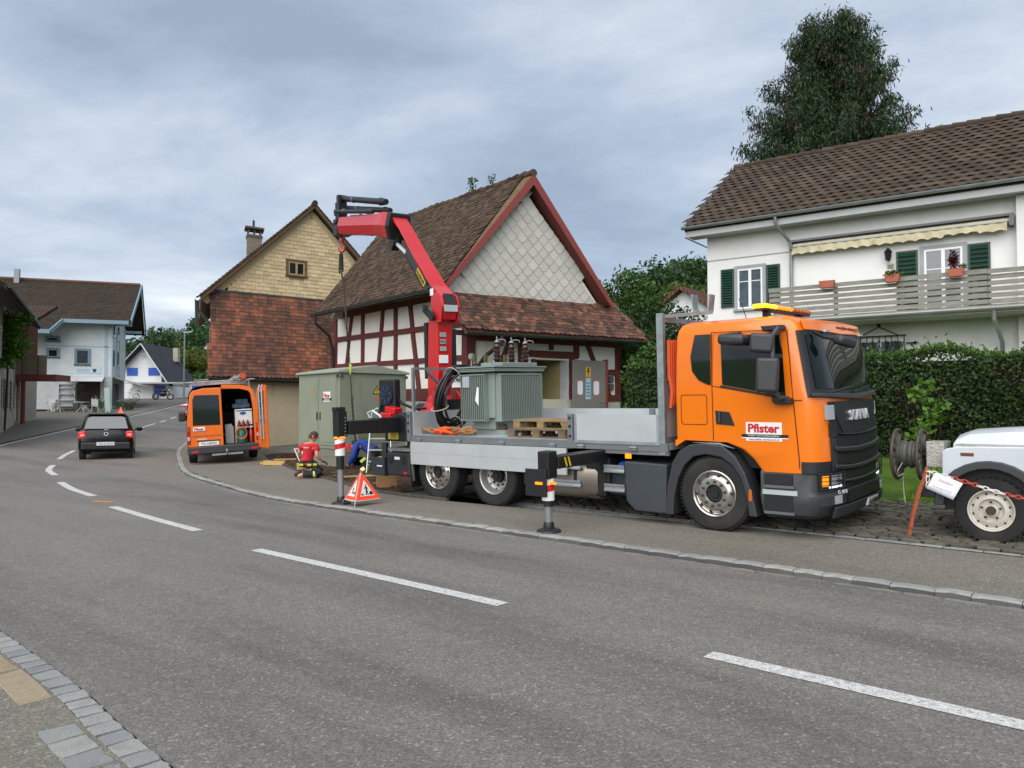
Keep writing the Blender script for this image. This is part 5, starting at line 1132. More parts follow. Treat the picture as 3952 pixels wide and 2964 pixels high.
# lift arm: boomerang from the column head up and over to the elbow
la = taper([(-.34, 3.40, .10, .05, .175, .2), (-.35, 3.62, .17, .05, .175, .2), (-.22, 3.95, .20, .12, .18, .2), (.15, 4.25, .17, .18, .18, .2), (.65, 4.70, .17, .19, .185, .2), (1.15, 5.22, .16, .18, .175, .2), (1.55, 5.62, .15, .17, .17, .2), (1.72, 5.74, .10, .14, .17, .2)])
arm = la.build('lift_arm', M_RED, crn, bevel=.015)
for s_ in (-1, 1):
    hp = BM(); hp.prism([(-.46, 3.30), (-.22, 3.30), (-.05, 3.7), (-.1, 3.95), (-.42, 3.85), (-.54, 3.6)], s_ * .185 - .012, s_ * .185 + .012, 'y'); hp.build('hinge_plate', M_RED, arm, bevel=.006)
    pn = BM(); pn.cyl((-.2, s_ * .19, 3.42), (-.2, s_ * .27, 3.42), .075, n=16); pn.cyl((.12, s_ * .19, 3.62), (.12, s_ * .26, 3.62), .065, n=16); pn.build('pivot_pin', M_BLK, arm)
    lk = BM(); lk.prism([(.20, 3.70), (.22, 3.56), (-.15, 3.34), (-.26, 3.36), (-.25, 3.48), (.05, 3.64)], s_ * .235 - .012, s_ * .235 + .012, 'y'); lk.build('link_plate', M_BLK, arm)
lc = BM(); lc.box(.24, .36, -.16, .16, 2.2, 3.35); lc.build('lift_cylinder', M_BLK, crn, bevel=.02)
lc = BM(); lc.box(-.12, .1, -.34, -.21, 2.45, 3.2); lc.build('cylinder_cover', M_BLK, crn, bevel=.02)
def slab(name, a0, h0, a1, h1, s0, s1, mt, parent, th=.012):
    w_ = BM(); w_.prism([(a0, h0), (a1, h1), (a1 - th, h1), (a0 - th, h0)], s0, s1, 'y'); return w_.build(name, mt, parent)
slab('white_plate', -.525, 3.50, -.525, 3.63, -.15, .15, M_ALUP, arm)
slab('arm_opening', -.525, 3.64, -.43, 3.86, -.12, .12, M_BPLAS, arm)
for k, z_ in enumerate((3.02, 2.88, 2.74)): slab('column_label', -.262, z_, -.265, z_ + .09, -.02, .12, mat('grey label', '8b908c', .5, var=.2, vs=30), col_)
text('HPSC', .05, col_, BP(-.278, 2.925, .05), -BS, (0, 0, 1), M_SBLK, 'label_lettering', .001)
slab('column_label', -.250, 2.50, -.256, 2.66, -.06, .14, M_WHITE, col_)
gl = BM(); gl.cyl((-.28, -.28, 3.40), (-.28, -.28, 3.52), .045, n=10); gl.build('green_lamp', mat('green lamp', '0f7a4a', .3), arm)
# elbow cylinder below the arm
ec = BM(); ec.cyl((.55, 0, 4.15), (1.35, 0, 4.92), .075, n=14); ec.build('elbow_cylinder', M_BLK, arm, smooth=True)
ec = BM(); ec.cyl((1.35, 0, 4.92), (1.85, 0, 5.22), .045, n=12); ec.build('piston', M_CHROME, arm, smooth=True)
ec = BM(); ec.prism([(1.7, 5.38), (2.0, 5.10), (2.12, 5.16), (2.1, 5.3), (1.95, 5.45)], -.09, .09, 'y'); ec.build('elbow_link', M_BLK, arm, bevel=.01)
# outer boom: six-sided telescopic box, open black end towards the viewer
def hexsec(a, h, r, dn):
    pts = [(-.16, -.22), (.16, -.22), (.22, -.02), (.18, .2), (-.18, .2), (-.22, -.02)]
    return [(a - dn[1] * y * r * 0 - dn[0] * y * r, x * r, h + dn[1] * y * r) for x, y in pts]
sl_d = Vector((3.25, .62)).normalized(); dn = (sl_d[1], sl_d[0])
ob_ = BM(); ob_.loft([hexsec(1.82, 5.63, 1.3, dn), hexsec(2.1, 5.70, 1.35, dn), hexsec(2.6, 5.80, 1.12, dn), hexsec(4.95, 6.22, 1.02, dn)]); boom = ob_.build('outer_boom', M_RED, crn, bevel=.012)
oc = BM(); oc.loft([hexsec(1.72, 5.60, 1.34, dn), hexsec(1.84, 5.63, 1.42, dn)]); oc.build('boom_end_cap', M_BLK, boom, bevel=.02)
for k in range(4):
    ob2 = BM(); ob2.loft([hexsec(4.9 + k * .10, 6.215 + k * .02, .92 - k * .1, dn), hexsec(5.02 + k * .10, 6.24 + k * .02, .92 - k * .1, dn)]); ob2.build('boom_section', M_BLK, boom)
eh = BM()
eh.box(5.02, 5.3, -.2, .2, 6.0, 6.42); eh.box(5.1, 5.24, -.12, .12, 6.35, 7.05); eh.box(5.2, 5.5, -.1, .1, 6.58, 6.7); eh.box(5.42, 5.5, -.06, .06, 6.5, 6.92); eh.box(5.0, 5.2, -.24, .24, 6.28, 6.36); eh.build('boom_head', M_BLK, boom, bevel=.012)
for (a0, h0, a1, h1, s_, r_) in ((5.2, 6.98, 2.45, 6.30, -.02, .075), (5.1, 6.72, 2.40, 6.10, -.10, .065), (5.1, 6.50, 2.75, 6.04, -.24, .055), (5.1, 6.60, 2.7, 6.1, .2, .055)):
    t_ = BM(); t_.cyl((a0, s_, h0), (a1 + .3, s_, h1 + .07), r_, n=14); tt = t_.build('extension_cylinder', M_BLK, boom, smooth=True)
    t_ = BM(); t_.cyl((a1 + .3, s_, h1 + .07), (a1, s_, h1), r_ * 1.25, r_ * .9, n=14); t_.build('cylinder_head', M_BPLAS, tt, smooth=True)
    t_ = BM(); t_.cyl(((a0 + a1) / 2 + .6, s_, (h0 + h1) / 2 + .14), ((a0 + a1) / 2 + .55, s_, (h0 + h1) / 2 + .128), r_ * 1.06, n=14); t_.build('clamp_band', M_GALV, tt, smooth=True)
hb2 = BM(); hb2.tube([(3.6, -.2, 6.14), (3.58, -.26, 6.0), (3.62, -.24, 5.82), (3.5, -.1, 5.72)], .02, 6); hb2.build('boom_hose', M_BPLAS, boom, smooth=True)
for (a, h) in ((4.4, 5.88), (2.5, 5.50)):
    l_ = BM(); l_.prism([(a - .12, h), (a + .15, h + .05), (a + .1, h + .16), (a - .1, h + .14)], -.05, .05, 'y'); l_.build('boom_lug', M_RED, boom)
yl = BM(); yl.box(2.72, 2.88, -.262, -.258, 5.82, 5.92); yl.build('warning_label', mat('label yellow', 'b9a432'), boom)
# lettering along the lift arm: dark strip, yellow badge
d3 = (BP(1.05, 5.06) - BP(.1, 4.12)).normalized(); u3 = BS.cross(-d3)
dk = BM(); dk.prism([(.02, 4.02), (.12, 3.96), (.46, 4.28), (1.02, 4.90), (.95, 4.97), (.30, 4.36)], .196, .211, 'y'); dko = dk.build('badge_strip', mat('dark badge strip', '2c2b2b', .5), arm)
bq = BM(); c0, c1 = (.17, 4.10), (.50, 4.45); w2 = .062; nx_, nz_ = -.727, .686
bq.prism([(c0[0] + nx_ * w2, c0[1] + nz_ * w2), (c0[0] - nx_ * w2, c0[1] - nz_ * w2), (c1[0] - nx_ * w2, c1[1] - nz_ * w2), (c1[0] + nx_ * w2, c1[1] + nz_ * w2)], .205, .214, 'y'); bqo = bq.build('badge', mat('badge yellow', 'c9a400', .4), dko, bevel=.004)
text('PALFINGER', .085, bqo, BP(.335, 4.275, .2165), -d3, u3, M_SBLK, 'badge_lettering', .002, fit=.43, bold=.02)
slab('arm_sticker', -.2, 3.85, -.2, 3.99, .206, .21, M_WHITE, arm, th=-.14)

# ---------------------------------------------------------------- load on the flatbed (things of their own, standing in the truck's frame)
bpy.context.view_layer.update()
TW = truck.matrix_basis.copy()
def on_truck(name, label, cat, x, y, z, rz=0.0, group=None):
    M = TW @ Matrix.Translation((x, y, z)) @ Matrix.Rotation(rz, 4, 'Z'); l_, r_, _ = M.decompose(); e_ = r_.to_euler()
    return thing(name, label, cat, l_, e_.z, group, e_.x, e_.y)
M_TRAFO = mat('grey green transformer paint', '7b867f', .4, .1, var=.06, vs=2, rv=.06); M_PORC = mat('brown porcelain', '2c100e', .15, coat=.4)
tr = on_truck('power_transformer', 'grey green power transformer with cooling fins and brown porcelain bushings on the flatbed', 'transformer', -4.72, -.10, 1.15)
# local: x -.44.. .44, y -.70.. .70
mb = MB()
for y_ in (-.42, .42): mb.box(-.46, .46, y_ - .06, y_ + .06, .0, .085)
mb.build('skid', M_TRAFO, tr)
mb = MB(); mb.box(-.27, .27, -.52, .52, .09, 1.12); mb.box(-.34, .34, -.6, .6, .30, 1.10); tank = mb.build('tank', M_TRAFO, tr, bevel=.012)
mb = MB(); mb.box(-.47, .47, -.74, .74, 1.20, 1.225); mb.box(-.45, .45, -.72, .72, 1.17, 1.185); mb.build('lid', M_TRAFO, tr)
mb = MB(); mb.box(-.44, .44, -.70, .70, 1.13, 1.17); mb.build('rim_band', M_TRAFO, tr)
fx = MB().box(.0, .17, -.006, .006, .24, 1.09).mesh('fin', M_TRAFO); fy = MB().box(-.006, .006, -.15, .0, .24, 1.09).mesh('fin', M_TRAFO)
for i in range(24):
    y_ = -.56 + 1.12 * i / 23
    mesh_obj('fin', fx, tank, Matrix.Translation((.30, y_, 0))); mesh_obj('fin', fx, tank, Matrix.Translation((-.30, y_, 0)) @ Matrix.Rotation(math.pi, 4, 'Z'))
for i in range(13):
    x_ = -.38 + .56 * i / 12
    mesh_obj('fin', fy, tank, Matrix.Translation((x_, -.56, 0))); mesh_obj('fin', fy, tank, Matrix.Translation((-x_, .56, 0)) @ Matrix.Rotation(math.pi, 4, 'Z'))
for z_ in (.26, 1.07):
    mb = MB(); mb.cyl((.472, -.57, z_), (.472, .57, z_), .008, n=6); mb.build('fin_rod', M_TRAFO, tank); mb = MB(); mb.cyl((-.39, -.712, z_), (.19, -.712, z_), .008, n=6); mb.build('fin_rod', M_TRAFO, tank)
mb = MB(); mb.box(-.12, .4, -.45, .55, 1.225, 1.29); mb.build('bushing_box', M_TRAFO, tr, bevel=.01)
for i, y_ in enumerate((-.35, .05, .45)):
    mb = MB(); pr = [(.075, 0)]
    for k in range(4): z_ = .03 + k * .075; pr += [(.05, z_), (.085 - k * .006, z_ + .035), (.05, z_ + .05)]
    pr += [(.045, .33), (.05, .36), (.0, .37)]
    mb.lathe(pr, (.2, y_, 1.29), (0, 0, 1), 18); bs_ = mb.build('bushing', M_PORC, tr, smooth=True)
    mb = MB(); mb.lathe([(.03, .36), (.055, .37), (.03, .40), (.012, .41), (.012, .47), (.0, .475)], (.2, y_, 1.29), (0, 0, 1), 12); mb.tube([(.2, y_, 1.70), (.26, y_ + .05, 1.71), (.30, y_ + .1, 1.70), (.31, y_ + .11, 1.66)], .01, 6); mb.build('terminal', M_GALV, bs_, smooth=True)
for y_ in (-.5, -.2, .1, .35):
    mb = MB(); mb.lathe([(.05, 0), (.03, .03), (.05, .06), (.03, .09), (.02, .12)], (-.22, y_, 1.225), (0, 0, 1), 12); b2 = mb.build('low_voltage_bushing', M_PORC, tr, smooth=True); MB().box(-.24, -.2, y_ - .035, y_ + .035, 1.33, 1.46).build('terminal_flag', mat('tinned copper', '6d6a3c', .4, .6), b2)
mb = MB(); mb.cyl((-.3, -.5, 1.225), (-.3, -.5, 1.36), .015, n=8); mb.cyl((-.3, -.53, 1.42), (-.3, -.47, 1.42), .055, n=16); mb.build('oil_gauge', M_GALV, tr)
for (x_, y_) in ((.38, -.66), (-.36, .62)): MB().tube([(x_ - .04, y_, 1.22), (x_ - .04, y_, 1.27), (x_, y_, 1.30), (x_ + .04, y_, 1.27), (x_ + .04, y_, 1.22)], .012, 6).build('lifting_eye', M_TRAFO, tr)
MB().box(-.33, -.16, -.722, -.716, .85, 1.05).build('rating_plate', mat('rating plate', 'a9adb6', .4, .3, var=.25, vs=40), tr)
MB().prism([(-.02, .62), (.03, .86), (.07, .84), (.06, .52)], -.722, -.717, 'y').build('paper_tag', M_WHITE, tr)
for x_, y_ in ((.36, -.42), (.36, .42)): MB().cyl((x_ - .0, y_ - .05, .11), (x_, y_ + .05, .11), .085, n=18).build('roller', mat('rusty roller', '4a4036', .7, .4, var=.3), tr, smooth=True)
# pallets
M_PAL = custom('pallet wood', lambda t: wood(t, '4e4030', '735f47'), .9); M_PAL2 = custom('light pallet wood', lambda t: wood(t, '6b573c', '8f7652'), .9)
def pallet(x, y, z, rz, mt, label):
    p_ = on_truck('pallet', label, 'pallet', x, y, z, rz, 'pallets stacked on the flatbed')
    for y_ in (-.35, 0, .35):
        for x_ in (-.52, 0, .52): MB().box(x_ - .07, x_ + .07, y_ - .05, y_ + .05, .02, .10).build('block', mt, p_)
        MB().box(-.6, .6, y_ - .05, y_ + .05, 0, .02).build('bottom_board', mt, p_)
    for x_ in (-.52, 0, .52): MB().box(x_ - .07, x_ + .07, -.4, .4, .10, .12).build('stringer_board', mt, p_)
    for i in range(7): y_ = -.345 + .115 * i; MB().box(-.6, .6, y_ - .05, y_ + .05, .12, .143).build('deck_board', mt, p_)
    return p_
pallet(-3.22, -.62, 1.152, R(1), M_PAL, 'dark weathered wooden pallet at the bottom of the stack on the flatbed')
pallet(-3.12, -.60, 1.296, R(-2), M_PAL2, 'paler wooden pallet on top of the other pallet on the flatbed')
# cable coil, hung on the rear rack
rk = MB(); rk.box(-6.0, -5.95, -1.2, -1.15, 1.58, 2.40); rk.box(-6.0, -5.95, -1.15, 1.15, 2.355, 2.40); rk.box(-6.0, -5.95, 1.15, 1.2, 1.58, 2.40)
rack = rk.build('rear_rack', M_GALV, truck)
MB().bar((-5.975, -.85, 2.36), (-5.975, -.35, 1.95), .045, .045, (1, 0, 0)).build('rack_brace', M_GALV, rack); MB().bar((-5.975, -.35, 2.36), (-5.975, -.35, 1.6), .045, .045, (1, 0, 0)).build('rack_brace', M_GALV, rack)
cc = on_truck('cable_coil', 'coil of thick black cable leaning against the rear rack beside the transformer', 'cable', -5.42, -.62, 1.15)
M_CAB = mat('black cable', '141517', .45, var=.2, vs=10)
for k in range(9):
    rr = .44 + .045 * (k % 4) + random.uniform(-.015, .015); x_ = -.10 + .05 * (k // 2) + random.uniform(-.01, .01); pts = []
    for i in range(48):
        t = 2 * math.pi * i / 48; sq = 1.05 if math.sin(t) > 0 else .99
        pts.append((x_ + .14 * math.sin(t) + .01 * math.sin(3 * t + k), .84 * rr * math.cos(t) + .012 * math.sin(5 * t + k), .04 + .62 + rr * 1.0 * math.sin(t) * sq + .01 * math.cos(4 * t + 2 * k)))
    mb = MB(); mb.tube(pts, .023, 8, closed=True); mb.build('cable_loop', M_CAB, cc, smooth=True)
for t in (R(120), R(200), R(285)):
    mb = MB(); c_ = Vector((.02 + .14 * math.sin(t), .84 * .5 * math.cos(t), .66 + .5 * math.sin(t))); rad = Vector((0, math.cos(t), math.sin(t))); pts = [c_ + rad * (.15 * math.cos(a)) + Vector((1, 0, 0)) * (.17 * math.sin(a)) for a in [2 * math.pi * i / 16 for i in range(16)]]
    mb.tube(pts, .009, 6, closed=True); mb.build('rope_tie', mat('pale rope', 'a79d8c', .8), cc, smooth=True)
# straps
def strap(label, x, y, n, mt, seed, w=.05, name='lifting_strap', spread=.3):
    o_ = on_truck(name, label, 'strap', x, y, 1.152); rr = random.Random(seed)
    mb = MB()
    for k in range(n):
        ph = rr.uniform(0, 6.28); ax, ay = rr.uniform(.1, spread), rr.uniform(.06, .12); hz = rr.uniform(.03, .1); pts = []
        cx, cy = rr.uniform(-.12, .12), rr.uniform(-.05, .05); secs = []
        for i in range(26):
            t = 2 * math.pi * i / 26; p_ = Vector((cx + ax * math.cos(t) + .03 * math.sin(3 * t + ph), cy + ay * math.sin(t + .4), .012 + hz * (.5 + .5 * math.sin(2 * t + ph)))); secs.append((p_, t))
        vs = []
        for p_, t in secs: vs += [p_, p_ + Vector((.01 * math.cos(t), .02 * math.sin(t), w))]
        mb.add(vs, [(2 * i, 2 * ((i + 1) % 26), 2 * ((i + 1) % 26) + 1, 2 * i + 1) for i in range(26)])
    q = mb.build('webbing', mt, o_, smooth=True); s_ = q.modifiers.new('solid', 'SOLIDIFY'); s_.thickness = .008
    return o_
strap('bright orange lifting strap heaped on the flatbed edge below the cable coil', -5.25, -1.02, 6, mat('orange webbing', 'e0521a', .7, var=.12, vs=9), 4)
strap('brown lifting strap crumpled behind the orange strap near the bed corner', -5.52, -.95, 4, mat('brown webbing', '8a6440', .8, var=.15, vs=9), 8)
strap('brown lifting strap rolled beside the transformer skid', -4.85, -1.0, 5, mat('brown webbing', '8a6440', .8), 15, spread=.2)

# hook, chain and sling hanging from the boom tip to the kiosk
hk = thing('crane_hook', 'red crane hook hanging from the boom tip', 'hook', tuple(TW @ BP(5.25, 6.0)))
mb = MB(); mb.cyl((0, 0, .1), (0, 0, -.1), .03, n=10); mb.cyl((0, 0, -.06), (0, 0, -.13), .06, n=12); mb.build('swivel', M_RED, hk)
mb = MB(); mb.tube([(0, 0, -.12), (.02, -.0, -.2), (.075, 0, -.26), (.085, 0, -.33), (.04, 0, -.39), (-.03, 0, -.39), (-.07, 0, -.34), (-.075, 0, -.30)], [.03, .03, .035, .038, .036, .03, .022, .012], 10); mb.build('hook', M_RED, hk, smooth=True)
HKP = TW @ BP(5.25, 6.0) - Vector((0, 0, .36))
def chain(parent, pts, link, rad, mt, name='chain_link', every=1):
    L_ = length(pts); n_ = int(L_ / (link * .72)); c_ = resample(pts, n_ + 1); mb = MB()
    for i in range(8): pass
    ring = [(link * .5 * (1 if math.cos(t) > 0 else -1) * (abs(math.cos(t)) ** .8), link * .28 * math.sin(t), 0) for t in [2 * math.pi * i / 12 for i in range(12)]]
    mb.tube(ring, rad, 6, closed=True); me = mb.mesh(name, mt, True)
    for i in range(n_):
        d = (c_[i + 1] - c_[i]).normalized(); q = d.to_track_quat('X', 'Z') @ Euler((R(90) * (i % 2) + R(20), 0, 0)).to_quaternion(); mesh_obj(name, me, parent, Matrix.LocRotScale((c_[i] + c_[i + 1]) / 2, q, None))
M_CHAIN = mat('dark steel chain', '2b2a26', .5, .6, var=.3, vs=20)
sl = thing('lifting_sling', 'dark lifting chain with rope section hanging from the crane hook to the kiosk', 'chain', tuple(HKP))
P1 = Vector((-.0, .0, .02)); end = Vector((-3.98, 19.22, 1.05)) - HKP
def sp_at(z): t = -z / -end.z; return end * t
mb = MB()
for k in range(3): mb.tube([(0, 0, -.02), (.03 * (k - 1), .01, -.2), (.03 * (k - 1), 0, -.42), (.0, 0, -.5)], .018, 6)
mb.build('sling_ring', M_CHAIN, sl, smooth=True)
chain(sl, [Vector((.03, 0, -.1)), Vector((.05, 0, -.55))], .07, .011, M_CHAIN); chain(sl, [Vector((-.03, 0, -.1)), Vector((-.04, 0, -.6))], .07, .011, M_CHAIN)
mb = MB(); mb.tube([Vector((0, 0, -.5)), end * .22, end * .40], .022, 8); mb.build('rope', mat('brown rope', '3b3222', .8, var=.2), sl, smooth=True)
chain(sl, [end * .40, end * .62], .075, .011, M_CHAIN)
mb = MB(); mb.tube([end * .62, end * .63 + Vector((.03, 0, 0)), end * .66 + Vector((.02, 0, 0)), end * .68], [.012, .04, .035, .012], 8); mb.build('green_clevis', mat('lime green clevis', '9aa836', .5), sl, smooth=True)
mb = MB(); mb.tube([end * .68, end * .80], .018, 8); mb.build('rope', mat('brown rope', '3b3222'), sl, smooth=True)
chain(sl, [end * .80, end * 1.0, end + Vector((.1, -.02, -.35))], .075, .011, M_CHAIN)

# ---------------------------------------------------------------- cars and vans (local: +y forward, +x right, z up)
def wheel_car(parent, x, y, r, w, rim_mt, side, spokes=5, tyre=M_RUB, steel=False):
    sg = side; o = Vector((x, y, r)); ax = (sg, 0, 0); mb = MB()
    mb.lathe([(r * .55, -w), (r * .96, -w + .01), (r, -w + .04), (r, -.03), (r * .97, -.008), (r * .8, .004), (r * .66, -.006), (r * .63, -.02)], o, ax, 36); wo = mb.build('wheel', tyre, parent, smooth=25)
    rm = MB()
    if steel: rm.lathe([(r * .64, -.01), (r * .63, .004), (r * .6, .0), (r * .575, -.04), (r * .53, -.055), (r * .45, -.03), (r * .36, -.02), (r * .30, -.05), (r * .2, -.055), (r * .19, -.02), (0, -.015)], o, ax, 36)
    else:
        rm.lathe([(r * .64, -.01), (r * .62, .002), (r * .59, -.01), (r * .56, -.07), (r * .2, -.075), (0, -.075)], o, ax, 30)
        for i in range(spokes):
            t = 2 * math.pi * i / spokes; a_ = o + Vector((-sg * .02, math.cos(t) * r * .12, math.sin(t) * r * .12)); b_ = o + Vector((-sg * .012, math.cos(t) * r * .57, math.sin(t) * r * .57)); rm.bar(a_, b_, .05, .02, (1, 0, 0))
    ro = rm.build('rim', rim_mt, wo, smooth=30)
    return wo, ro
def shell(parent, secs, mats, mf, name='body', sub=0, smooth=35, cap=True):
    mb = MB(); mb.loft(secs, mf=mf, cap=cap); return mb.build(name, mats, parent, smooth=smooth)

# --- orange panel van, seen from behind with its right rear door open
VANO = mat('orange van paint', 'd8650c', .3, var=.06, vs=1.2, coat=.4, dirt=.1)
van = thing('panel_van', 'orange panel van with roof rack and one rear door open parked on the pavement', 'van', (-8.42, 22.35, .15), R(23.0), ry=R(-3.6))
half = [(.90, .36), (.985, .50), (.99, 1.12), (.955, 1.55), (.895, 2.02), (.82, 2.17), (.70, 2.235), (.4, 2.275), (0, 2.285)]
def vsec(y, kw=1.0, ztop=None, zlow=None, f=None):
    pts = []
    for x_, z_ in half:
        z2 = z_ if not ztop else min(z_, ztop + (z_ - 2.285) * .3) if z_ > ztop * .8 else z_
        pts.append((x_ * kw, y, z2))
    return pts[:-1] + [(0, y, pts[-1][2])] + [(-p[0], y, p[2]) for p in reversed(pts[:-1])]
secs = [vsec(.05), vsec(.6), vsec(2.4), vsec(4.0)]
secs += [[(p[0] * .99, 4.5, p[2] if p[2] < 1.3 else 1.3 + (p[2] - 1.3) * .86) for p in vsec(4.5)], [(p[0] * .97, 5.0, p[2] if p[2] < 1.2 else 1.2 + (p[2] - 1.2) * .22) for p in vsec(5.0)], [(p[0] * .92, 5.65, p[2] if p[2] < 1.0 else 1.0 + (p[2] - 1.0) * .12) for p in vsec(5.65)], [(p[0] * .85, 5.8, .4 + (p[2] - .4) * .28) for p in vsec(5.8)]]
mb = MB(); mb.loft(secs, cap=False); body = mb.build('body', VANO, van, smooth=35)
mb = MB(); mb.box(-.88, .88, 4.02, 4.05, .5, 2.1); mb.box(-.9, -.86, .1, 4.0, .5, 2.0); mb.box(.86, .9, .1, 4.0, .5, 2.0); mb.box(-.86, .86, .1, 4.0, .45, .52); mb.box(-.8, .8, .1, 4.0, 2.12, 2.16); mb.build('load_bay', mat('van interior', '2a2a2a', .8, var=.2), van)
# rear frame pillars
mb = MB(); mb.prism([(.86, .5), (.99, .5), (.96, 1.55), (.90, 2.02), (.80, 2.18), (.5, 2.25), (0, 2.27), (0, 2.16), (.5, 2.13), (.74, 2.06), (.80, 1.98), (.86, 1.5)], 0.0, .07, 'y'); mb.build('rear_frame', VANO, van)
dr = MB(); dr.prism([(-.97, .50), (-.012, .50), (-.012, 2.19), (-.5, 2.19), (-.80, 2.12), (-.87, 2.0), (-.94, 1.5), (-.975, 1.1)], -.03, .04, 'y'); door_l = dr.build('rear_door', VANO, van, bevel=.015, label='closed left rear door')
MB().prism([(-.82, 1.12), (-.08, 1.10), (-.08, 1.98), (-.74, 2.0), (-.80, 1.86)], -.038, -.031, 'y').build('rear_window', mat('van glass', '141d1f', .04, spec=.7), door_l, bevel=.003)
s_ = MB().box(-.82, -.50, -.037, -.031, .93, 1.07).build('door_sign', M_WHITE, door_l); text('Pfister', .085, s_, (-.66, -.040, 1.01), (1, 0, 0), (0, 0, 1), M_SRED, 'sign_lettering', .001, fit=.27, bold=.03); MB().box(-.82, -.48, -.039, -.036, .935, .955).build('sign_band', M_SBLK, s_)
text('pfister-starkstrom.ch', .05, door_l, (-.40, -.036, .80), (1, 0, 0), (0, 0, 1), mat('dark red print', '7a1c10', .5), 'web_lettering', .001, fit=.88, bold=.012)
MB().box(-.74, -.10, -.05, -.031, .645, .675).build('handle_strip', M_BPLAS, door_l, bevel=.006)
p_ = MB().box(-.68, -.15, -.048, -.03, .52, .635).build('number_plate', M_WHITE, door_l); text('TG·150752', .075, p_, (-.415, -.051, .577), (1, 0, 0), (0, 0, 1), M_SBLK, 'plate_number', .001, fit=.42, bold=.01)
MB().box(-.97, -.012, -.03, .03, .34, .50).build('door_foot', VANO, door_l)
MB().box(-.72, -.46, -.042, -.031, .70, .725).build('badge', M_CHROME, door_l)
hg = MB(); hg.box(-.99, -.93, -.045, -.02, 1.5, 1.56); hg.box(-.99, -.93, -.045, -.02, .42, .48); hg.build('hinges', VANO, door_l)
# open right door: swung out past 90 degrees, inner skin and edge visible
ro = bpy.data.objects.new('open_door_pivot', None)
mb = MB(); mb.prism([(.0, .36), (.96, .36), (.96, 2.18), (.5, 2.18), (.16, 2.1), (.08, 1.95), (.03, 1.3)], -.035, .035, 'y'); dro = mb.build('open_door', VANO, van, bevel=.012); dro.location = (.985, -.02, 0); dro.rotation_euler = (0, 0, R(-80))
MB().prism([(.18, .5), (.82, .5), (.82, 1.0), (.14, 1.0)], .036, .045, 'y').build('door_lining', mat('grey lining', '3b3b3b', .8), dro)
MB().prism([(.14, 1.12), (.82, 1.12), (.82, 2.0), (.26, 2.0)], -.042, -.036, 'y').build('rear_window', mat('van glass', '141d1f'), dro)
lad = MB(); lad.tube([(.55, -.09, .62), (.55, -.09, 2.1), (.55, -.05, 2.2)], .022, 8); lad.tube([(.85, -.09, .62), (.85, -.09, 2.1), (.85, -.05, 2.2)], .022, 8)
for z_ in (.8, 1.1, 1.4, 1.7, 2.0): lad.cyl((.55, -.09, z_), (.85, -.09, z_), .016, n=8)
lad.build('door_ladder', M_ALU, dro, smooth=True)
bm_ = MB(); secs = [[(x_ * .985, y_, z_) for x_, z_ in ((-1.0, .30), (-1.0, .48), (1.0, .48), (1.0, .30))] for y_ in (-.10, .12)]; bm_.prism([(-1.0, .28), (1.0, .28), (1.0, .50), (-1.0, .50)], -.09, .15, 'y'); bo = bm_.build('bumper', M_DPLAS, van, bevel=.03)
for x_ in (-.9, .75): MB().box(x_, x_ + .2, -.097, -.09, .33, .39).build('reflector', M_HIRED, bo)
mb = MB(); mb.box(-.35, .5, -.2, -.12, .22, .27); mb.cyl((.06, -.2, .25), (.06, -.28, .33), .03, n=8); mb.ball((.06, -.28, .36), .035, 8, 6); mb.build('tow_bar', M_RIMD, bo)
for s_ in (-1, 1):
    a, b = sorted((s_ * .90, s_ * 1.0)); tl = MB().prism([(a, .58), (b, .58), (b - (.01 if s_ > 0 else -.0), 1.10), (a + .01, 1.10)], -.05, .06, 'y').build('tail_light', mat('red tail light', '9a0f12', .15, coat=.5), van, bevel=.01); MB().box(a + .015, b - .015, -.057, -.05, .70, .80).build('reverse_lens', M_LAMPC, tl); MB().box(a + .015, b - .015, -.057, -.05, .95, 1.06).build('indicator_lens', mat('dim amber lens', '8a4a20', .3), tl)
    for y_ in (.95, 4.75): wheel_car(van, s_ * .97, y_, .34, .24, M_RIMD, s_, steel=True)
for s_ in (-1,):
    mm = MB().obox((-1.13, 4.1, 1.35), (.22, .12, .32)).build('mirror', M_BPLAS, van, bevel=.04); MB().bar((-.97, 4.15, 1.3), (-1.1, 4.12, 1.33), .06, .1).build('mirror_arm', M_BPLAS, mm)
rk2 = MB()
for x_ in (-.82, .82): rk2.bar((x_, .1, 2.40), (x_, 3.6, 2.40), .035, .035)
for y_ in (.25, 1.3, 2.4, 3.4): rk2.bar((-.85, y_, 2.38), (.85, y_, 2.38), .04, .03); rk2.cyl((-.8, y_, 2.18), (-.8, y_, 2.4), .02, n=6); rk2.cyl((.8, y_, 2.18), (.8, y_, 2.4), .02, n=6)
rko = rk2.build('roof_rack', M_ALU, van); 
rr = MB(); rr.cyl((-.95, .05, 2.37), (.95, .05, 2.40), .02, n=8); rr.build('rack_roller', M_GALV, rko)
ladr = MB()
for x_ in (-.7, -.35): ladr.bar((x_, .0, 2.44), (x_, 3.2, 2.44), .03, .06)
for y_ in np.linspace(.1, 3.1, 11): ladr.cyl((-.7, y_, 2.44), (-.35, y_, 2.44), .014, n=6)
tag(ladr.build('roof_ladder', M_GALV), 'aluminium ladder lying on the roof rack of the orange van', 'ladder').matrix_world = van.matrix_basis.copy()
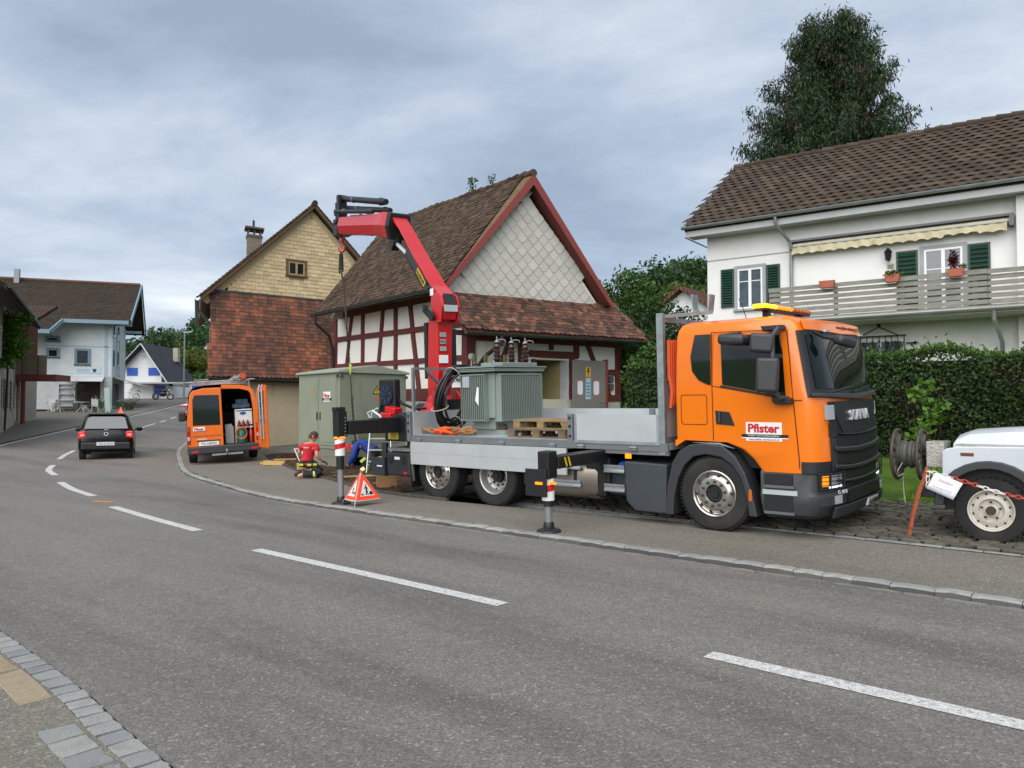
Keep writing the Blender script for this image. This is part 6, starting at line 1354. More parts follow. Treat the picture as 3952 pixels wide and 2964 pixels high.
for (x_, r_, mt_, lb) in ((.62, .085, mat('orange pipe', 'b2431c', .5), 'wide pipe with orange end on the roof rack of the van'), (.40, .05, mat('grey pipe', '8d8d8a', .5), 'slim grey pipe on the roof rack of the van')):
    pm_ = MB(); pm_.cyl((x_, -.05, 2.42 + r_), (x_, 2.8, 2.42 + r_), r_, n=18); po = pm_.build('pipe', mat('grey pipe', '8d8d8a', .5) , smooth=True); tag(po, lb, 'pipe'); po.matrix_world = van.matrix_basis.copy()
    c_ = MB(); c_.cyl((x_, -.06, 2.42 + r_), (x_, .12, 2.42 + r_), r_ * 1.08, n=18); c_.build('pipe_end', mt_, po, smooth=True)
# tools and gear in the load bay
VM = van.matrix_basis
def in_van(name, label, cat, mbd, mt, loc=(0, 0, 0), **k):
    o = mbd.build(name, mt, **k); tag(o, label, cat); o.matrix_world = VM @ Matrix.Translation(loc); return o
rack = in_van('shelf_unit', 'white shelf unit with bottles inside the open orange van', 'shelf', MB().box(.36, .84, .35, 1.2, .95, 1.0).box(.36, .40, .35, 1.2, 1.0, 1.5).box(.36, .84, .36, .40, 1.05, 1.45).box(.36, .84, .35, 1.2, 1.48, 1.52), M_WHITE)
MB().ball((.58, .34, 1.40), (.09, .02, .045), 12, 6).build('blue_label', mat('blue label', '1d5fa6', .4), rack)
for i, x_ in enumerate((.46, .58, .70)):
    b_ = MB(); b_.cyl((x_, .30, 1.0), (x_, .30, 1.14), .042, n=10); b_.cyl((x_, .30, 1.14), (x_, .30, 1.19), .02, n=8); o = in_van('bottle', 'small red and white bottle on the shelf inside the orange van', 'bottle', b_, mat('red white bottle', '7a2a2a', .4, var=.6, vs=14), smooth=True); o['group'] = 'bottles on the van shelf'
in_van('gas_bottle', 'dark green gas bottle standing in the open orange van', 'gas bottle', MB().lathe([(0, .52), (.15, .52), (.16, .56), (.16, .85), (.12, .93), (.04, .96), (.04, 1.0), (0, 1.0)], (.52, .22, 0), (0, 0, 1), 18), mat('green bottle', '14564a', .4), smooth=True)
hs = MB()
for k in range(3): hs.tube([(.50 + .15 * math.cos(t), .04 + .01 * k, .80 + .17 * math.sin(t) + .01 * k) for t in [2 * math.pi * i / 24 for i in range(24)]], .014, 6, closed=True)
in_van('hose_coil', 'coil of orange hose hanging on the gas bottle in the van', 'hose', hs, mat('orange hose', 'a5562a', .5), smooth=True)
in_van('fire_extinguisher', 'red fire extinguisher at the right side of the van load bay', 'extinguisher', MB().lathe([(0, .52), (.06, .52), (.065, .56), (.065, .84), (.03, .9), (.02, .95), (0, .95)], (.78, .2, 0), (0, 0, 1), 14), mat('extinguisher red', '9c1a1a', .3), smooth=True)
in_van('work_panel', 'grey curved panel leaning inside the van between the doors', 'panel', MB().prism([(.06, .52), (.30, .52), (.30, 1.0), (.24, 1.1), (.06, 1.08)], .30, .34, 'y'), mat('grey panel', '8b8b89', .6, var=.1), bevel=.01)
in_van('timber_lath', 'bundle of brown laths upright inside the van', 'wood', MB().box(.33, .40, .20, .26, .52, 1.0), M_RAWWOOD)
in_van('crate', 'blue and brown crate on top of the van shelves', 'crate', MB().box(.30, .80, .45, 1.1, 1.56, 1.68).box(.4, .75, .5, 1.0, 1.68, 1.82), mat('blue brown gear', '3f5068', .6, var=.6, vs=7), bevel=.01)
in_van('seat', 'dark seat with headrest seen through the van', 'seat', MB().box(.05, .45, 2.6, 2.8, .9, 1.5).box(.15, .35, 2.62, 2.76, 1.52, 1.7), M_BPLAS, bevel=.05)

# --- black city car driving away
BLK = mat('black car paint', '040405', .25, coat=.1, spec=.25)
CARG = mat('car glass', '1a2022', .04, spec=.8)
car = thing('city_car', 'small black city car driving away with red tail lights and roof sign', 'car', (-13.4, 25.1, .0), R(25.0))
def csec(y, zb, zbelt, zr, wb, wbelt, wr):
    r_ = [(wb * .9, zb), (wb, zb + .10), (wb * 1.01, (zb + zbelt) / 2), (wbelt, zbelt), (wr + (wbelt - wr) * .12, zr - .07), (wr * .86, zr - .012), (0, zr)]
    pts = [(x_, y, z_) for x_, z_ in r_]; return pts[:-1] + [pts[-1]] + [(-x_, y, z_) for x_, z_ in reversed(r_[:-1])]
S_ = [(.0, .38, .78, .84, .66, .68, .60), (.06, .30, .92, .96, .76, .76, .66), (.16, .27, .98, 1.12, .81, .79, .62), (.42, .25, .99, 1.50, .83, .80, .585), (.52, .25, .99, 1.535, .83, .80, .60), (1.0, .25, .97, 1.56, .83, .80, .61), (1.1, .25, .97, 1.56, .83, .80, .61), (1.95, .25, .95, 1.53, .83, .80, .60), (2.1, .25, .95, 1.50, .83, .80, .60), (2.75, .26, .94, 1.02, .82, .78, .62), (3.3, .28, .82, .84, .79, .74, .62), (3.48, .36, .66, .68, .70, .66, .55)]
secs = [csec(*q) for q in S_]
def cmf(k, i): return 1 if ((i in (3, 8) and k in (4, 5, 6, 7)) and k != 5) or (i in (4, 5, 6, 7, 3, 8) and k == 8) else 0
body = shell(car, secs, [BLK, CARG], cmf)
rwo = MB().prism([(-.64, 0), (.64, 0), (.54, .44), (.42, .49), (-.42, .49), (-.54, .44)], -.012, .006, 'y').build('rear_window', mat('car glass with painted reflection', '2c3338', .05, spec=.9), car)  # paler than the other car glass: a bright reflection put into the colour
rwo.rotation_euler = (R(-34), 0, 0); rwo.location = (0, .075, 1.04)
mb = MB(); mb.box(-.56, .56, .30, .46, 1.50, 1.54); mb.build('roof_spoiler', BLK, car, bevel=.015)
for s_ in (-1, 1):
    a, b = sorted((s_ * .58, s_ * .80)); tl = MB().prism([(a, .72), (b, .74), (b - .02, .97), (a + .0, .95)], .0, .16, 'y').build('tail_light', mat('lit red tail light', 'b01518', .15, coat=.6, emit='ff1a18', es=.12), car, bevel=.03); MB().box((a + b) / 2 - .06, (a + b) / 2 + .06, -.006, .004, .80, .88).build('lens', mat('pink lens', 'd29a96', .2), tl, bevel=.01)
    for y_ in (.55, 2.85): wheel_car(car, s_ * .80, y_, .30, .19, M_RIMD, s_)
    m_ = MB().ball((s_ * .95, 2.0, .98), (.11, .07, .075), 10, 8).build('mirror', BLK, car, smooth=True); MB().bar((s_ * .8, 2.05, .95), (s_ * .9, 2.0, .97), .05, .04).build('mirror_arm', M_BPLAS, m_)
mb = MB(); mb.box(-.72, .72, -.05, .10, .36, .60); mb.build('rear_bumper', M_BPLAS, car, bevel=.04)
p_ = MB().box(-.27, .25, -.072, -.055, .50, .61).build('number_plate', mat('plate white', 'c9cbce', .4), car); text('TG·212525', .06, p_, (0, -.076, .555), (1, 0, 0), (0, 0, 1), M_SBLK, 'plate_number', .001, fit=.44)
mb = MB(); mb.lathe([(.05, 0), (.065, .005), (.065, .012), (.045, .012), (.045, 0)], (0, -.0, .88), (0, -1, 0), 18); mb.build('badge', M_CHROME, car)
MB().box(-.06, .06, -.0, .08, 1.0, 1.015).build('sticker', M_WHITE, car); MB().bar((-.0, .14, 1.10), (.28, .155, 1.09), .02, .02).build('wiper', M_BPLAS, car); MB().cyl((0, .5, 1.54), (0, .42, 1.66), .008, n=5).build('antenna', M_BPLAS, car)
tp = MB(); tp.cyl((.38, 1.0, 1.555), (.38, 1.0, 1.76), .12, .015, 4); tp.build('roof_sign', mat('orange roof sign', 'd8622c', .5), car)

# --- silver car far along the road
SIL = mat('silver car paint', '8e979f', .25, .5, coat=.6)
sc_ = thing('silver_car', 'silver saloon car with red tail lights far along the road behind the van', 'car', (-19.85, 47.5, hr(47.5)), R(14))
S_ = [(.0, .40, .86, .92, .72, .74, .62), (.1, .30, 1.0, 1.03, .86, .82, .70), (.7, .25, 1.0, 1.08, .89, .85, .66), (1.35, .22, .98, 1.40, .90, .86, .58), (2.2, .22, .96, 1.44, .90, .86, .60), (2.3, .22, .96, 1.44, .90, .86, .60), (2.9, .22, .95, 1.40, .90, .86, .60), (3.6, .24, .92, 1.0, .89, .84, .66), (4.4, .28, .78, .82, .84, .78, .62), (4.55, .38, .62, .66, .74, .7, .55)]
shell(sc_, [csec(*q) for q in S_], [SIL, CARG], lambda k, i: 1 if (i in (3, 8) and k in (3, 5)) or (i in (3, 4, 5, 6, 7, 8) and k in (2, 6)) else 0)
for s_ in (-1, 1):
    a, b = sorted((s_ * .42, s_ * .80)); MB().box(a, b, -.03, .14, .84, .95).build('tail_light', mat('lit red tail light', 'b01518'), sc_, bevel=.02)
    for y_ in (.85, 3.6): wheel_car(sc_, s_ * .87, y_, .32, .22, M_RIMD, s_)
MB().box(-.25, .25, -.06, -.02, .62, .72).build('number_plate', M_WHITE, sc_)

# --- white off-road car with a cable reel on its nose (local: +y forward; it faces along -FWD)
LRW = mat('white off-roader paint', 'b6bbc0', .3, var=.04, coat=.3, dirt=.08)
lr = thing('off_road_car', 'white off-road car with black arches, steel wheels and chequer plate parked at the kerb', 'off-road car', (5.65, 9.0, .145), 0)
# root at the near front wheel: +y = -FWD (forward), +x = NRM (away from the road)
lr.rotation_euler = (0, 0, math.atan2(-FWD.y, -FWD.x) - math.pi / 2)
# the vehicle's own left side faces the road, so away from the road is local +x: build x from 0 (near) to 1.62 (far)
def lx(p): return p
prof = [(-1.05, .55), (-1.05, 1.12), (-.40, 1.12), (.40, 1.10), (.50, 1.04), (.50, .78), (.46, .62)]
bd = MB()
def wing(x0, x1):
    arch = [(.5 * math.cos(t), .40 + .5 * math.sin(t)) for t in [R(15 + 150 * i / 10) for i in range(11)]]
    pts = [(.50, .56), (.50, 1.06), (.46, 1.10), (.30, 1.135), (-1.1, 1.16), (-1.1, .50), (-.52, .50)] + arch[::-1]
    m_ = MB(); m_.prism(pts, x0, x1, 'x'); return m_
wing(-.02, .36).build('wing', LRW, lr, bevel=.035, seg=3); wing(1.26, 1.64).build('wing', LRW, lr, bevel=.035, seg=3)
hd = MB(); hd.loft([[(.30, y_, 1.08), (.34, y_, z_), (.55, y_, z_ + .045), (.81, y_, z_ + .06), (1.07, y_, z_ + .045), (1.28, y_, z_), (1.32, y_, 1.08)] for y_, z_ in ((.44, 1.15), (.40, 1.21), (.25, 1.27), (-.1, 1.30), (-1.08, 1.36))]); hd.build('bonnet', LRW, lr, smooth=28, bevel=.012)
MB().box(.02, .30, -1.05, .36, 1.14, 1.155).build('chequer_top', mat('bright chequer plate', 'a4a29a', .4, .7, bump=.8, bs=60, bd=.02, var=.2, vs=25), lr)
MB().box(.36, 1.26, .40, .47, .62, 1.10).build('radiator_panel', M_BPLAS, lr)
for x_ in (.2, 1.42): MB().cyl((x_, .48, .86), (x_, .52, .86), .09, n=20).build('headlight', M_LAMPC, lr, smooth=True)
MB().box(-.02, 1.64, .52, .70, .56, .72).build('bumper', M_BPLAS, lr, bevel=.012)
MB().box(-.06, .02, .57, .73, .50, .64).build('bumper_end', M_BPLAS, lr, bevel=.01)
MB().box(-.026, -.018, .16, .30, 1.02, 1.06).build('side_indicator', mat('dark amber lens', '6a3320', .3), lr, bevel=.004)
for (x0, x1) in ((-.09, .02), (1.60, 1.71)):
    o_ = [(.585 * math.cos(t), .40 + .575 * math.sin(t)) for t in [R(2 + 176 * i / 14) for i in range(15)]]; i_ = [(.48 * math.cos(t), .40 + .48 * math.sin(t)) for t in [R(178 - 176 * i / 14) for i in range(15)]]
    m_ = MB(); m_.prism(o_ + i_, x0, x1, 'x'); m_.build('wheel_arch', M_DPLAS, lr, bevel=.012)
MB().box(.1, 1.52, -.6, .5, .35, 1.0).build('engine_bay', M_CHAS, lr)
def lr_wheel(x, y, sg):
    w_, r_ = wheel_car(lr, x, y, .385, .22, mat('white steel wheel', 'b9b4a8', .45, var=.12, vs=12, dirt=.25), sg, steel=True)
    w_.location = (0, 0, 0); nm = MB(); o = Vector((x, y, .385))
    for i in range(12):
        t = 2 * math.pi * (i + .5) / 12; nm.ball(o + Vector((sg * -.045, math.cos(t) * .19, math.sin(t) * .19)), (.012, .015, .015), 6, 5)
    nm.build('vent_hole', M_BPLAS, r_); nm = MB()
    for i in range(5):
        t = 2 * math.pi * (i + .25) / 5; c_ = o + Vector((sg * -.03, math.cos(t) * .10, math.sin(t) * .10)); nm.cyl(c_, c_ + Vector((sg * .03, 0, 0)), .014, n=6)
    nm.build('wheel_nut', mat('dark rusty nut', '3a322c', .6, .5), r_); MB().cyl(o + Vector((sg * -.05, 0, 0)), o + Vector((sg * .035, 0, 0)), .055, .05, 14).build('hub_cap', mat('brown hub', '40362e', .6, .4), w_)
    tb = MB()
    for i in range(34):
        t = 2 * math.pi * i / 34
        for k, off_ in enumerate((-.03, -.11, -.19)): tb.obox(o + Vector((sg * off_, math.cos(t + k * .09) * .387, math.sin(t + k * .09) * .387)), (.06, .035, .018), Euler((t + k * .09 - R(90), 0, 0)))
    tb.build('tread_block', M_RUB, w_, kind='stuff')
for y_ in (0, -2.36):
    lr_wheel(0.0, y_, -1); lr_wheel(1.62, y_, 1)
# rest of the body, mostly outside the picture
mb = MB(); mb.box(-.02, 1.64, -3.2, -1.1, .52, 1.18); mb.build('tub', LRW, lr, bevel=.02)
mb = MB(); mb.loft([[(.08, y_, z_), (1.54, y_, z_), (1.62, y_, 1.18), (.0, y_, 1.18)] for y_, z_ in ((-1.12, 1.24), (-1.30, 1.93), (-3.2, 1.95))]); mb.build('cabin', LRW, lr, bevel=.02)
MB().prism([(-1.42, 1.24), (-2.25, 1.24), (-2.25, 1.78), (-1.5, 1.78)], .0, .02, 'x').build('door_window', M_TGLASS, lr)
lws = MB().prism([(.12, 1.27), (1.5, 1.27), (1.44, 1.85), (.18, 1.85)], .0, .012, 'y').build('windscreen', M_TGLASS, lr)
lws.location = (0, -.785, 0); lws.rotation_euler = (R(14.6), 0, 0)
# cable reel carried on the nose
LM = lr.matrix_basis
reel = thing('cable_reel', 'old wooden cable reel with grey wire mounted on the nose of the white off-road car', 'cable reel', tuple(LM @ Vector((.30, .78, 1.0))), lr.rotation_euler.z)
M_REEL = mat('weathered reel rim', '4a4038', .7, .3, var=.3, vs=9); M_SPOKE = mat('grey reel spokes', '55554c', .8, var=.25, vs=8)
for k, y_ in enumerate((.0, .29)):
    fl_ = MB(); pts = [(.315 * math.cos(t), y_, .315 * math.sin(t)) for t in [2 * math.pi * i / 32 for i in range(32)]]; fl_.tube(pts, .022, 8, closed=True); fo_ = fl_.build('flange', M_REEL, reel, smooth=True)
    for i in range(12):
        t = 2 * math.pi * i / 12; MB().bar((.05 * math.cos(t), y_, .05 * math.sin(t)), (.30 * math.cos(t), y_, .30 * math.sin(t)), .05, .018, (0, 1, 0)).build('spoke', M_SPOKE, fo_)
mb = MB(); mb.cyl((0, -.10, 0), (0, .36, 0), .03, n=10); mb.build('axle', M_BPLAS, reel)
wr = MB(); secs = []
for i in range(22): r_ = .165 + .006 * (i % 2) + .012 * math.sin(i * .9); secs.append((r_, .015 + .26 * i / 21))
wr.lathe([(0.02, .012)] + secs + [(0.02, .28)], (0, 0, 0), (0, 1, 0), 28); wr.build('wire_winding', mat('grey wire', '55554f', .6, .4, var=.3, vs=40), reel, smooth=20)
wt = MB(); wt.tube([(-.15, .2, -.1), (-.22, .24, -.2), (-.16, .25, -.28), (-.1, .2, -.24), (-.05, .22, -.36), (-.1, .2, -.5), (-.12, .18, -.62)], .006, 5); wt.build('loose_wire', mat('pale twine', '9c968a', .8), reel, smooth=True)
rb = MB(); rb.prism([(-.12, .94), (-.30, .94), (-.30, 1.22), (-.12, 1.22)], .1, .5, 'x')
rb2 = MB().box(.12, .52, .50, .70, .86, 1.18).build('winch_box', mat('bright chequer plate', 'a4a29a'), lr, bevel=.006)

# ---------------------------------------------------------------- workers
def skinned(name, J, edges, mt, parent, root, sub=2, loc=None):
    """J: {joint: (x,y,z,r)}; grown with a Skin modifier into one continuous surface"""
    ks = list(J); me = bpy.data.meshes.new(name); me.from_pydata([J[k][:3] for k in ks], [(ks.index(a), ks.index(b)) for a, b in edges], [])
    o = bpy.data.objects.new(name, me); COL.objects.link(o); o.parent = parent; md = o.modifiers.new('skin', 'SKIN'); md.use_smooth_shade = True; md.branch_smoothing = .6
    for k, sv_ in zip(ks, me.skin_vertices[0].data):
        r_ = J[k][3]; sv_.radius = (r_, r_) if not isinstance(r_, tuple) else r_; sv_.use_root = (k == root)
    s_ = o.modifiers.new('sub', 'SUBSURF'); s_.levels = sub; s_.render_levels = sub; me.materials.append(mt); return o
M_SKIN = mat('skin', 'b07d62', .55, var=.06); M_HAIRB = mat('short brown hair', '3a2a1e', .85, var=.3, vs=60); M_TROU = mat('dark navy trousers', '15171d', .85, var=.2, vs=9); M_HVY = mat('hi-vis yellow', 'b7c43a', .7, emit=None, var=.12); M_SILV = mat('reflective tape', 'b5bab8', .35, .3); M_BOOT = mat('dark boots', '26211d', .8); M_GLOVE = mat('dark gloves', '1c1c1c', .8)
def hand(parent, c, d, up, mt, k=1.0, name='hand'):
    c = Vector(c); d = Vector(d).normalized(); up = Vector(up); s_ = d.cross(up).normalized(); up = s_.cross(d)
    J = {'w': (*(c - d * .03), .022), 'p': (*(c + d * .04), .03)}; E_ = [('w', 'p')]
    for i in range(4):
        b_ = c + d * .07 + s_ * (.026 * (i - 1.5)); l_ = (.07, .08, .075, .06)[i]; m_ = b_ + d * l_ * .5 - up * .012; t_ = b_ + d * l_ * .8 - up * .045
        J['k%d' % i] = (*b_, .011); J['m%d' % i] = (*m_, .010); J['t%d' % i] = (*t_, .008); E_ += [('p', 'k%d' % i), ('k%d' % i, 'm%d' % i), ('m%d' % i, 't%d' % i)]
    J['a'] = (*(c + d * .02 - s_ * .045), .012); J['b'] = (*(c + d * .06 - s_ * .06 - up * .02), .010); E_ += [('p', 'a'), ('a', 'b')]
    return skinned(name, J, E_, mt, parent, 'p', 1)
def head(parent, c, fwd, up, mt, hair=None, cap=None):
    """egg-shaped head with nose, ears, eyes, mouth; c = centre"""
    c = Vector(c); f = Vector(fwd).normalized(); u = Vector(up); s_ = f.cross(u).normalized(); u = s_.cross(f); M = Matrix((s_, f, u)).transposed().to_4x4(); M.translation = c
    mb = MB(lambda p: tuple(M @ Vector(p))); v = []; n = 16; kk = 12
    rows = []
    for j in range(1, kk):
        ph = math.pi * j / kk; z_ = .118 * math.cos(ph); w_ = .076 * math.sin(ph); d_ = .098 * math.sin(ph); ch = max(0, -z_) / .118
        rows.append([(w_ * (1 - .28 * ch) * math.cos(t), d_ * math.sin(t) * (1 - .12 * ch) + .012 * ch, z_) for t in [2 * math.pi * i / n for i in range(n)]])
    mb.loft(rows); mb.ball((0, .098, -.012), (.014, .02, .024), 8, 6)
    for x_ in (-.076, .076): mb.ball((x_, -.008, -.005), (.012, .02, .032), 8, 6)
    h = mb.build('head', mt, parent, smooth=60)
    e_ = MB(lambda p: tuple(M @ Vector(p)))
    for x_ in (-.032, .032): e_.ball((x_, .086, .012), (.012, .008, .007), 8, 5)
    e_.ball((0, .088, -.058), (.024, .006, .005), 8, 5); e_.build('face_features', mat('dark features', '3a1f18', .6), h)
    if hair or cap:
        hm = MB(lambda p: tuple(M @ Vector(p))); rows = []
        for j in range(0, 7):
            ph = .05 + (math.pi * .54) * j / 6; k = 1.06 if hair else 1.12
            rows.append([(.079 * k * math.sin(ph) * math.cos(t), .101 * k * math.sin(ph) * math.sin(t) - .004, .02 * 0 + .122 * k * math.cos(ph) - (.02 * (1 - math.sin(t)) * j / 6 if hair else 0) + (.03 * max(0, math.sin(t)) * j / 6)) for t in [2 * math.pi * i / n for i in range(n)]])
        hm.loft(rows); ho = hm.build('hair' if hair else 'cap', hair or cap, h, smooth=60)
        if cap:
            pk = MB(lambda p: tuple(M @ Vector(p))); pk.loft([[(x_, .09, .045), (x_, .19 - abs(x_) * .6, .035), (x_, .19 - abs(x_) * .6, .028), (x_, .09, .036)] for x_ in (-.07, -.035, 0, .035, .07)]); pk.build('cap_peak', cap, ho, smooth=True)
    return h
# worker in red, kneeling back on the heels, seen from behind; local x to the right of the picture, y away
g0 = gp(-4.65, 17.55)
rm_ = thing('person', 'worker in red t-shirt and dark trousers with yellow bands kneeling on the pavement edge', 'person', (-4.68, 17.55, g0), R(0))
B = {'pel': (-.05, .0, .30, .135), 'wa': (-.02, .0, .45, .125), 'ch': (.0, .02, .64, .15), 'ub': (.01, .02, .74, .12), 'nk': (.045, .03, .82, .052), 'hd': (.06, .035, .88, .05),
     'sl': (-.165, .02, .74, .06), 'el': (-.27, .06, .54, .045), 'wl': (-.10, .22, .40, .032), 'sr': (.17, .0, .74, .06), 'er': (.205, -.10, .50, .046), 'wr': (.31, .05, .37, .032),
     'hl': (-.10, .09, .24, .10), 'kl': (.30, .20, .11, .075), 'al': (-.16, .22, .07, .05), 'fl': (-.26, .22, .045, .04), 'hr': (-.05, -.08, .24, .10), 'kr': (.33, -.08, .11, .075), 'ar': (-.13, -.16, .075, .05), 'fr': (-.22, -.18, .045, .04)}
E_ = [('pel', 'wa'), ('wa', 'ch'), ('ch', 'ub'), ('ub', 'nk'), ('nk', 'hd'), ('ub', 'sl'), ('sl', 'el'), ('el', 'wl'), ('ub', 'sr'), ('sr', 'er'), ('er', 'wr'), ('pel', 'hl'), ('hl', 'kl'), ('kl', 'al'), ('al', 'fl'), ('pel', 'hr'), ('hr', 'kr'), ('kr', 'ar'), ('ar', 'fr')]
skinned('body', B, E_, M_SKIN, rm_, 'pel')
def sub_(J, names, grow, over=None):
    d = {}
    for n_ in names: x, y, z, r_ = J[n_]; d[n_] = (x, y, z, r_ + grow)
    d.update(over or {}); return d
def mid(J, a, b, t, r_): p, q = Vector(J[a][:3]), Vector(J[b][:3]); c = p.lerp(q, t); return (c.x, c.y, c.z, r_)
sh = sub_(B, ['wa', 'ch', 'ub', 'sl', 'sr'], .022); sh['pel2'] = (-.045, 0, .36, .15); sh['e1'] = mid(B, 'sl', 'el', .62, .072); sh['e2'] = mid(B, 'sr', 'er', .62, .072); sh['n'] = mid(B, 'ub', 'nk', .5, .07)
skinned('t_shirt', sh, [('pel2', 'wa'), ('wa', 'ch'), ('ch', 'ub'), ('ub', 'n'), ('ub', 'sl'), ('sl', 'e1'), ('ub', 'sr'), ('sr', 'e2')], mat('red t-shirt', 'b01420', .85, var=.1, vs=8), rm_, 'wa')
tr_ = sub_(B, ['pel', 'hl', 'kl', 'al', 'hr', 'kr', 'ar'], .022); tr_['w'] = (-.035, 0, .385, .145)
skinned('trousers', tr_, [('w', 'pel'), ('pel', 'hl'), ('hl', 'kl'), ('kl', 'al'), ('pel', 'hr'), ('hr', 'kr'), ('kr', 'ar')], M_TROU, rm_, 'pel')
for a, b in (('kl', 'al'), ('kr', 'ar')):
    J = {'a': mid(B, a, b, .22, .104), 'b': mid(B, a, b, .55, .096)}; skinned('yellow_leg_band', J, [('a', 'b')], M_HVY, rm_, 'a'); J = {'a': mid(B, a, b, .36, .107), 'b': mid(B, a, b, .42, .106)}; skinned('reflective_band', J, [('a', 'b')], M_SILV, rm_, 'a', 1)
for s_, (a, f_) in enumerate((('al', 'fl'), ('ar', 'fr'))):
    x, y, z, _ = B[a]; J = {'a': (x - .02, y, z, .066), 'b': (x - .12, y, z - .01, .062), 'c': (x - .20, y, z - .0, .05), 'd': (x - .13, y, z + .06, .045)}; skinned('boot', J, [('a', 'b'), ('b', 'c'), ('b', 'd')], M_BOOT, rm_, 'a')
mb = MB(); mb.lathe([(.155, .365), (.162, .37), (.162, .40), (.155, .405)], (-.035, 0, 0), (0, 0, 1), 20); mb.build('belt', M_TROU, rm_)
for (x_, y_) in ((-.13, -.16), (.06, -.175), (.16, -.08)): MB().obox((x_, y_, .32), (.11, .05, .13), Euler((0, 0, R(20)))).build('tool_pouch', M_TROU, rm_, bevel=.015); MB().obox((x_, y_ - .026, .31), (.09, .012, .05), Euler((0, 0, R(20)))).build('pouch_band', M_HVY, rm_)
hand(rm_, B['wl'][:3], (.8, .3, -.3), (0, 0, 1), M_GLOVE); hand(rm_, B['wr'][:3], (.7, .5, -.35), (0, 0, 1), M_GLOVE)
head(rm_, (.085, .04, .945), (.95, .25, -.25), (0, 0, 1), M_SKIN, hair=M_HAIRB)
text('Pfister', .035, rm_, (-.02, -.165, .70), (1, 0, 0), (0, 0, 1), M_WHITE, 'shirt_print', .003)
# worker in blue, on the knees and bent far forward with the head low, facing left
g1 = gp(-3.85, 19.0)
bm2 = thing('person', 'worker in blue jacket and red cap bent forward on the knees beside the kiosk', 'person', (-3.68, 18.95, g1), 0)
B = {'pel': (.27, .0, .42, .135), 'wa': (.12, .0, .58, .125), 'ch': (-.06, .0, .66, .145), 'ub': (-.20, .0, .62, .12), 'nk': (-.29, .0, .57, .055), 'hd': (-.33, 0, .55, .05),
     'sl': (-.20, .17, .58, .06), 'el': (-.27, .22, .32, .046), 'wl': (-.36, .12, .10, .033), 'sr': (-.20, -.17, .58, .062), 'er': (-.24, -.22, .32, .048), 'wr': (-.38, -.12, .10, .033),
     'hl': (.26, .10, .36, .10), 'kl': (.0, .18, .10, .075), 'al': (.40, .20, .07, .05), 'fl': (.5, .2, .05, .04), 'hr': (.26, -.10, .36, .10), 'kr': (-.02, -.16, .10, .075), 'ar': (.38, -.18, .07, .05), 'fr': (.48, -.18, .05, .04)}
skinned('body', B, E_, M_SKIN, bm2, 'pel')
sh = sub_(B, ['wa', 'ch', 'ub', 'sl', 'el', 'sr', 'er'], .026); sh['pel2'] = (.20, 0, .50, .158); sh['w1'] = mid(B, 'el', 'wl', .85, .05); sh['w2'] = mid(B, 'er', 'wr', .85, .05); sh['n'] = mid(B, 'ub', 'nk', .6, .075)
skinned('jacket', sh, [('pel2', 'wa'), ('wa', 'ch'), ('ch', 'ub'), ('ub', 'n'), ('ub', 'sl'), ('sl', 'el'), ('el', 'w1'), ('ub', 'sr'), ('sr', 'er'), ('er', 'w2')], mat('blue jacket', '0d2f78', .8, var=.15, vs=7), bm2, 'wa')
tr_ = sub_(B, ['pel', 'hl', 'kl', 'al', 'hr', 'kr', 'ar'], .024); skinned('trousers', tr_, [('pel', 'hl'), ('hl', 'kl'), ('kl', 'al'), ('pel', 'hr'), ('hr', 'kr'), ('kr', 'ar')], M_TROU, bm2, 'pel')
for a, b in (('kl', 'al'), ('kr', 'ar')):
    J = {'a': mid(B, a, b, .20, .106), 'b': mid(B, a, b, .55, .098)}; skinned('yellow_leg_band', J, [('a', 'b')], M_HVY, bm2, 'a'); x, y, z, _ = B[b]; J = {'a': (x + .02, y, z, .066), 'b': (x + .12, y, z - .01, .062), 'c': (x + .2, y, z, .05)}; skinned('boot', J, [('a', 'b'), ('b', 'c')], M_BOOT, bm2, 'a')
MB().obox((.02, -.255, .27), (.16, .02, .07), Euler((0, R(-40), 0))).build('thigh_stripe', M_HVY, bm2)
hand(bm2, B['wl'][:3], (-.6, -.1, -.6), (0, 0, 1), M_GLOVE); hand(bm2, B['wr'][:3], (-.6, .1, -.6), (0, 0, 1), M_GLOVE)
head(bm2, (-.40, -.01, .53), (-.75, -.1, -.65), (-.6, 0, .75), M_SKIN, cap=mat('red cap', 'a01622', .8))
mb = MB(); mb.ball((-.27, -.02, .70), (.05, .045, .06), 8, 6); mb.tube([(-.28, -.02, .68), (-.24, -.03, .72), (-.21, -.04, .66)], .02, 6); mb.build('hair_tail', M_HAIRB, bm2, smooth=True)

# ---------------------------------------------------------------- transformer kiosk
M_KIOSK = custom('weathered green kiosk', lambda t: plaster(t, '737a68', '7d8472', '545b4a', 0.55, 12), .6)
M_KIOSKR = custom('kiosk roof', lambda t: plaster(t, '828979', '8f9585', '666c5c', 0.5, 18), .6)
kz = gp(-4.4, 19.4)
ks = thing('kiosk', 'weathered grey green transformer kiosk on a concrete plinth beside the two workers', 'kiosk', (-4.41, 19.4, 0), R(41.35))
M_CONC = custom('kiosk concrete', lambda t: plaster(t, '67645a', '7a776c', '45423a', 0.6, 14), .92)
for (x0, x1, y0, y1) in ((.02, .40, .02, 2.2), (1.62, 1.99, .02, 2.2)): MB().box(x0, x1, y0, y1, kz - .05, .45).build('plinth_foot', M_CONC, ks, bevel=.01)
MB().box(.02, 1.99, .02, 2.25, .45, .665).build('plinth', M_CONC, ks, bevel=.01)
MB().box(0, 2.02, 0, 2.3, .67, 2.64).build('housing', M_KIOSK, ks, bevel=.012)
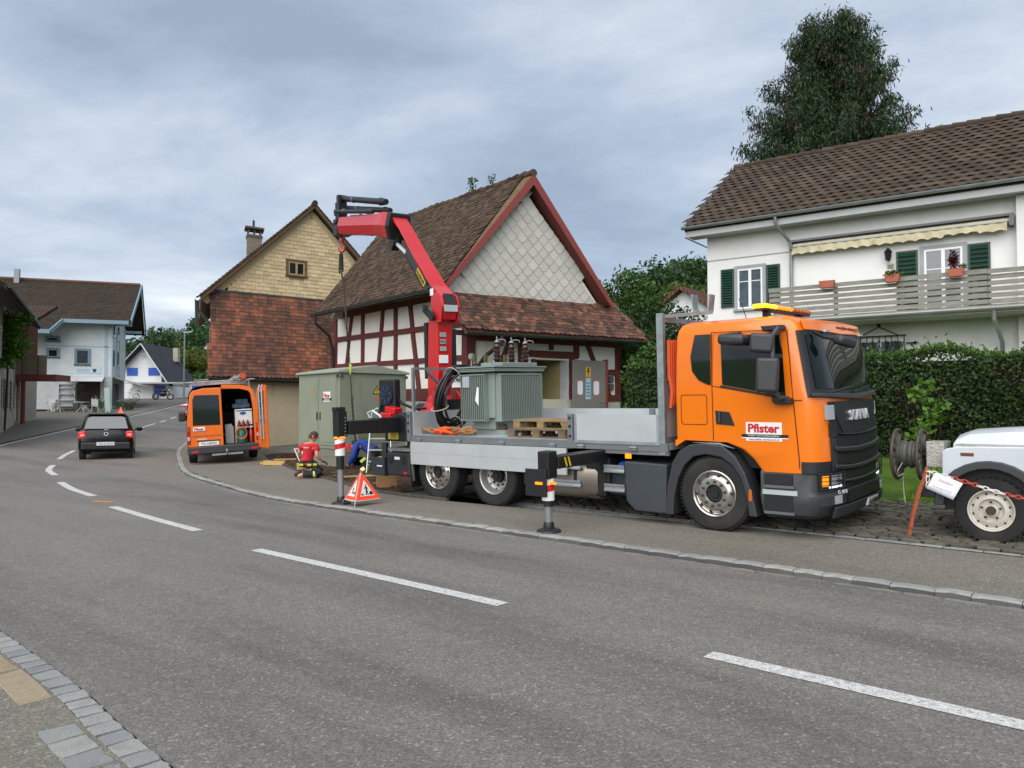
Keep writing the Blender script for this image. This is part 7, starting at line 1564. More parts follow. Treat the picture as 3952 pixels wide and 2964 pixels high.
mb = MB(); mb.prism([(-.07, 2.64), (2.09, 2.64), (2.09, 2.70), (1.01, 2.87), (-.07, 2.70)], -.07, 2.37, 'y'); rf = mb.build('roof', M_KIOSKR, ks, bevel=.012)
for (y0, y1) in ((.12, 1.02), (1.12, 2.18)):
    m_ = MB(); m_.box(-.018, .0, y0, y1, .76, 2.52); d_ = m_.build('door', M_KIOSK, ks, bevel=.006); m_ = MB(); m_.box(-.026, -.018, y0 + .06, y1 - .06, .84, 2.44); m_.build('door_panel', M_KIOSK, d_, bevel=.003)
    MB().box(-.045, -.018, y1 - .06 if y0 < 1 else y0 + .02, y1 - .03 if y0 < 1 else y0 + .05, 1.42, 1.62).build('handle', M_BLACKI, d_)
m_ = MB(); m_.box(.45, 1.78, -.016, .0, .80, 2.48); d_ = m_.build('side_panel', M_KIOSK, ks, bevel=.006); m_ = MB(); m_.box(.50, 1.73, -.022, -.016, .86, 2.42); m_.build('door_panel', M_KIOSK, d_, bevel=.003)
s_ = MB().box(-.034, -.03, .42, .80, 1.90, 2.16).build('company_sign', M_WHITE, ks); text('Pfister', .11, s_, (-.036, .61, 2.06), (0, -1, 0), (0, 0, 1), M_SRED, 'sign_lettering', .001, fit=.32, bold=.03); MB().box(-.037, -.034, .36, .86, 1.93, 1.99).build('sign_band', M_SBLK, s_); text('Starkstrom', .04, s_, (-.039, .61, 1.96), (0, -1, 0), (0, 0, 1), M_WHITE, 'sign_lettering', .001, fit=.3)
w_ = MB().prism([(.96, 2.10), (1.22, 2.10), (1.09, 2.33)], -.028, -.023, 'y').build('warning_sign', M_SBLK, ks); MB().prism([(.995, 2.12), (1.185, 2.12), (1.09, 2.29)], -.031, -.028, 'y').build('sign_face', mat('sign yellow', 'd2a200'), w_); bolt(1.09, 2.185, .12, -.032, w_)
MB().box(1.04, 1.16, -.028, -.023, 1.93, 1.99).build('orange_label', M_TAPE, ks); MB().box(-.03, -.026, 1.42, 1.50, 2.08, 2.18).build('orange_label', M_TAPE, ks)
for (x_, y_) in ((-.05, .03), (.03, -.05), (2.0, -.05)): MB().cyl((x_, y_, 2.60), (x_, y_, 2.52), .035, n=10).build('lifting_lug', mat('rusty lug', '4a332a', .8), ks)
vg = MB().box(.55, 1.7, -.026, -.022, .92, 1.22).build('vent_grille', mat('grey blue vent', '575e60', .6), ks)
for i in range(6): MB().box(.57, 1.68, -.034, -.026, .94 + i * .047, .965 + i * .047).build('vent_slat', mat('vent slat', '7d7a4c', .6), vg)

# ---------------------------------------------------------------- roadworks sign (folding three-sided pyramid)
sg = thing('roadworks_sign', 'folding triangular roadworks warning sign with digging figure on tripod legs', 'sign', (-2.62, 13.22, .03), R(20))
M_FLUO = mat('fluorescent orange red', 'f0431a', .5, emit='ff3a10', es=.05)
apex = Vector((0, 0, .60)); bp = [Vector((-.13, -.25, .12)), Vector((.36, .06, .12)), Vector((-.26, .16, .12))]
def tri_face(a, b, name):
    c = (apex + a + b) / 3; n = (b - a).cross(apex - a).normalized()
    if n.dot(c - Vector((0, 0, .25))) < 0: n = -n
    def lay(k, o, mt, nm, par):
        vs = [c + (p - c) * k + n * o for p in (apex, a, b)]; vs += [v - n * .004 for v in vs]; m_ = MB(); m_.add(vs, [(0, 1, 2), (5, 4, 3), (0, 3, 4, 1), (1, 4, 5, 2), (2, 5, 3, 0)]); return m_.build(nm, mt, par)
    f_ = lay(1.0, .004, M_HIVIS, 'sign_face', sg); r_ = lay(.93, .008, M_FLUO, 'red_border', f_); lay(.56, .012, M_HIVIS, 'white_field', f_)
    x = (b - a).normalized(); u = n.cross(x); u = u if u.z > 0 else -u; cc = c + n * .0145
    def pic(pts, nm):
        vs = [cc + x * (p[0]) + u * (p[1]) for p in pts]; m_ = MB(); m_.add(vs + [v - n * .002 for v in vs], [tuple(range(len(vs))), tuple(range(2 * len(vs) - 1, len(vs) - 1, -1))] + [(i, (i + 1) % len(vs), len(vs) + (i + 1) % len(vs), len(vs) + i) for i in range(len(vs))]); m_.build(nm, M_SBLK, f_)
    k = (b - a).length / .55 * .115
    pic([(-.25 * k, -.62 * k), (-.05 * k, -.62 * k), (.02 * k, -.1 * k), (.12 * k, -.62 * k), (.26 * k, -.62 * k), (.16 * k, .05 * k), (.12 * k, .42 * k), (.3 * k, .1 * k), (.36 * k, .14 * k), (.16 * k, .56 * k), (-.12 * k, .6 * k), (-.38 * k, .28 * k), (-.34 * k, .22 * k), (-.12 * k, .4 * k), (-.14 * k, .0 * k)], 'digging_figure')
    pic([(-.02 * k + .12 * k * math.cos(t), .76 * k + .12 * k * math.sin(t)) for t in [2 * math.pi * i / 10 for i in range(10)]], 'figure_head')
    pic([(.35 * k, -.62 * k), (1.2 * k, -.62 * k), (.98 * k, -.22 * k), (.7 * k, -.05 * k), (.5 * k, -.3 * k)], 'soil_heap'); pic([(-1.2 * k, -.62 * k), (-.55 * k, -.62 * k), (-.8 * k, -.38 * k), (-1.0 * k, -.45 * k)], 'soil_heap')
tri_face(bp[0], bp[1], 'a'); tri_face(bp[2], bp[0], 'b'); tri_face(bp[1], bp[2], 'c')
for p in bp:
    d = (p - apex).normalized(); m_ = MB(); m_.cyl(apex, p + d * (.13), .010, n=8); m_.build('tripod_leg', M_GALV, sg, smooth=True)
MB().ball((0, 0, .62), (.025, .025, .03), 8, 6).build('sign_top', mat('tan top', '8f6b4a', .6), sg)
fl = MB(); fl.cyl((.0, .0, .63), (.05, .02, .66), .03, n=10); fl.build('flash_lamp', mat('flash lamp', 'd0a35a', .3, emit='ffd27a', es=.4), sg)

# ---------------------------------------------------------------- small site things
def place(o, x, y, z=None, rz=0): o.location = (x, y, gp(x, y) if z is None else z); o.rotation_euler = (0, 0, rz); return o
M_CARD = mat('cardboard', '8f6a45', .85, var=.08, vs=5)
bx1 = thing('cardboard_box', 'closed brown cardboard box on the pavement behind the roadworks sign', 'box', (-2.55, 15.5, gp(-2.55, 15.5)), R(12))
MB().box(-.2, .2, -.15, .15, 0, .27).build('carton', M_CARD, bx1, bevel=.004); MB().box(-.203, .203, -.03, .03, .268, .273).build('packing_tape', mat('packing tape', '9c8460', .3), bx1)
bx2 = thing('cardboard_box', 'open white-lined cardboard box beside the aluminium step ladder', 'box', (-2.95, 17.8, gp(-2.95, 17.8)), R(-8)); MB().box(-.17, .17, -.14, .14, 0, .42).build('carton', mat('pale cardboard', '9d7d58', .85), bx2, bevel=.004); MB().box(-.171, -.02, -.145, -.141, .05, .38).build('white_label', M_WHITE, bx2)
ld = thing('step_ladder', 'aluminium folding step ladder beside the bent worker', 'ladder', (-3.15, 18.2, gp(-3.15, 18.2)), R(5))
for s_ in (-1, 1):
    m_ = MB(); m_.tube([(s_ * .30, -.25, 0), (s_ * .235, -.06, 1.05), (s_ * .21, .0, 1.25)], .02, 6); m_.build('rail', M_ALU, ld, smooth=True)
    m_ = MB(); m_.tube([(s_ * .30, .45, 0), (s_ * .22, .04, 1.06)], .017, 6); m_.build('rear_leg', M_ALU, ld, smooth=True)
for z_ in (.27, .54, .81): MB().box(-.29 + z_ * .06, .29 - z_ * .06, -.26 + z_ * .17, -.10 + z_ * .17, z_, z_ + .03).build('tread', M_ALU, ld)
MB().box(-.24, .24, -.12, .16, 1.05, 1.09).build('platform', M_ALU, ld); m_ = MB(); m_.tube([(-.21, .0, 1.25), (-.20, .02, 1.45), (-.1, .03, 1.54), (.1, .03, 1.54), (.20, .02, 1.45), (.21, .0, 1.25)], .016, 8); m_.build('hand_rail', M_ALU, ld, smooth=True)
pk = [('timber_plank', 'long pale timber lath lying on the soil bed in front of the kiosk', (-3.15, 17.0), R(28), (1.5, .06, .03)), ('timber_block', 'short squared timber block on the pavement beside the orange van', (-6.55, 21.0), R(-8), (.62, .12, .12)), ('timber_plank', 'short lath lying across the squared timber block', (-6.3, 21.15), R(22), (.6, .05, .03)), ('timber_block', 'small offcut of wood on the soil behind the kneeling worker', (-5.2, 18.9), R(30), (.25, .14, .16))]
for i, (nm, lb, (x, y), rz, (l_, w_, h_)) in enumerate(pk):
    z_ = gp(x, y) + (.125 if i == 2 else (.06 if i in (0, 3) else 0.002)); o = MB().box(-l_ / 2, l_ / 2, -w_ / 2, w_ / 2, 0, h_).build(nm, custom('fresh timber', lambda t: wood(t, 'a3834f', 'c09d64'), .8), bevel=.004); tag(o, lb, 'wood'); place(o, x, y, z_, rz)
lv = MB().box(-.3, .3, -.02, .02, 0, .06).build('spirit_level', mat('yellow level', 'b8952a', .4), bevel=.006); tag(lv, 'yellow spirit level lying beside the squared timber', 'spirit level'); place(lv, -6.75, 21.35, gp(-6.75, 21.35) + .005, R(15))
pf = thing('frame_stand', 'white folded frame leaning at the kiosk corner behind the kneeling worker', 'frame', (-5.72, 20.2, gp(-5.72, 20.2)), R(20)); m_ = MB(); m_.bar((.15, 0, 0), (-.05, .1, .48), .03, .02); m_.bar((.3, 0, 0), (.12, .1, .48), .03, .02); m_.bar((-.05, .1, .48), (.12, .1, .48), .03, .02); m_.build('frame', M_PVC, pf)
rb_ = MB(); rnd = random.Random(3)
for i in range(260):
    a = rnd.uniform(0, 1); p = SOIL_IN[int(a * (len(SOIL_IN) - 1))] + Vector((3.2, 2.6, 0)) * rnd.uniform(.03, .8); r_ = rnd.uniform(.015, .05); rb_.ball((p.x, p.y, gp(p.x, p.y) + .04), (r_, r_ * rnd.uniform(.6, 1), r_ * .6), 6, 4)
rbo = rb_.build('rubble', mat('earth clods', '5a4a3a', .95, var=.35, vs=6), kind='stuff'); tag(rbo, 'loose clods of earth and pebbles scattered over the soil bed', 'rubble')
gv_ = MB()
for i in range(900):
    u_ = rnd.uniform(0, 1); v_ = rnd.uniform(0, 1); x = -8.0 + 5.2 * u_; y = 24.6 + 2.8 * v_ + u_ * -1.0; r_ = rnd.uniform(.015, .04); gv_.ball((x, y, gp(x, y) + .01), (r_, r_ * rnd.uniform(.6, 1), r_ * .6), 5, 4)
gvo = gv_.build('gravel', mat('loose gravel', '7d7a73', .95, var=.3, vs=9), kind='stuff'); tag(gvo, 'loose grey gravel at the foot of the yellow house wall', 'gravel')

# ---------------------------------------------------------------- no-parking barrier beside the off-road car
def lrp(a, n, z): q = Vector((5.65, 9.0, 0)) + FWD * a + NRM * n; return Vector((q.x, q.y, z))
pb, pt_ = lrp(-.86, -.12, gp(4.9, 9.4)), lrp(-.62, -.22, 1.02)
st = thing('marker_stake', 'bent orange painted stake driven into the edge of the parking bay', 'stake', tuple(pb)); m_ = MB(); pts = [Vector((0, 0, 0)), (pt_ - pb) * .3 + Vector((-.02, 0, 0)), (pt_ - pb) * .62 + Vector((-.025, 0, 0)), (pt_ - pb) * .85, pt_ - pb]
for a, b in zip(pts, pts[1:]): m_.bar(a, b, .035, .03, (0, 1, 0))
m_.build('stake', mat('faded orange paint', 'a8553a', .7, var=.25, vs=14), st)
for k in range(4): c_ = (pt_ - pb) * (.15 + .2 * k); MB().obox(c_, (.045, .04, .012)).build('ring', mat('rusty ring', '7a4030', .8), st)
ch2 = thing('barrier_chain', 'red and white plastic chain hanging from the orange stake past the off-road car', 'chain', tuple(pt_))
ce = lrp(.75, -.12, .66) - pt_; cp = [Vector((0, 0, -.04)), ce * .3 + Vector((0, 0, -.045)), ce * .6 + Vector((0, 0, -.06)), ce]
def chain2(parent, pts):
    link = .075; c_ = resample(catmull(pts, .05), int(length(pts) / (link * .72)) + 1)
    ring = [(link * .5 * (1 if math.cos(t) > 0 else -1) * (abs(math.cos(t)) ** .8), link * .27 * math.sin(t), 0) for t in [2 * math.pi * i / 12 for i in range(12)]]
    mes = [MB().tube(ring, .006, 6, closed=True).mesh('chain_link', x_, True) for x_ in (mat('white plastic', 'd2d0cc', .5), mat('red plastic', 'b0402e', .5))]
    for i in range(len(c_) - 1):
        d = (c_[i + 1] - c_[i]).normalized(); q = d.to_track_quat('X', 'Z') @ Euler((R(90) * (i % 2) + R(15), 0, 0)).to_quaternion(); mesh_obj('chain_link', mes[(i // 5) % 2], parent, Matrix.LocRotScale((c_[i] + c_[i + 1]) / 2, q, None))
chain2(ch2, cp); chain2(ch2, [Vector((.01, 0, -.04)), Vector((.0, -.01, -.16)), Vector((-.01, 0, -.24))])
A, B_, C_, D_ = lrp(-.53, -.26, .965), lrp(-.24, -.24, .855), lrp(-.34, -.27, .655), lrp(-.62, -.28, .775)
pp = thing('notice_sheet', 'white paper notice with red heading hanging from the barrier chain', 'notice', tuple((A + B_ + C_ + D_) / 4)); cen = (A + B_ + C_ + D_) / 4
m_ = MB(); nrm_ = (B_ - A).cross(D_ - A).normalized(); q = [p - cen for p in (A, B_, C_, D_)]; g_ = []
for j in range(5):
    for i in range(7):
        t, s2 = i / 6, j / 4; p = q[0].lerp(q[1], t).lerp(q[3].lerp(q[2], t), s2); g_.append(p + nrm_ * (.012 * math.sin(t * 3.1) + .004 * math.sin(7 * s2)))
m_.add(g_, [(j * 7 + i, j * 7 + i + 1, (j + 1) * 7 + i + 1, (j + 1) * 7 + i) for j in range(4) for i in range(6)]); po = m_.build('sheet', M_PAPER, pp, smooth=True); sdm = po.modifiers.new('solid', 'SOLIDIFY'); sdm.thickness = .003
xd = (B_ - A).normalized(); ud = (A - D_).normalized(); toc = (Vector((0, 0, CAM_H)) - cen).normalized() * .02
text('Parkverbot', .030, pp, toc + ud * .05 + xd * .0, xd, ud, mat('red print', 'a02a3a', .6), 'notice_heading', .001, fit=.15)
text('Ab: Sonntag 13.06.2021', .018, pp, toc - ud * .045, xd, ud, mat('dark print', '33333a', .6), 'notice_text', .001, fit=.21)

# ---------------------------------------------------------------- far side of the village
def rooftex(a, b, c_, sx=8.0, sy=14.0, mort=.03):
    def f(t):
        co = t.n('ShaderNodeTexCoord').outputs['UV']
        br = t.n('ShaderNodeTexBrick', {'Vector': t.scaled(1, 1, 1, vec=t.n('ShaderNodeTexCoord').outputs['Object']), 'Color1': (*lin(a), 1), 'Color2': (*lin(b), 1), 'Mortar': (*lin(c_), 1), 'Scale': 1.0, 'Mortar Size': mort, 'Brick Width': .25, 'Row Height': .2})
        c = t.mixc(.5, br.outputs['Color'], t.ramp(t.noise(1.1, 6, .7), [(.3, '4a4a4a'), (.7, '9a9a9a')]), 'OVERLAY'); t.l(c, t.b.inputs['Base Color']); t.bump(br.outputs['Fac'], .6, .03)
    return f
M_ROOFB = custom('far brown roof', rooftex('4b3f35', '3c332b', '2a241f'), .9, .2); M_ROOFG = custom('far slate roof', rooftex('565a62', '4c5058', '363940'), .8, .2); M_ROOFR = custom('far red roof', rooftex('7c5646', '6a4a3c', '3c2c25'), .9, .2); M_ROOFBR = custom('far brick brown roof', rooftex('5d473c', '4d3b33', '2c231f'), .9, .2)
M_LBLUE = mat('pale blue boards', 'c6cccc', .75, var=.08, vs=2); M_LBT = mat('light blue trim', 'a0b4be', .6); M_LBD = mat('blue grey trim', '6f8594', .6)
bh = thing('blue_house', 'large pale blue clapboard house with big brown roof and shop awning', 'house', (-30.63, 58.0, 0), R(20)); bz = 1.6
mb = MB(); mb.box(-9.0, -.02, .05, 7.5, bz, 8.3); mb.build('wall', mat('grey render', 'b9bbbc', .9, var=.1), bh)
bd = MB().prism([(-.03, 0), (0.02, 0), (.02, .185), (-.005, .185)], -4.35, 0.0, 'x').mesh('siding_board', M_LBLUE)
for i in range(23): mesh_obj('siding_board', bd, bh, Matrix.Translation((0, 0, 4.12 + i * .186)))
bd2 = MB().prism([(0.03, 0), (-.02, 0), (-.02, .185), (.005, .185)], 0, 7.5, 'y').mesh('siding_board', M_LBLUE)
for i in range(23): mesh_obj('siding_board', bd2, bh, Matrix.Translation((0, 0, 4.12 + i * .186)))
mb = MB(); mb.prism([(0, 8.3), (7.5, 8.3), (3.75, 11.2)], -.1, .0, 'x'); mb.build('gable', M_LBLUE, bh)
for (x0, x1, y0, y1, z0, z1) in ((-.5, -.28, -.05, .0, 4.1, 8.3), (-.02, .06, -.06, .16, 1.7, 8.3), (-4.4, 0, -.05, 0, 6.32, 6.42), (.02, .06, 2.2, 2.4, 4.1, 8.3), (.02, .06, 3.6, 3.8, 4.1, 8.3), (-4.4, .06, -.07, 0, 4.0, 4.12)): MB().box(x0, x1, y0, y1, z0, z1).build('trim_board', M_LBT, bh)
RB = MB()
for (ya, za, yb, zb_, xa, xb) in ((-1.3, 8.25, 3.75, 11.75, -9.5, 1.35), (8.8, 8.25, 3.75, 11.75, -9.5, 1.35)):
    v = [(xa, ya, za), (xb, ya, za), (xb + .2, yb, zb_), (xa, yb, zb_)]; RB.add([(p[0], p[1], p[2] - .18) for p in v] + v, [(3, 2, 1, 0), (4, 5, 6, 7), (0, 1, 5, 4), (1, 2, 6, 5), (2, 3, 7, 6), (3, 0, 4, 7)])
v = [(-9.5, -2.7, 7.32), (-3.6, -2.7, 7.32), (-3.1, -1.2, 8.30), (-9.5, -1.2, 8.30)]; RB.add([(p[0], p[1], p[2] - .18) for p in v] + v, [(3, 2, 1, 0), (4, 5, 6, 7), (0, 1, 5, 4), (1, 2, 6, 5), (2, 3, 7, 6), (3, 0, 4, 7)])
br_ = RB.build('roof', M_ROOFB, bh)
MB().box(-3.1, 1.3, -1.42, -1.3, 8.0, 8.28).build('fascia', M_LBD, br_); MB().box(-9.4, -3.6, -2.82, -2.7, 7.05, 7.34).build('fascia', M_LBD, br_); MB().bar((-3.58, -2.75, 7.2), (-3.05, -1.35, 8.15), .1, .28).build('fascia', M_LBD, br_)
for (y0, z0) in ((-1.3, 8.2), (8.8, 8.2)): MB().bar((1.45, y0, z0), (1.62, 3.75, 11.7), .09, .32).build('verge_board', M_LBD, br_)
for z_, y_ in ((8.05, .6), (8.05, 6.9), (10.2, 3.75)): MB().box(0, 1.3, y_ - .1, y_ + .1, z_, z_ + .2).build('purlin', M_LBT, br_)
MB().cyl((-9.4, 3.75, 11.78), (1.5, 3.75, 11.78), .14, n=8).build('ridge_tiles', M_TILE_RED, br_)
m_ = MB(); m_.box(-7.3, -6.95, 3.2, 3.6, 11.4, 12.5); m_.build('chimney', mat('steel flue', '84888c', .5, .4), br_)
for (x0, x1, z0, z1) in ((-2.40, -1.52, 5.0, 6.1), (-4.25, -3.58, 5.5, 6.1), (-4.3, -3.55, 6.7, 7.0)): window(bh, x0, x1, z0, z1, -.05, frame=M_LBD, surround=M_LBD, glass=M_GLASSL if x0 > -3 else M_GLASS, mullion=0, sill=M_OLDWOOD, fw=.08)
for (y0, y1, z0, z1) in ((.25, 1.1, 7.1, 8.2), (2.5, 3.2, 7.0, 8.2), (.25, 1.1, 4.9, 6.2), (2.5, 3.3, 4.9, 6.2)):
    w_ = MB().box(.03, .07, y0, y1, z0, z1).build('window', M_LBD, bh); MB().box(.07, .08, y0 + .08, y1 - .08, z0 + .08, z1 - .08).build('pane', M_GLASSL, w_)
MB().box(-2.36, -.72, -.06, -.03, 4.36, 4.78).build('shop_sign', mat('pale sign', 'b4c6d0', .6), bh)
text('BLÜETEZIT', .2, bh, (-1.85, -.065, 4.57), (1, 0, 0), (0, 0, 1), mat('grey violet print', '8d93ac', .6), 'shop_lettering', .003, fit=.85)
m_ = MB(); m_.prism([(-1.28, 4.66), (-1.0, 4.66), (-1.05, 4.42), (-1.23, 4.42)], -.066, -.06, 'y'); m_.build('basket_emblem', mat('dark print', '55585c', .6), bh)
m_ = MB(); v = [(-3.0, -.05, 4.12), (-.45, -.05, 4.12), (-.4, -1.5, 3.72), (-3.1, -1.5, 3.72)]; m_.add([(p[0], p[1], p[2] - .05) for p in v] + v, [(3, 2, 1, 0), (4, 5, 6, 7), (0, 1, 5, 4), (1, 2, 6, 5), (2, 3, 7, 6), (3, 0, 4, 7)]); m_.build('awning', mat('white awning', 'c3c5c6', .7), bh)
m_ = MB(); v = [(.05, .4, 4.1), (.05, 7, 4.1), (2.2, 7, 3.5), (2.0, .6, 3.5)]; m_.add([(p[0], p[1], p[2] - .05) for p in v] + v, [(3, 2, 1, 0), (4, 5, 6, 7), (0, 1, 5, 4), (1, 2, 6, 5), (2, 3, 7, 6), (3, 0, 4, 7)]); m_.build('side_awning', mat('striped awning', 'a9aaa8', .7, var=.35, vs=3), bh)
MB().box(-2.3, -.75, -.02, .06, 1.95, 3.7).build('shop_window', mat('dark red shop window', '33201f', .3, var=.5, vs=3), bh); MB().box(-.5, .05, -.05, .2, bz, 4.0).build('corner_pier', mat('grey render', '9a9da0'), bh)
for y_ in (.8, 2.6): MB().box(.0, .05, y_, y_ + 1.2, 1.9, 3.6).build('side_door', mat('grey door', '55585a', .6), bh)
# shop things: pots, shelf, table, chairs
def pot(x, y, label, h=.5, r=.22, col='6d6d6a', leaf=None, plant_h=.6, flower=None):
    z_ = hr(y) + .03; t_ = thing('potted_plant', label, 'potted plant', (x, y, z_)); m_ = MB(); m_.lathe([(0, 0), (r * .75, 0), (r, h), (r * .9, h), (r * .85, h * .9), (0, h * .9)], (0, 0, 0), (0, 0, 1), 14); m_.build('pot', mat('pot ' + col, col, .8), t_, smooth=True)
    foliage('leaves', ellip((0, 0, h + plant_h * .5), (r * 1.5, r * 1.5, plant_h * .6), 260), .09, leaf or M_LEAF, t_)
    if flower: foliage('flowers', ellip((0, 0, h + plant_h * .55), (r * 1.5, r * 1.5, plant_h * .6), 60), .10, flower, t_, kind='stuff')
    return t_
FQ = lambda u, v: None
def far(u, y, dx=0): return ((u - 1106) / 1640 * y + dx, y)
M_WMET = mat('white garden metal', 'c4c6c4', .5)
def garden_shop():
    x, y = far(262, 56.5); t_ = None
    specs = [(206, 55.5, 'white flowering shrub in a pot before the shop window', .35, .2, '8c8c88', .7, 'w'), (230, 55.5, 'tall white flowering plant by the blue house corner', .35, .2, 'a5a39c', 1.1, 'w'), (168, 56.2, 'big dark green shrub in a large grey tub', .6, .35, '4e5050', 1.7, None), (138, 57.0, 'trailing plant on top of the white shelf', .2, .2, '777', .5, None) if 0 else (116, 56.0, 'pink flowering plant in a white planter', .45, .25, 'b4b4b0', .4, 'p'), (196, 55.0, 'small round pot with green leaves beside the white chair', .25, .18, '84847c', .3, None), (278, 57.5, 'low green plant in a dark trough by the awning', .3, .4, '4a4a44', .3, None), (219, 55.0, 'small pot with thin stems beside the easel', .25, .12, '90908a', .5, None), (290, 60, 'leafy olive shrub in a tub under the striped awning', .4, .3, '6a6a64', 1.4, None), (262, 56.3, 'grey green lavender pot near the folding table', .3, .25, '5f665e', .35, None)]
    for u, y, lb, h, r, c, ph, fl_ in specs:
        x, y = far(u, y); pot(x, y, lb, h, r, c, None, ph, {'w': mat('white petals', 'd8d8d2', .7), 'p': mat('pink petals', 'b8788a', .7)}.get(fl_))
    x, y = far(145, 57.0); z_ = hr(y) + .03; sh_ = thing('plant_shelf', 'white open shelf with pots against the blue house', 'shelf', (x, y, z_), R(14))
    for s_ in (-.55, .55): MB().box(s_ - .03, s_ + .03, -.2, .2, 0, 2.0).build('upright', M_WMET, sh_)
    for z2 in (.3, .75, 1.2, 1.65, 1.95): MB().box(-.55, .55, -.2, .2, z2, z2 + .04).build('shelf_board', M_WMET, sh_)
    for (u, y, lb) in ((178, 55.3, 'round white garden table with curved legs in front of the shop'), (128, 55.3, 'white bench shaped plant table at the house wall'), (266, 57.2, 'green folding table under the striped awning')):
        x, y = far(u, y); t_ = thing('garden_table', lb, 'table', (x, y, hr(y) + .03)); m_ = MB(); m_.cyl((0, 0, .70), (0, 0, .74), .48, n=18); m_.build('table_top', M_WMET if 'green' not in lb else mat('green table', '5d6d60', .6), t_)
        for i in range(4): a = math.pi / 4 + i * math.pi / 2; m_ = MB(); m_.tube([(.1 * math.cos(a), .1 * math.sin(a), .7), (.12 * math.cos(a), .12 * math.sin(a), .3), (.4 * math.cos(a), .4 * math.sin(a), 0)], .022, 6); m_.build('leg', M_WMET, t_)
    for (u, y, rz, lb) in ((206, 54.8, 200, 'white garden chair with tulip back beside the flowers'), (112, 55.2, 30, 'white garden chair under the pink flowers')):
        x, y = far(u, y); t_ = thing('garden_chair', lb, 'chair', (x, y, hr(y) + .03), R(rz)); MB().box(-.22, .22, -.22, .22, .42, .46).build('seat', M_WMET, t_)
        for a in (-1, 1):
            for b in (-1, 1): MB().cyl((a * .18, b * .18, .42), (a * .22, b * .24, 0), .018, n=6).build('leg', M_WMET, t_)
        MB().box(-.22, .22, .19, .22, .5, .95).build('backrest', M_WMET, t_)
    x, y = far(232, 54.9); e_ = thing('easel_board', 'pale green sign board leaning by the house corner', 'sign', (x, y, hr(y) + .03), R(10)); m_ = MB(); m_.obox((0, 0, .9), (.35, .04, 1.8), Euler((R(-8), R(-6), 0))); m_.build('board', mat('pale green board', '9fb3a6', .7), e_)
# white house with blue shutters
gh = thing('white_gable_house', 'white gabled house with bright blue shutters and blue garage door', 'house', (*far(268, 74), 0), R(-4)); z0 = 2.3; gx = 3.6
mb = MB(); mb.prism([(0, z0), (3.75, z0), (3.75, 5.35), (2.05, 7.75), (0, 5.75)], 0, 4.6, 'y'); mb.build('wall', M_BWHITE, gh)
m_ = MB()
for (a, b) in (((-.45, 5.35), (2.05, 7.95)), ((2.05, 7.95), (4.9, 3.95))):
    v = [(a[0], -.7, a[1]), (b[0], -.7, b[1]), (b[0], 5.0, b[1]), (a[0], 5.0, a[1])]; m_.add([(p[0], p[1], p[2] - .16) for p in v] + v, [(3, 2, 1, 0), (4, 5, 6, 7), (0, 1, 5, 4), (1, 2, 6, 5), (2, 3, 7, 6), (3, 0, 4, 7)])
gr_ = m_.build('roof', M_ROOFG, gh); MB().bar((-.45, -.74, 5.3), (2.05, -.74, 7.9), .04, .24, (0, 1, 0)).build('verge_board', M_PVC, gr_); MB().bar((2.05, -.74, 7.9), (4.9, -.74, 3.9), .04, .24, (0, 1, 0)).build('verge_board', M_PVC, gr_)
M_BLUE = mat('bright blue shutter', '1a4fae', .5)
for (x0, x1, z1, z2, nm) in ((.30, 1.35, 4.85, 5.6, 'shutter'), (2.45, 3.55, 4.85, 5.6, 'shutter'), (3.05, 4.15, 3.05, 3.85, 'garage_door')): MB().box(x0, x1, -.06, 0 if nm == 'shutter' else .1, z1, z2).build(nm, M_BLUE, gh)
window(gh, 1.75, 2.15, 6.55, 7.0, -.02, frame=M_PVC, glass=M_GLASS, mullion=0); MB().box(2.9, 4.9, .0, 4.6, z0, 4.0).build('annexe_wall', M_BWHITE, gh); MB().box(.8, 7.4, -1.2, .0, 4.02, 4.16).build('carport_roof', mat('pale carport', 'a9aaa6', .8), gh); MB().box(7.1, 7.25, -1.1, -.95, z0, 4.02).build('carport_post', M_LGREY, gh)
MB().box(3.0, 3.5, 3.5, 4.0, 6.4, 7.8).build('chimney', M_BEIGE, gr_); MB().box(-.6, 2.7, -5.0, -4.7, 2.0, 3.75).build('garden_wall', M_BEIGE, gh)
# beige house, red house with balcony (left edge)
be = thing('beige_house', 'beige rendered house with weathered shutters and ivy at the left road edge', 'house', (-23.5, 34.3, 0), R(118.3))
mb = MB(); mb.box(-6, 10.2, 0.0, 7, .0, 6.6); mb.build('wall', M_BEIGE, be)
m_ = MB(); v = [(-6.5, -1.1, 6.5), (11.0, -1.1, 6.5), (11.0, 3.5, 9.0), (-6.5, 3.5, 9.0)]; m_.add([(p[0], p[1], p[2] - .2) for p in v] + v, [(3, 2, 1, 0), (4, 5, 6, 7), (0, 1, 5, 4), (1, 2, 6, 5), (2, 3, 7, 6), (3, 0, 4, 7)]); ber = m_.build('roof', M_ROOFB, be); gutter(be, (11.0, -1.2, 6.45), (-6.5, -1.2, 6.45), .09, M_ZINC)
M_SHG = mat('weathered grey shutter', '7a7166', .85, var=.2)
for x0 in (-1.2, 1.6, 4.4, 7.4):
    for z1, z2 in ((4.2, 5.7), (1.7, 3.2)): window(be, x0 + .5, x0 + 1.3, z1, z2, 0, frame=M_PVC, glass=M_GLASS, sill=M_BEIGE); shutter(be, x0, x0 + .46, z1, z2, 0, M_SHG, 8); shutter(be, x0 + 1.34, x0 + 1.8, z1, z2, 0, M_SHG, 8)
rh = thing('red_house', 'dark red clad house with brown balcony and glazed ground floor', 'house', (-27.6, 45.6, 0), R(8))
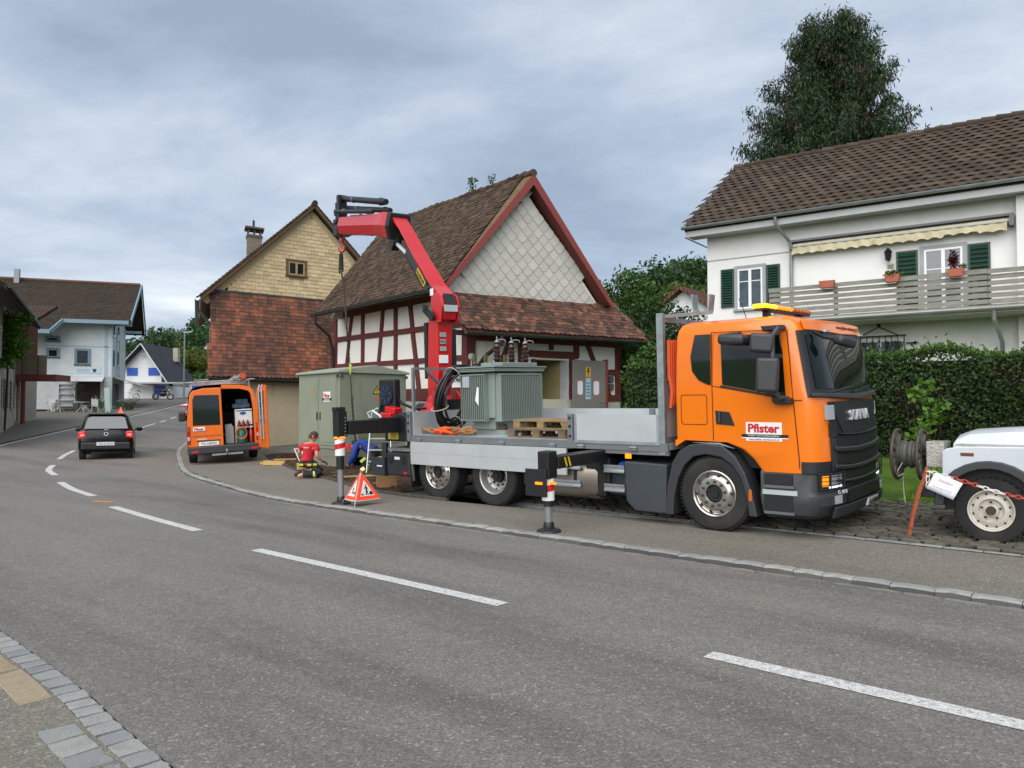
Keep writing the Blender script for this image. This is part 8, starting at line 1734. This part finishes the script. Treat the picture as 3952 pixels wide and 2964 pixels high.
mb = MB(); mb.box(-7, -1.95, .0, 2.4, 3.6, 7.0); mb.build('upper_wall', mat('dark red boards', '5e2a28', .8, var=.1), rh); mb = MB(); mb.box(-7, -1.95, .3, 2.4, .7, 3.6); mb.build('lower_wall', M_BEIGE, rh)
m_ = MB(); v = [(-8, -1.0, 6.7), (-.9, -1.0, 6.7), (-.9, 2.6, 8.2), (-8, 2.6, 8.2)]; m_.add([(p[0], p[1], p[2] - .2) for p in v] + v, [(3, 2, 1, 0), (4, 5, 6, 7), (0, 1, 5, 4), (1, 2, 6, 5), (2, 3, 7, 6), (3, 0, 4, 7)]); m_.build('roof', M_ROOFBR, rh); gutter(rh, (-8, -1.1, 6.65), (-.9, -1.1, 6.65), .08, M_COPPERP)
m_ = MB(); m_.tube([(-1.0, -1.1, 6.6), (-1.1, -.9, 6.2), (-1.9, -.12, 5.9), (-1.9, -.1, 3.0)], .05, 8); m_.build('downpipe', M_COPPERP, rh, smooth=True)
MB().box(-4.2, 1.0, -2.0, .0, 3.3, 3.65).build('balcony_slab', mat('red beam', '6e2e2c', .7), rh); br2 = MB().box(-4.2, .5, -2.0, -1.93, 3.65, 4.75).build('balcony', mat('brown balcony sheet', '7d7060', .8, var=.1), rh)
for i in range(6): MB().box(-4.2 + i * .85, -4.16 + i * .85, -2.06, -2.0, 3.65, 4.75).build('baluster', M_OLDWOOD, br2)
for x_ in (-2.1, -.9): MB().box(x_, x_ + .18, -1.9, -1.72, .8, 3.3).build('post', mat('red beam', '6e2e2c'), rh)
w_ = window(rh, -4.5, -2.15, .95, 3.1, .28, frame=M_PVC, glass=M_GLASSL, mullion=1); w_ = window(rh, -3.7, -2.5, 4.6, 6.0, -.02, frame=M_PVC, glass=M_GLASS, mullion=1)
# far houses on the slope
for (u, v, y, w, h, rt, lb, rz) in ((430, 785, 150, 9, 6.5, M_ROOFBR, 'brown roofed farm house far up the valley', 20), (400, 792, 140, 8, 5, M_ROOFR, 'low red brown roofed house beside the farm house far up the valley', -10), (452, 781, 165, 8, 8, M_ROOFG, 'white house with dark roof far up the slope', 15)):
    x, _ = far(u, y); zb = hr(y) - .3; t_ = thing('far_house', lb, 'house', (x, y, zb), R(rz)); mb = MB(); mb.prism([(-w / 2, 0), (w / 2, 0), (w / 2, h * .55), (0, h), (-w / 2, h * .55)], 0, w * 1.2, 'y'); mb.build('wall', M_BWHITE, t_)
    m_ = MB()
    for a, b in (((-w * .58, h * .5), (0, h * 1.04)), ((w * .58, h * .5), (0, h * 1.04))):
        vv = [(a[0], -.6, a[1]), (b[0], -.6, b[1]), (b[0], w * 1.2 + .6, b[1]), (a[0], w * 1.2 + .6, a[1])]; m_.add([(p[0], p[1], p[2] - .2) for p in vv] + vv, [(3, 2, 1, 0), (4, 5, 6, 7), (0, 1, 5, 4), (1, 2, 6, 5), (2, 3, 7, 6), (3, 0, 4, 7)])
    m_.build('roof', rt, t_)
    for x_ in (-w * .25, w * .15):
        for z_ in (1.2, h * .42): MB().box(x_, x_ + 1, -.08, 0, z_, z_ + 1.1).build('window', M_GLASS, t_)
x, y = far(1500, 60); t_ = thing('garden_house', 'small white house with orange tiled roof between the hedge and the white house', 'house', (x - .5, 44, gg(x, 44)), R(-40)); 
mb = MB(); mb.prism([(-3, 0), (3, 0), (3, 4.2), (0, 6.1), (-3, 4.2)], 0, 8, 'y'); mb.build('wall', M_BWHITE, t_); m_ = MB()
for a, b in (((-3.5, 3.95), (0, 6.35)), ((3.5, 3.95), (0, 6.35))):
    vv = [(a[0], -.5, a[1]), (b[0], -.5, b[1]), (b[0], 8.5, b[1]), (a[0], 8.5, a[1])]; m_.add([(p[0], p[1], p[2] - .2) for p in vv] + vv, [(3, 2, 1, 0), (4, 5, 6, 7), (0, 1, 5, 4), (1, 2, 6, 5), (2, 3, 7, 6), (3, 0, 4, 7)])
m_.build('roof', M_ROOFR, t_); t_.location = (far(1478, 42)[0], 42, 5.0 - 4.2 + 1.3)
# street lamp, motorcycle, blue sign
x, y = far(397, 70); z_ = hr(y); lp = thing('street_lamp', 'tall grey street lamp with one arm at the far bend', 'street lamp', (x, y, z_)); MB().cyl((0, 0, 0), (0, 0, 6.3), .09, .06, 10).build('pole', M_GALV, lp, smooth=True); MB().bar((-.05, 0, 6.32), (.7, 0, 6.42), .12, .1).build('lamp_head', mat('lamp head', 'a9adb0', .4, .3), lp)
x, y = far(352, 71.5); z_ = hr(y) + .02; mc = thing('motorcycle', 'black motorcycle parked beside the white house', 'motorcycle', (x, y, z_), R(0))
for x_ in (-.7, .7): m_ = MB(); m_.lathe([(.22, -.06), (.31, -.05), (.31, .05), (.22, .06)], (x_, 0, .31), (0, 1, 0), 20); m_.build('wheel', M_RUB, mc, smooth=True)
m_ = MB(); m_.ball((0, 0, .55), (.4, .16, .25), 10, 8); m_.bar((.7, 0, .31), (.45, 0, 1.0), .1, .06); m_.bar((.4, -.35, 1.02), (.4, .35, 1.02), .04, .04); m_.ball((.15, 0, .85), (.28, .14, .14), 10, 8); m_.bar((-.75, 0, .75), (-.1, 0, .78), .2, .1); m_.build('body', M_BPLAS, mc, smooth=True); MB().ball((.55, 0, .9), .1, 8, 6).build('headlight', M_LAMPC, mc, smooth=True)
x, y = far(429, 60); bs_ = thing('direction_sign', 'small blue sign beyond the van roof', 'sign', (x, y, hr(y))); MB().cyl((0, 0, 0), (0, 0, 2.0), .04, n=8).build('pole', M_GALV, bs_); MB().box(-.5, .5, -.05, -.0, 1.55, 2.0).build('panel', mat('blue sign', '1d4590', .5), bs_)

# ---------------------------------------------------------------- plants
def leafmat(name, a, b, c_, tr=.25, rough=.6):
    def f(t):
        r_ = t.n('ShaderNodeNewGeometry').outputs['Random Per Island']; big = t.noise(.8, 3, .6)
        fac = t.math('ADD', t.math('MULTIPLY', r_, .6), t.math('MULTIPLY', big, .5)); c = t.ramp(fac, [(.2, a), (.55, b), (.85, c_)]); t.l(c, t.b.inputs['Base Color'])
        tl = t.n('ShaderNodeBsdfTranslucent', {'Color': c}); mx = t.n('ShaderNodeMixShader', {'Fac': tr}); t.l(t.b.outputs[0], mx.inputs[1]); t.l(tl.outputs[0], mx.inputs[2])
        t.l(mx.outputs[0], t.t.nodes['Material Output'].inputs['Surface'])
    return custom(name, f, rough, .3)
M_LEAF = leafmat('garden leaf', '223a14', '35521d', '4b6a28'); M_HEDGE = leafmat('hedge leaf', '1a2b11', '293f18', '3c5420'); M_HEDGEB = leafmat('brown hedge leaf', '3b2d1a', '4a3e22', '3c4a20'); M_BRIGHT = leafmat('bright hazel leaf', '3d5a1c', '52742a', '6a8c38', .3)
M_SPRUCE = leafmat('spruce needle', '15240f', '213518', '344826', .12); M_SPRUCEB = leafmat('brown spruce spray', '241f12', '33291a', '4a3520', .05); M_OLIVE = leafmat('olive tree leaf', '39461a', '4f5d24', '667232'); M_DARKT = leafmat('dark tree leaf', '1c2f14', '2c4522', '3e582d'); M_FARG = leafmat('far tree leaf', '223b1c', '34522a', '48663a'); M_GRASSB = leafmat('grass blade', '4a6a20', '62862a', '7e9e3c', .3)
M_BARK = mat('bark', '33281f', .95, var=.3, vs=5, bump=.6, bs=14, bd=.03)
def ellip(c, r, n, shell=.45):
    d = RNG.normal(size=(n, 3)); d /= np.linalg.norm(d, axis=1)[:, None]; k = RNG.uniform(shell, 1, n)[:, None] ** .6; return np.array(c) + d * k * np.array(r)
def foliage(name, P, size, mt, parent=None, aspect=.55, droop=0.0, kind=None, nrm=None, sj=.4):
    n = len(P); a = RNG.normal(size=(n, 3)); a[:, 2] -= droop * 2
    if droop: a[:, 2] -= droop
    a /= np.linalg.norm(a, axis=1)[:, None]; b = RNG.normal(size=(n, 3))
    if nrm is not None: b = np.cross(np.array(nrm) + .5 * b, a)
    b -= a * (a * b).sum(1)[:, None]; b /= np.linalg.norm(b, axis=1)[:, None]
    s_ = size * RNG.uniform(1 - sj, 1 + sj, n)[:, None]; w = s_ * aspect * .5; bend = np.cross(a, b) * s_ * .12
    v = np.stack([P, P + a * s_ * .5 + b * w - bend, P + a * s_, P + a * s_ * .5 - b * w - bend], 1).reshape(-1, 3)
    me = bpy.data.meshes.new(name); me.vertices.add(4 * n); me.vertices.foreach_set('co', v.astype(np.float32).ravel()); me.loops.add(4 * n); me.loops.foreach_set('vertex_index', np.arange(4 * n, dtype=np.int32)); me.polygons.add(n); me.polygons.foreach_set('loop_start', np.arange(0, 4 * n, 4, dtype=np.int32)); me.polygons.foreach_set('loop_total', np.full(n, 4, dtype=np.int32)); me.materials.append(mt); me.update(calc_edges=True); me.validate()
    return mesh_obj(name, me, parent, kind=kind)
def tree(name, label, x, y, z0, h, r, mt, n=5000, leaf=.22, trunk=.18, clumps=26, low=.25, group=None, cat='tree', sq=1.0):
    t_ = thing(name, label, cat, (x, y, z0), 0, group); mb = MB(); top = h * .8; mb.tube([(0, 0, -.5), (.05, 0, h * .25), (-.05, .05, h * .5), (0, 0, top)], [trunk, trunk * .8, trunk * .55, trunk * .15], 8); C = []
    for i in range(clumps):
        a = RNG.uniform(0, 2 * math.pi); zz = RNG.uniform(low, 1); rad = r * math.sqrt(max(.03, 1 - (abs(zz - .5) / .55) ** 2)) * RNG.uniform(.35, .95); C.append((rad * math.cos(a), rad * math.sin(a) * sq, low * h + (h - r * .22 - low * h) * (zz - low) / (1 - low)))
    for c in C[:: max(1, len(C) // 9)]: mb.tube([(0, 0, min(c[2] * .6, top)), (c[0] * .5, c[1] * .5, c[2] * .8), c], [trunk * .4, trunk * .25, trunk * .06], 6)
    mb.build('trunk', M_BARK, t_, smooth=True); per = n // clumps
    P = np.concatenate([ellip(c, (r * .34 * s_, r * .34 * s_, r * .27 * s_), per, .2) for c, s_ in zip(C, RNG.uniform(.7, 1.3, clumps))]); foliage('crown', P, leaf, mt, t_, droop=.15); return t_
# hedge along the parking bay
hd = thing('hedge', 'long clipped green hedge with thin brownish patches behind the parking bay', 'hedge', tuple(on(16.5, 0))); ho = Vector(on(16.5, 0))
def hp(a, d, z): q = on(16.5 + d, a); return (q[0] - ho.x, q[1] - ho.y, z)
A0, A1 = 12.0, -10.3
mb = MB()
for i in range(24):
    a, b = A0 + (A1 - A0) * i / 24, A0 + (A1 - A0) * (i + 1) / 24; q = on(16.9, a); z0 = gg(q[0], q[1]) - .2; secs = [[hp(t_, .22, z0), hp(t_, .24, 2.66), hp(t_, .9, 2.68), hp(t_, .9, z0)] for t_ in (a, b)]; mb.loft(secs)
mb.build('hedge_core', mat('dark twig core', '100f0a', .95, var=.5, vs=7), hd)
n = 52000; a = RNG.uniform(A1, A0, n); zt = 2.78 + .09 * np.sin(a * 1.3) + .06 * np.sin(a * 3.7 + 1); zf = RNG.uniform(0, 1, n) ** .85; dep = RNG.uniform(-.06, .16, n) + .07 * np.sin(a * 2.1) * np.sin(zf * 9 + a); q = np.array(ho)[None] * 0
wx = NRM.x * (16.5 + dep) + FWD.x * a; wy = NRM.y * (16.5 + dep) + FWD.y * a; zb = np.array([gg(x, y) for x, y in zip(wx, wy)]); P = np.stack([wx - ho.x, wy - ho.y, zb + (zt - zb) * zf], 1)
thin = (np.sin(a * 1.9 + 2) * np.cos(zf * 5 + a * .7) > .55) & (zf > .45) & (zf < .9) & (RNG.uniform(0, 1, n) < .75); brown = thin & (RNG.uniform(0, 1, n) < .7)
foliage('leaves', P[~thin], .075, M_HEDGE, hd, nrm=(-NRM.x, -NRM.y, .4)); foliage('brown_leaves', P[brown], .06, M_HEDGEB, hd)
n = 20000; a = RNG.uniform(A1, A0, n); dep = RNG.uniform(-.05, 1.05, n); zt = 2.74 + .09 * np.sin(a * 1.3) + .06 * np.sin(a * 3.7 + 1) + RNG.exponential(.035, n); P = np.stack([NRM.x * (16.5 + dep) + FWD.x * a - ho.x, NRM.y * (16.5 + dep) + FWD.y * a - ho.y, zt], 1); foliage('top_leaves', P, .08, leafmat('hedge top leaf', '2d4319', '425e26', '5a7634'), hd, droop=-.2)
hz = thing('hazel_shrub', 'bright large-leaved hazel shoot growing out of the hedge behind the reel', 'shrub', tuple(on(16.25, 0))); hb = Vector(on(16.25, 0)); 
c0 = Vector(((1995 - 1106) / 1640 * 14.6, 14.6, 0)) - hb; mb = MB()
for k in range(7): mb.tube([(c0.x + .03 * k, c0.y, gg(c0.x + hb.x, c0.y + hb.y)), (c0.x + .1 * (k - 3), c0.y - .05, 1.4), (c0.x + .14 * (k - 3), c0.y - .1, 2.0 + .12 * (k % 3))], [.012, .009, .004], 5)
mb.build('stems', M_BARK, hz); foliage('leaves', np.concatenate([ellip((c0.x + .1 * (k % 5 - 2), c0.y - .15, 1.15 + .16 * k), (.22, .12, .16), 40, .1) for k in range(7)]), .12, M_BRIGHT, hz, aspect=.8)
for (u, top, lb) in ((1735, 742, 'upright sprig with big leaves rising above the hedge top'), (1760, 752, 'thin leafy shoot beside the sprig above the hedge')):
    x, y = (u - 1106) / 1640 * 16.2, 16.2; t_ = thing('hedge_shoot', lb, 'shoot', (x, y, 2.6)); mb = MB(); hh = 1.75 + (880 - top) * 16.2 / 1640 - 2.6; mb.tube([(0, 0, -.3), (.02, 0, hh * .5), (.0, 0, hh)], [.012, .009, .004], 5); mb.build('stem', M_BARK, t_); foliage('leaves', np.array([(.05 * math.sin(i * 2.4), .05 * math.cos(i * 2.4), hh * (i + 2) / 20) for i in range(18)]), .13, M_BRIGHT, t_, aspect=.6)
# spruce
sx, sy = 17.1, 40.0; sz = gg(sx, sy); sp_t = thing('spruce_tree', 'tall dark spruce with drooping sprays behind the white house roof', 'tree', (sx, sy, sz)); HT = 22.2 - sz
mb = MB(); mb.tube([(0, 0, -.5), (0, 0, HT * .5), (.1, 0, HT * .97)], [.5, .3, .03], 10); P1, P2 = [], []
for i in range(430):
    t = RNG.uniform(.12, .985); z = HT * t; rr = min(4.75, (1 - t) ** .62 * 7.6 + .25) * RNG.uniform(.55, 1.18); a = RNG.uniform(0, 2 * math.pi)
    if math.cos(a) > .5 and t > .62: rr *= .88
    d = np.array([math.cos(a), math.sin(a), 0]); m = 9; pts = []
    for k in range(m + 1):
        q = k / m; pts.append(d * rr * q + np.array([0, 0, z + .35 * q + .55 * q ** 3 - 1.5 * q * (1 - q)]))
    if i % 4 == 0: mb.tube([tuple(p) for p in pts[::3]], [.06 * (1 - t) + .015, .035, .02, .008], 5)
    for k in range(3, m + 1):
        nn = 72 if k > 4 else 30; c = pts[k]; off = RNG.normal(size=(nn, 3)) * np.array([.19, .19, .10]); off[:, 2] -= RNG.exponential(.24, nn); (P2 if RNG.uniform() < .10 else P1).append(c + off)
top = [np.array([RNG.normal() * .25 * (1 + q * 3), RNG.normal() * .25 * (1 + q * 3), HT * (1.0 - q * .07)]) for q in RNG.uniform(0, 1, 400)]
mb.build('trunk', M_BARK, sp_t, smooth=True); foliage('crown', np.concatenate(P1 + [np.array(top)]), .27, M_SPRUCE, sp_t, aspect=.22, droop=.6); foliage('brown_sprays', np.concatenate(P2), .28, M_SPRUCEB, sp_t, aspect=.15, droop=1.3)
# garden trees and shrubs between the houses
def gt(u, top, y, r, mt, lb, n=4200, leaf=.2, base=None, clumps=26, low=.12, nm='garden_tree', sq=1.0):
    x = (u - 1106) / 1640 * y; zb = gg(x, y) if base is None else base; return tree(nm, lb, x, y, zb, 1.75 + (880 - top) * y / 1640 - zb, r, mt, n, leaf, clumps=clumps, low=low, sq=sq)
gt(1335, 578, 31, 2.1, M_LEAF, 'loose leafy tree with upright shoots behind the timbered house', 9000, .15, clumps=40)
gt(1405, 640, 33, 2.6, M_DARKT, 'rounded dark garden tree right of the loose leafy tree', 8000, .17, clumps=34)
gt(1338, 655, 28.5, 1.3, M_DARKT, 'dense dark bush against the timbered house corner', 5500, .14, clumps=26)
gt(1408, 745, 22.0, .85, M_LEAF, 'green bush above the hedge left of the truck cab', 6500, .12, clumps=30); gt(1395, 700, 25.0, 1.1, M_HEDGE, 'mid green bush between hedge and loose leafy tree', 5500, .13, clumps=28)
gt(1445, 700, 26.0, 1.2, M_DARKT, 'dark shrub beside the small orange roofed house', 4000, .12); gt(1478, 606, 62, 3.6, M_OLIVE, 'yellowish olive tree behind the small orange roofed house', 5000, .3)
for i, (u, top, y, r) in enumerate(((1440, 560, 120, 7), (1475, 552, 128, 7.5), (1505, 548, 118, 7), (1530, 556, 122, 7), (1415, 588, 112, 6), (1390, 605, 118, 6), (1550, 560, 130, 7), (1360, 628, 120, 6), (1325, 640, 125, 6))): t_ = gt(u, top, y, r, M_FARG if i % 2 else M_DARKT, 'wooded hill tree above the garden trees', 2600, .8, clumps=22, nm='hill_tree'); t_['group'] = 'trees on the wooded hill right'
for i, (u, top, y, r, mt, lb) in enumerate(((312, 706, 88, 3.6, M_DARKT, 'dark tree behind the blue house gable'), (352, 728, 120, 5.0, M_OLIVE, 'bright rounded tree beyond the white gabled house'), (398, 692, 190, 9, M_FARG, 'broad grey green tree on the far left hill'), (428, 684, 185, 7, M_DARKT, 'tall dark conifer-like tree on the far left hill'), (448, 700, 180, 7, M_FARG, 'far tree beside the yellow house eave'), (375, 720, 175, 7, M_DARKT, 'dark far tree behind the bright rounded tree'), (405, 745, 130, 4.5, M_LEAF, 'low green tree by the street lamp'), (440, 752, 128, 4.5, M_OLIVE, 'low yellowish tree beside the far farm houses'), (330, 735, 140, 5, M_FARG, 'far tree left of the bright rounded tree'), (462, 715, 170, 7, M_DARKT, 'dark tree peeping past the yellow house wall'))):
    gt(u, top, y, r, mt, lb, 4200, .45 if y < 130 else .75, clumps=26, nm='far_tree', low=.05)
for i, (u, top, y, r) in enumerate(((345, 826, 84, 1.6), (372, 830, 86, 1.6), (415, 806, 95, 2.5), (440, 800, 100, 3), (425, 815, 92, 2))): t_ = gt(u, top, y, r, M_LEAF, ['shrub beside the blue garage door', 'shrub behind the motorcycle', 'bushes on the slope behind the lamp', 'bushes below the far farm houses', 'low bush at the foot of the slope'][i], 1800, .3, nm='shrub', low=.0, clumps=14)
# ivy on the beige house
iv = thing('ivy', 'bright green climbing plant covering the upper corner of the beige house', 'climber', (-25.3, 37.6, 3.6)); mb = MB(); mb.tube([(0, .3, -3), (.1, .3, 0), (-.2, .2, 2)], .05, 6); mb.build('stem', M_BARK, iv); foliage('leaves', np.concatenate([ellip((RNG.normal() * .5, RNG.normal() * .4, .4 + RNG.uniform(0, 2.4)), (.6, .5, .5), 160, .1) for k in range(18)]), .2, leafmat('ivy leaf', '2d5018', '44701f', '5f8c2c'), iv, aspect=.8)
# ridge weeds
for (b, k) in ((2.7, 1.0), (1.65, .65)):
    p = Vector(tx((AP, b, ZP + .08))) + Vector((-1.28, 21.6, 0)); t_ = thing('roof_weed', 'larger leafy seedling growing on the mossy ridge' if k == 1 else 'small seedling on the mossy ridge nearer the gable', 'weed', tuple(p)); mb = MB()
    for j in range(3): mb.tube([(0, 0, 0), (.06 * (j - 1), .02, .25 * k), (.12 * (j - 1), 0, .5 * k)], .006, 5)
    mb.build('stem', M_BARK, t_); foliage('leaves', np.array([(.12 * (j % 3 - 1) * q + RNG.normal() * .03, RNG.normal() * .04, .5 * k * q) for j in range(54) for q in [RNG.uniform(.2, 1)]]), .09 * k + .02, M_LEAF, t_)
# flower boxes on the balcony rail
WHM = Matrix.LocRotScale(Vector((6.21, 24.0, 0)), Euler((0, 0, R(-35.9))), None)
for (x_, w_, lb, pl) in ((3.95, .40, 'empty terracotta planter on the balcony rail', 0), (5.55, .36, 'terracotta planter with trailing green plant on the balcony rail', 1), (6.98, .36, 'terracotta planter with dark red plant before the balcony window', 2)):
    t_ = thing('balcony_planter', lb, 'planter', tuple(WHM @ Vector((x_, BY - .14, 4.98))), R(-35.9)); m_ = MB(); m_.prism([(-w_ * .42, 0), (w_ * .42, 0), (w_ / 2, .2), (-w_ / 2, .2)], -.08, .08, 'y'); m_.build('pot', M_TERRA, t_, bevel=.01)
    if pl == 1: foliage('leaves', ellip((0, 0, .23), (.22, .12, .10), 200, .1), .07, M_OLIVE, t_)
    if pl == 2: foliage('leaves', ellip((-.05, 0, .42), (.10, .09, .26), 240, .1), .08, leafmat('dark red leaf', '2a0e12', '431419', '551c22'), t_); foliage('green_leaves', ellip((.15, 0, .24), (.1, .08, .08), 80, .1), .06, M_LEAF, t_)
# lawn and tufts between the pavers
n = 60000; s_ = RNG.uniform(13.36, 16.45, n); a = RNG.uniform(-3.2, 6.5, n); wx = NRM.x * s_ + FWD.x * a; wy = NRM.y * s_ + FWD.y * a; keep = (wx / wy > .36) & (wx / wy < .72); wx, wy = wx[keep], wy[keep]; P = np.stack([wx, wy, np.array([gg(x, y) for x, y in zip(wx, wy)]) - .02], 1)
lw = foliage('lawn', P, .085, M_GRASSB, None, aspect=.16, droop=-1.1, kind='stuff'); tag(lw, 'short green lawn between the parking bay and the hedge', 'lawn')
n = 5200; s_ = RNG.uniform(10.1, 13.3, n); a = RNG.uniform(-9, 7, n); m = (np.sin(a * 2.3) * np.sin(s_ * 4.1 + a) > .05); s_, a = s_[m], a[m]; wx = NRM.x * s_ + FWD.x * a; wy = NRM.y * s_ + FWD.y * a; P = np.stack([wx, wy, np.array([gp(x, y) for x, y in zip(wx, wy)]) + .005], 1)
mo = foliage('paver_weeds', P, .05, leafmat('paver moss', '3a4018', '4c5322', '5f6630'), None, aspect=.3, droop=-.7, kind='stuff'); tag(mo, 'sparse moss and weeds in the gaps of the parking bay', 'weeds')
garden_shop()
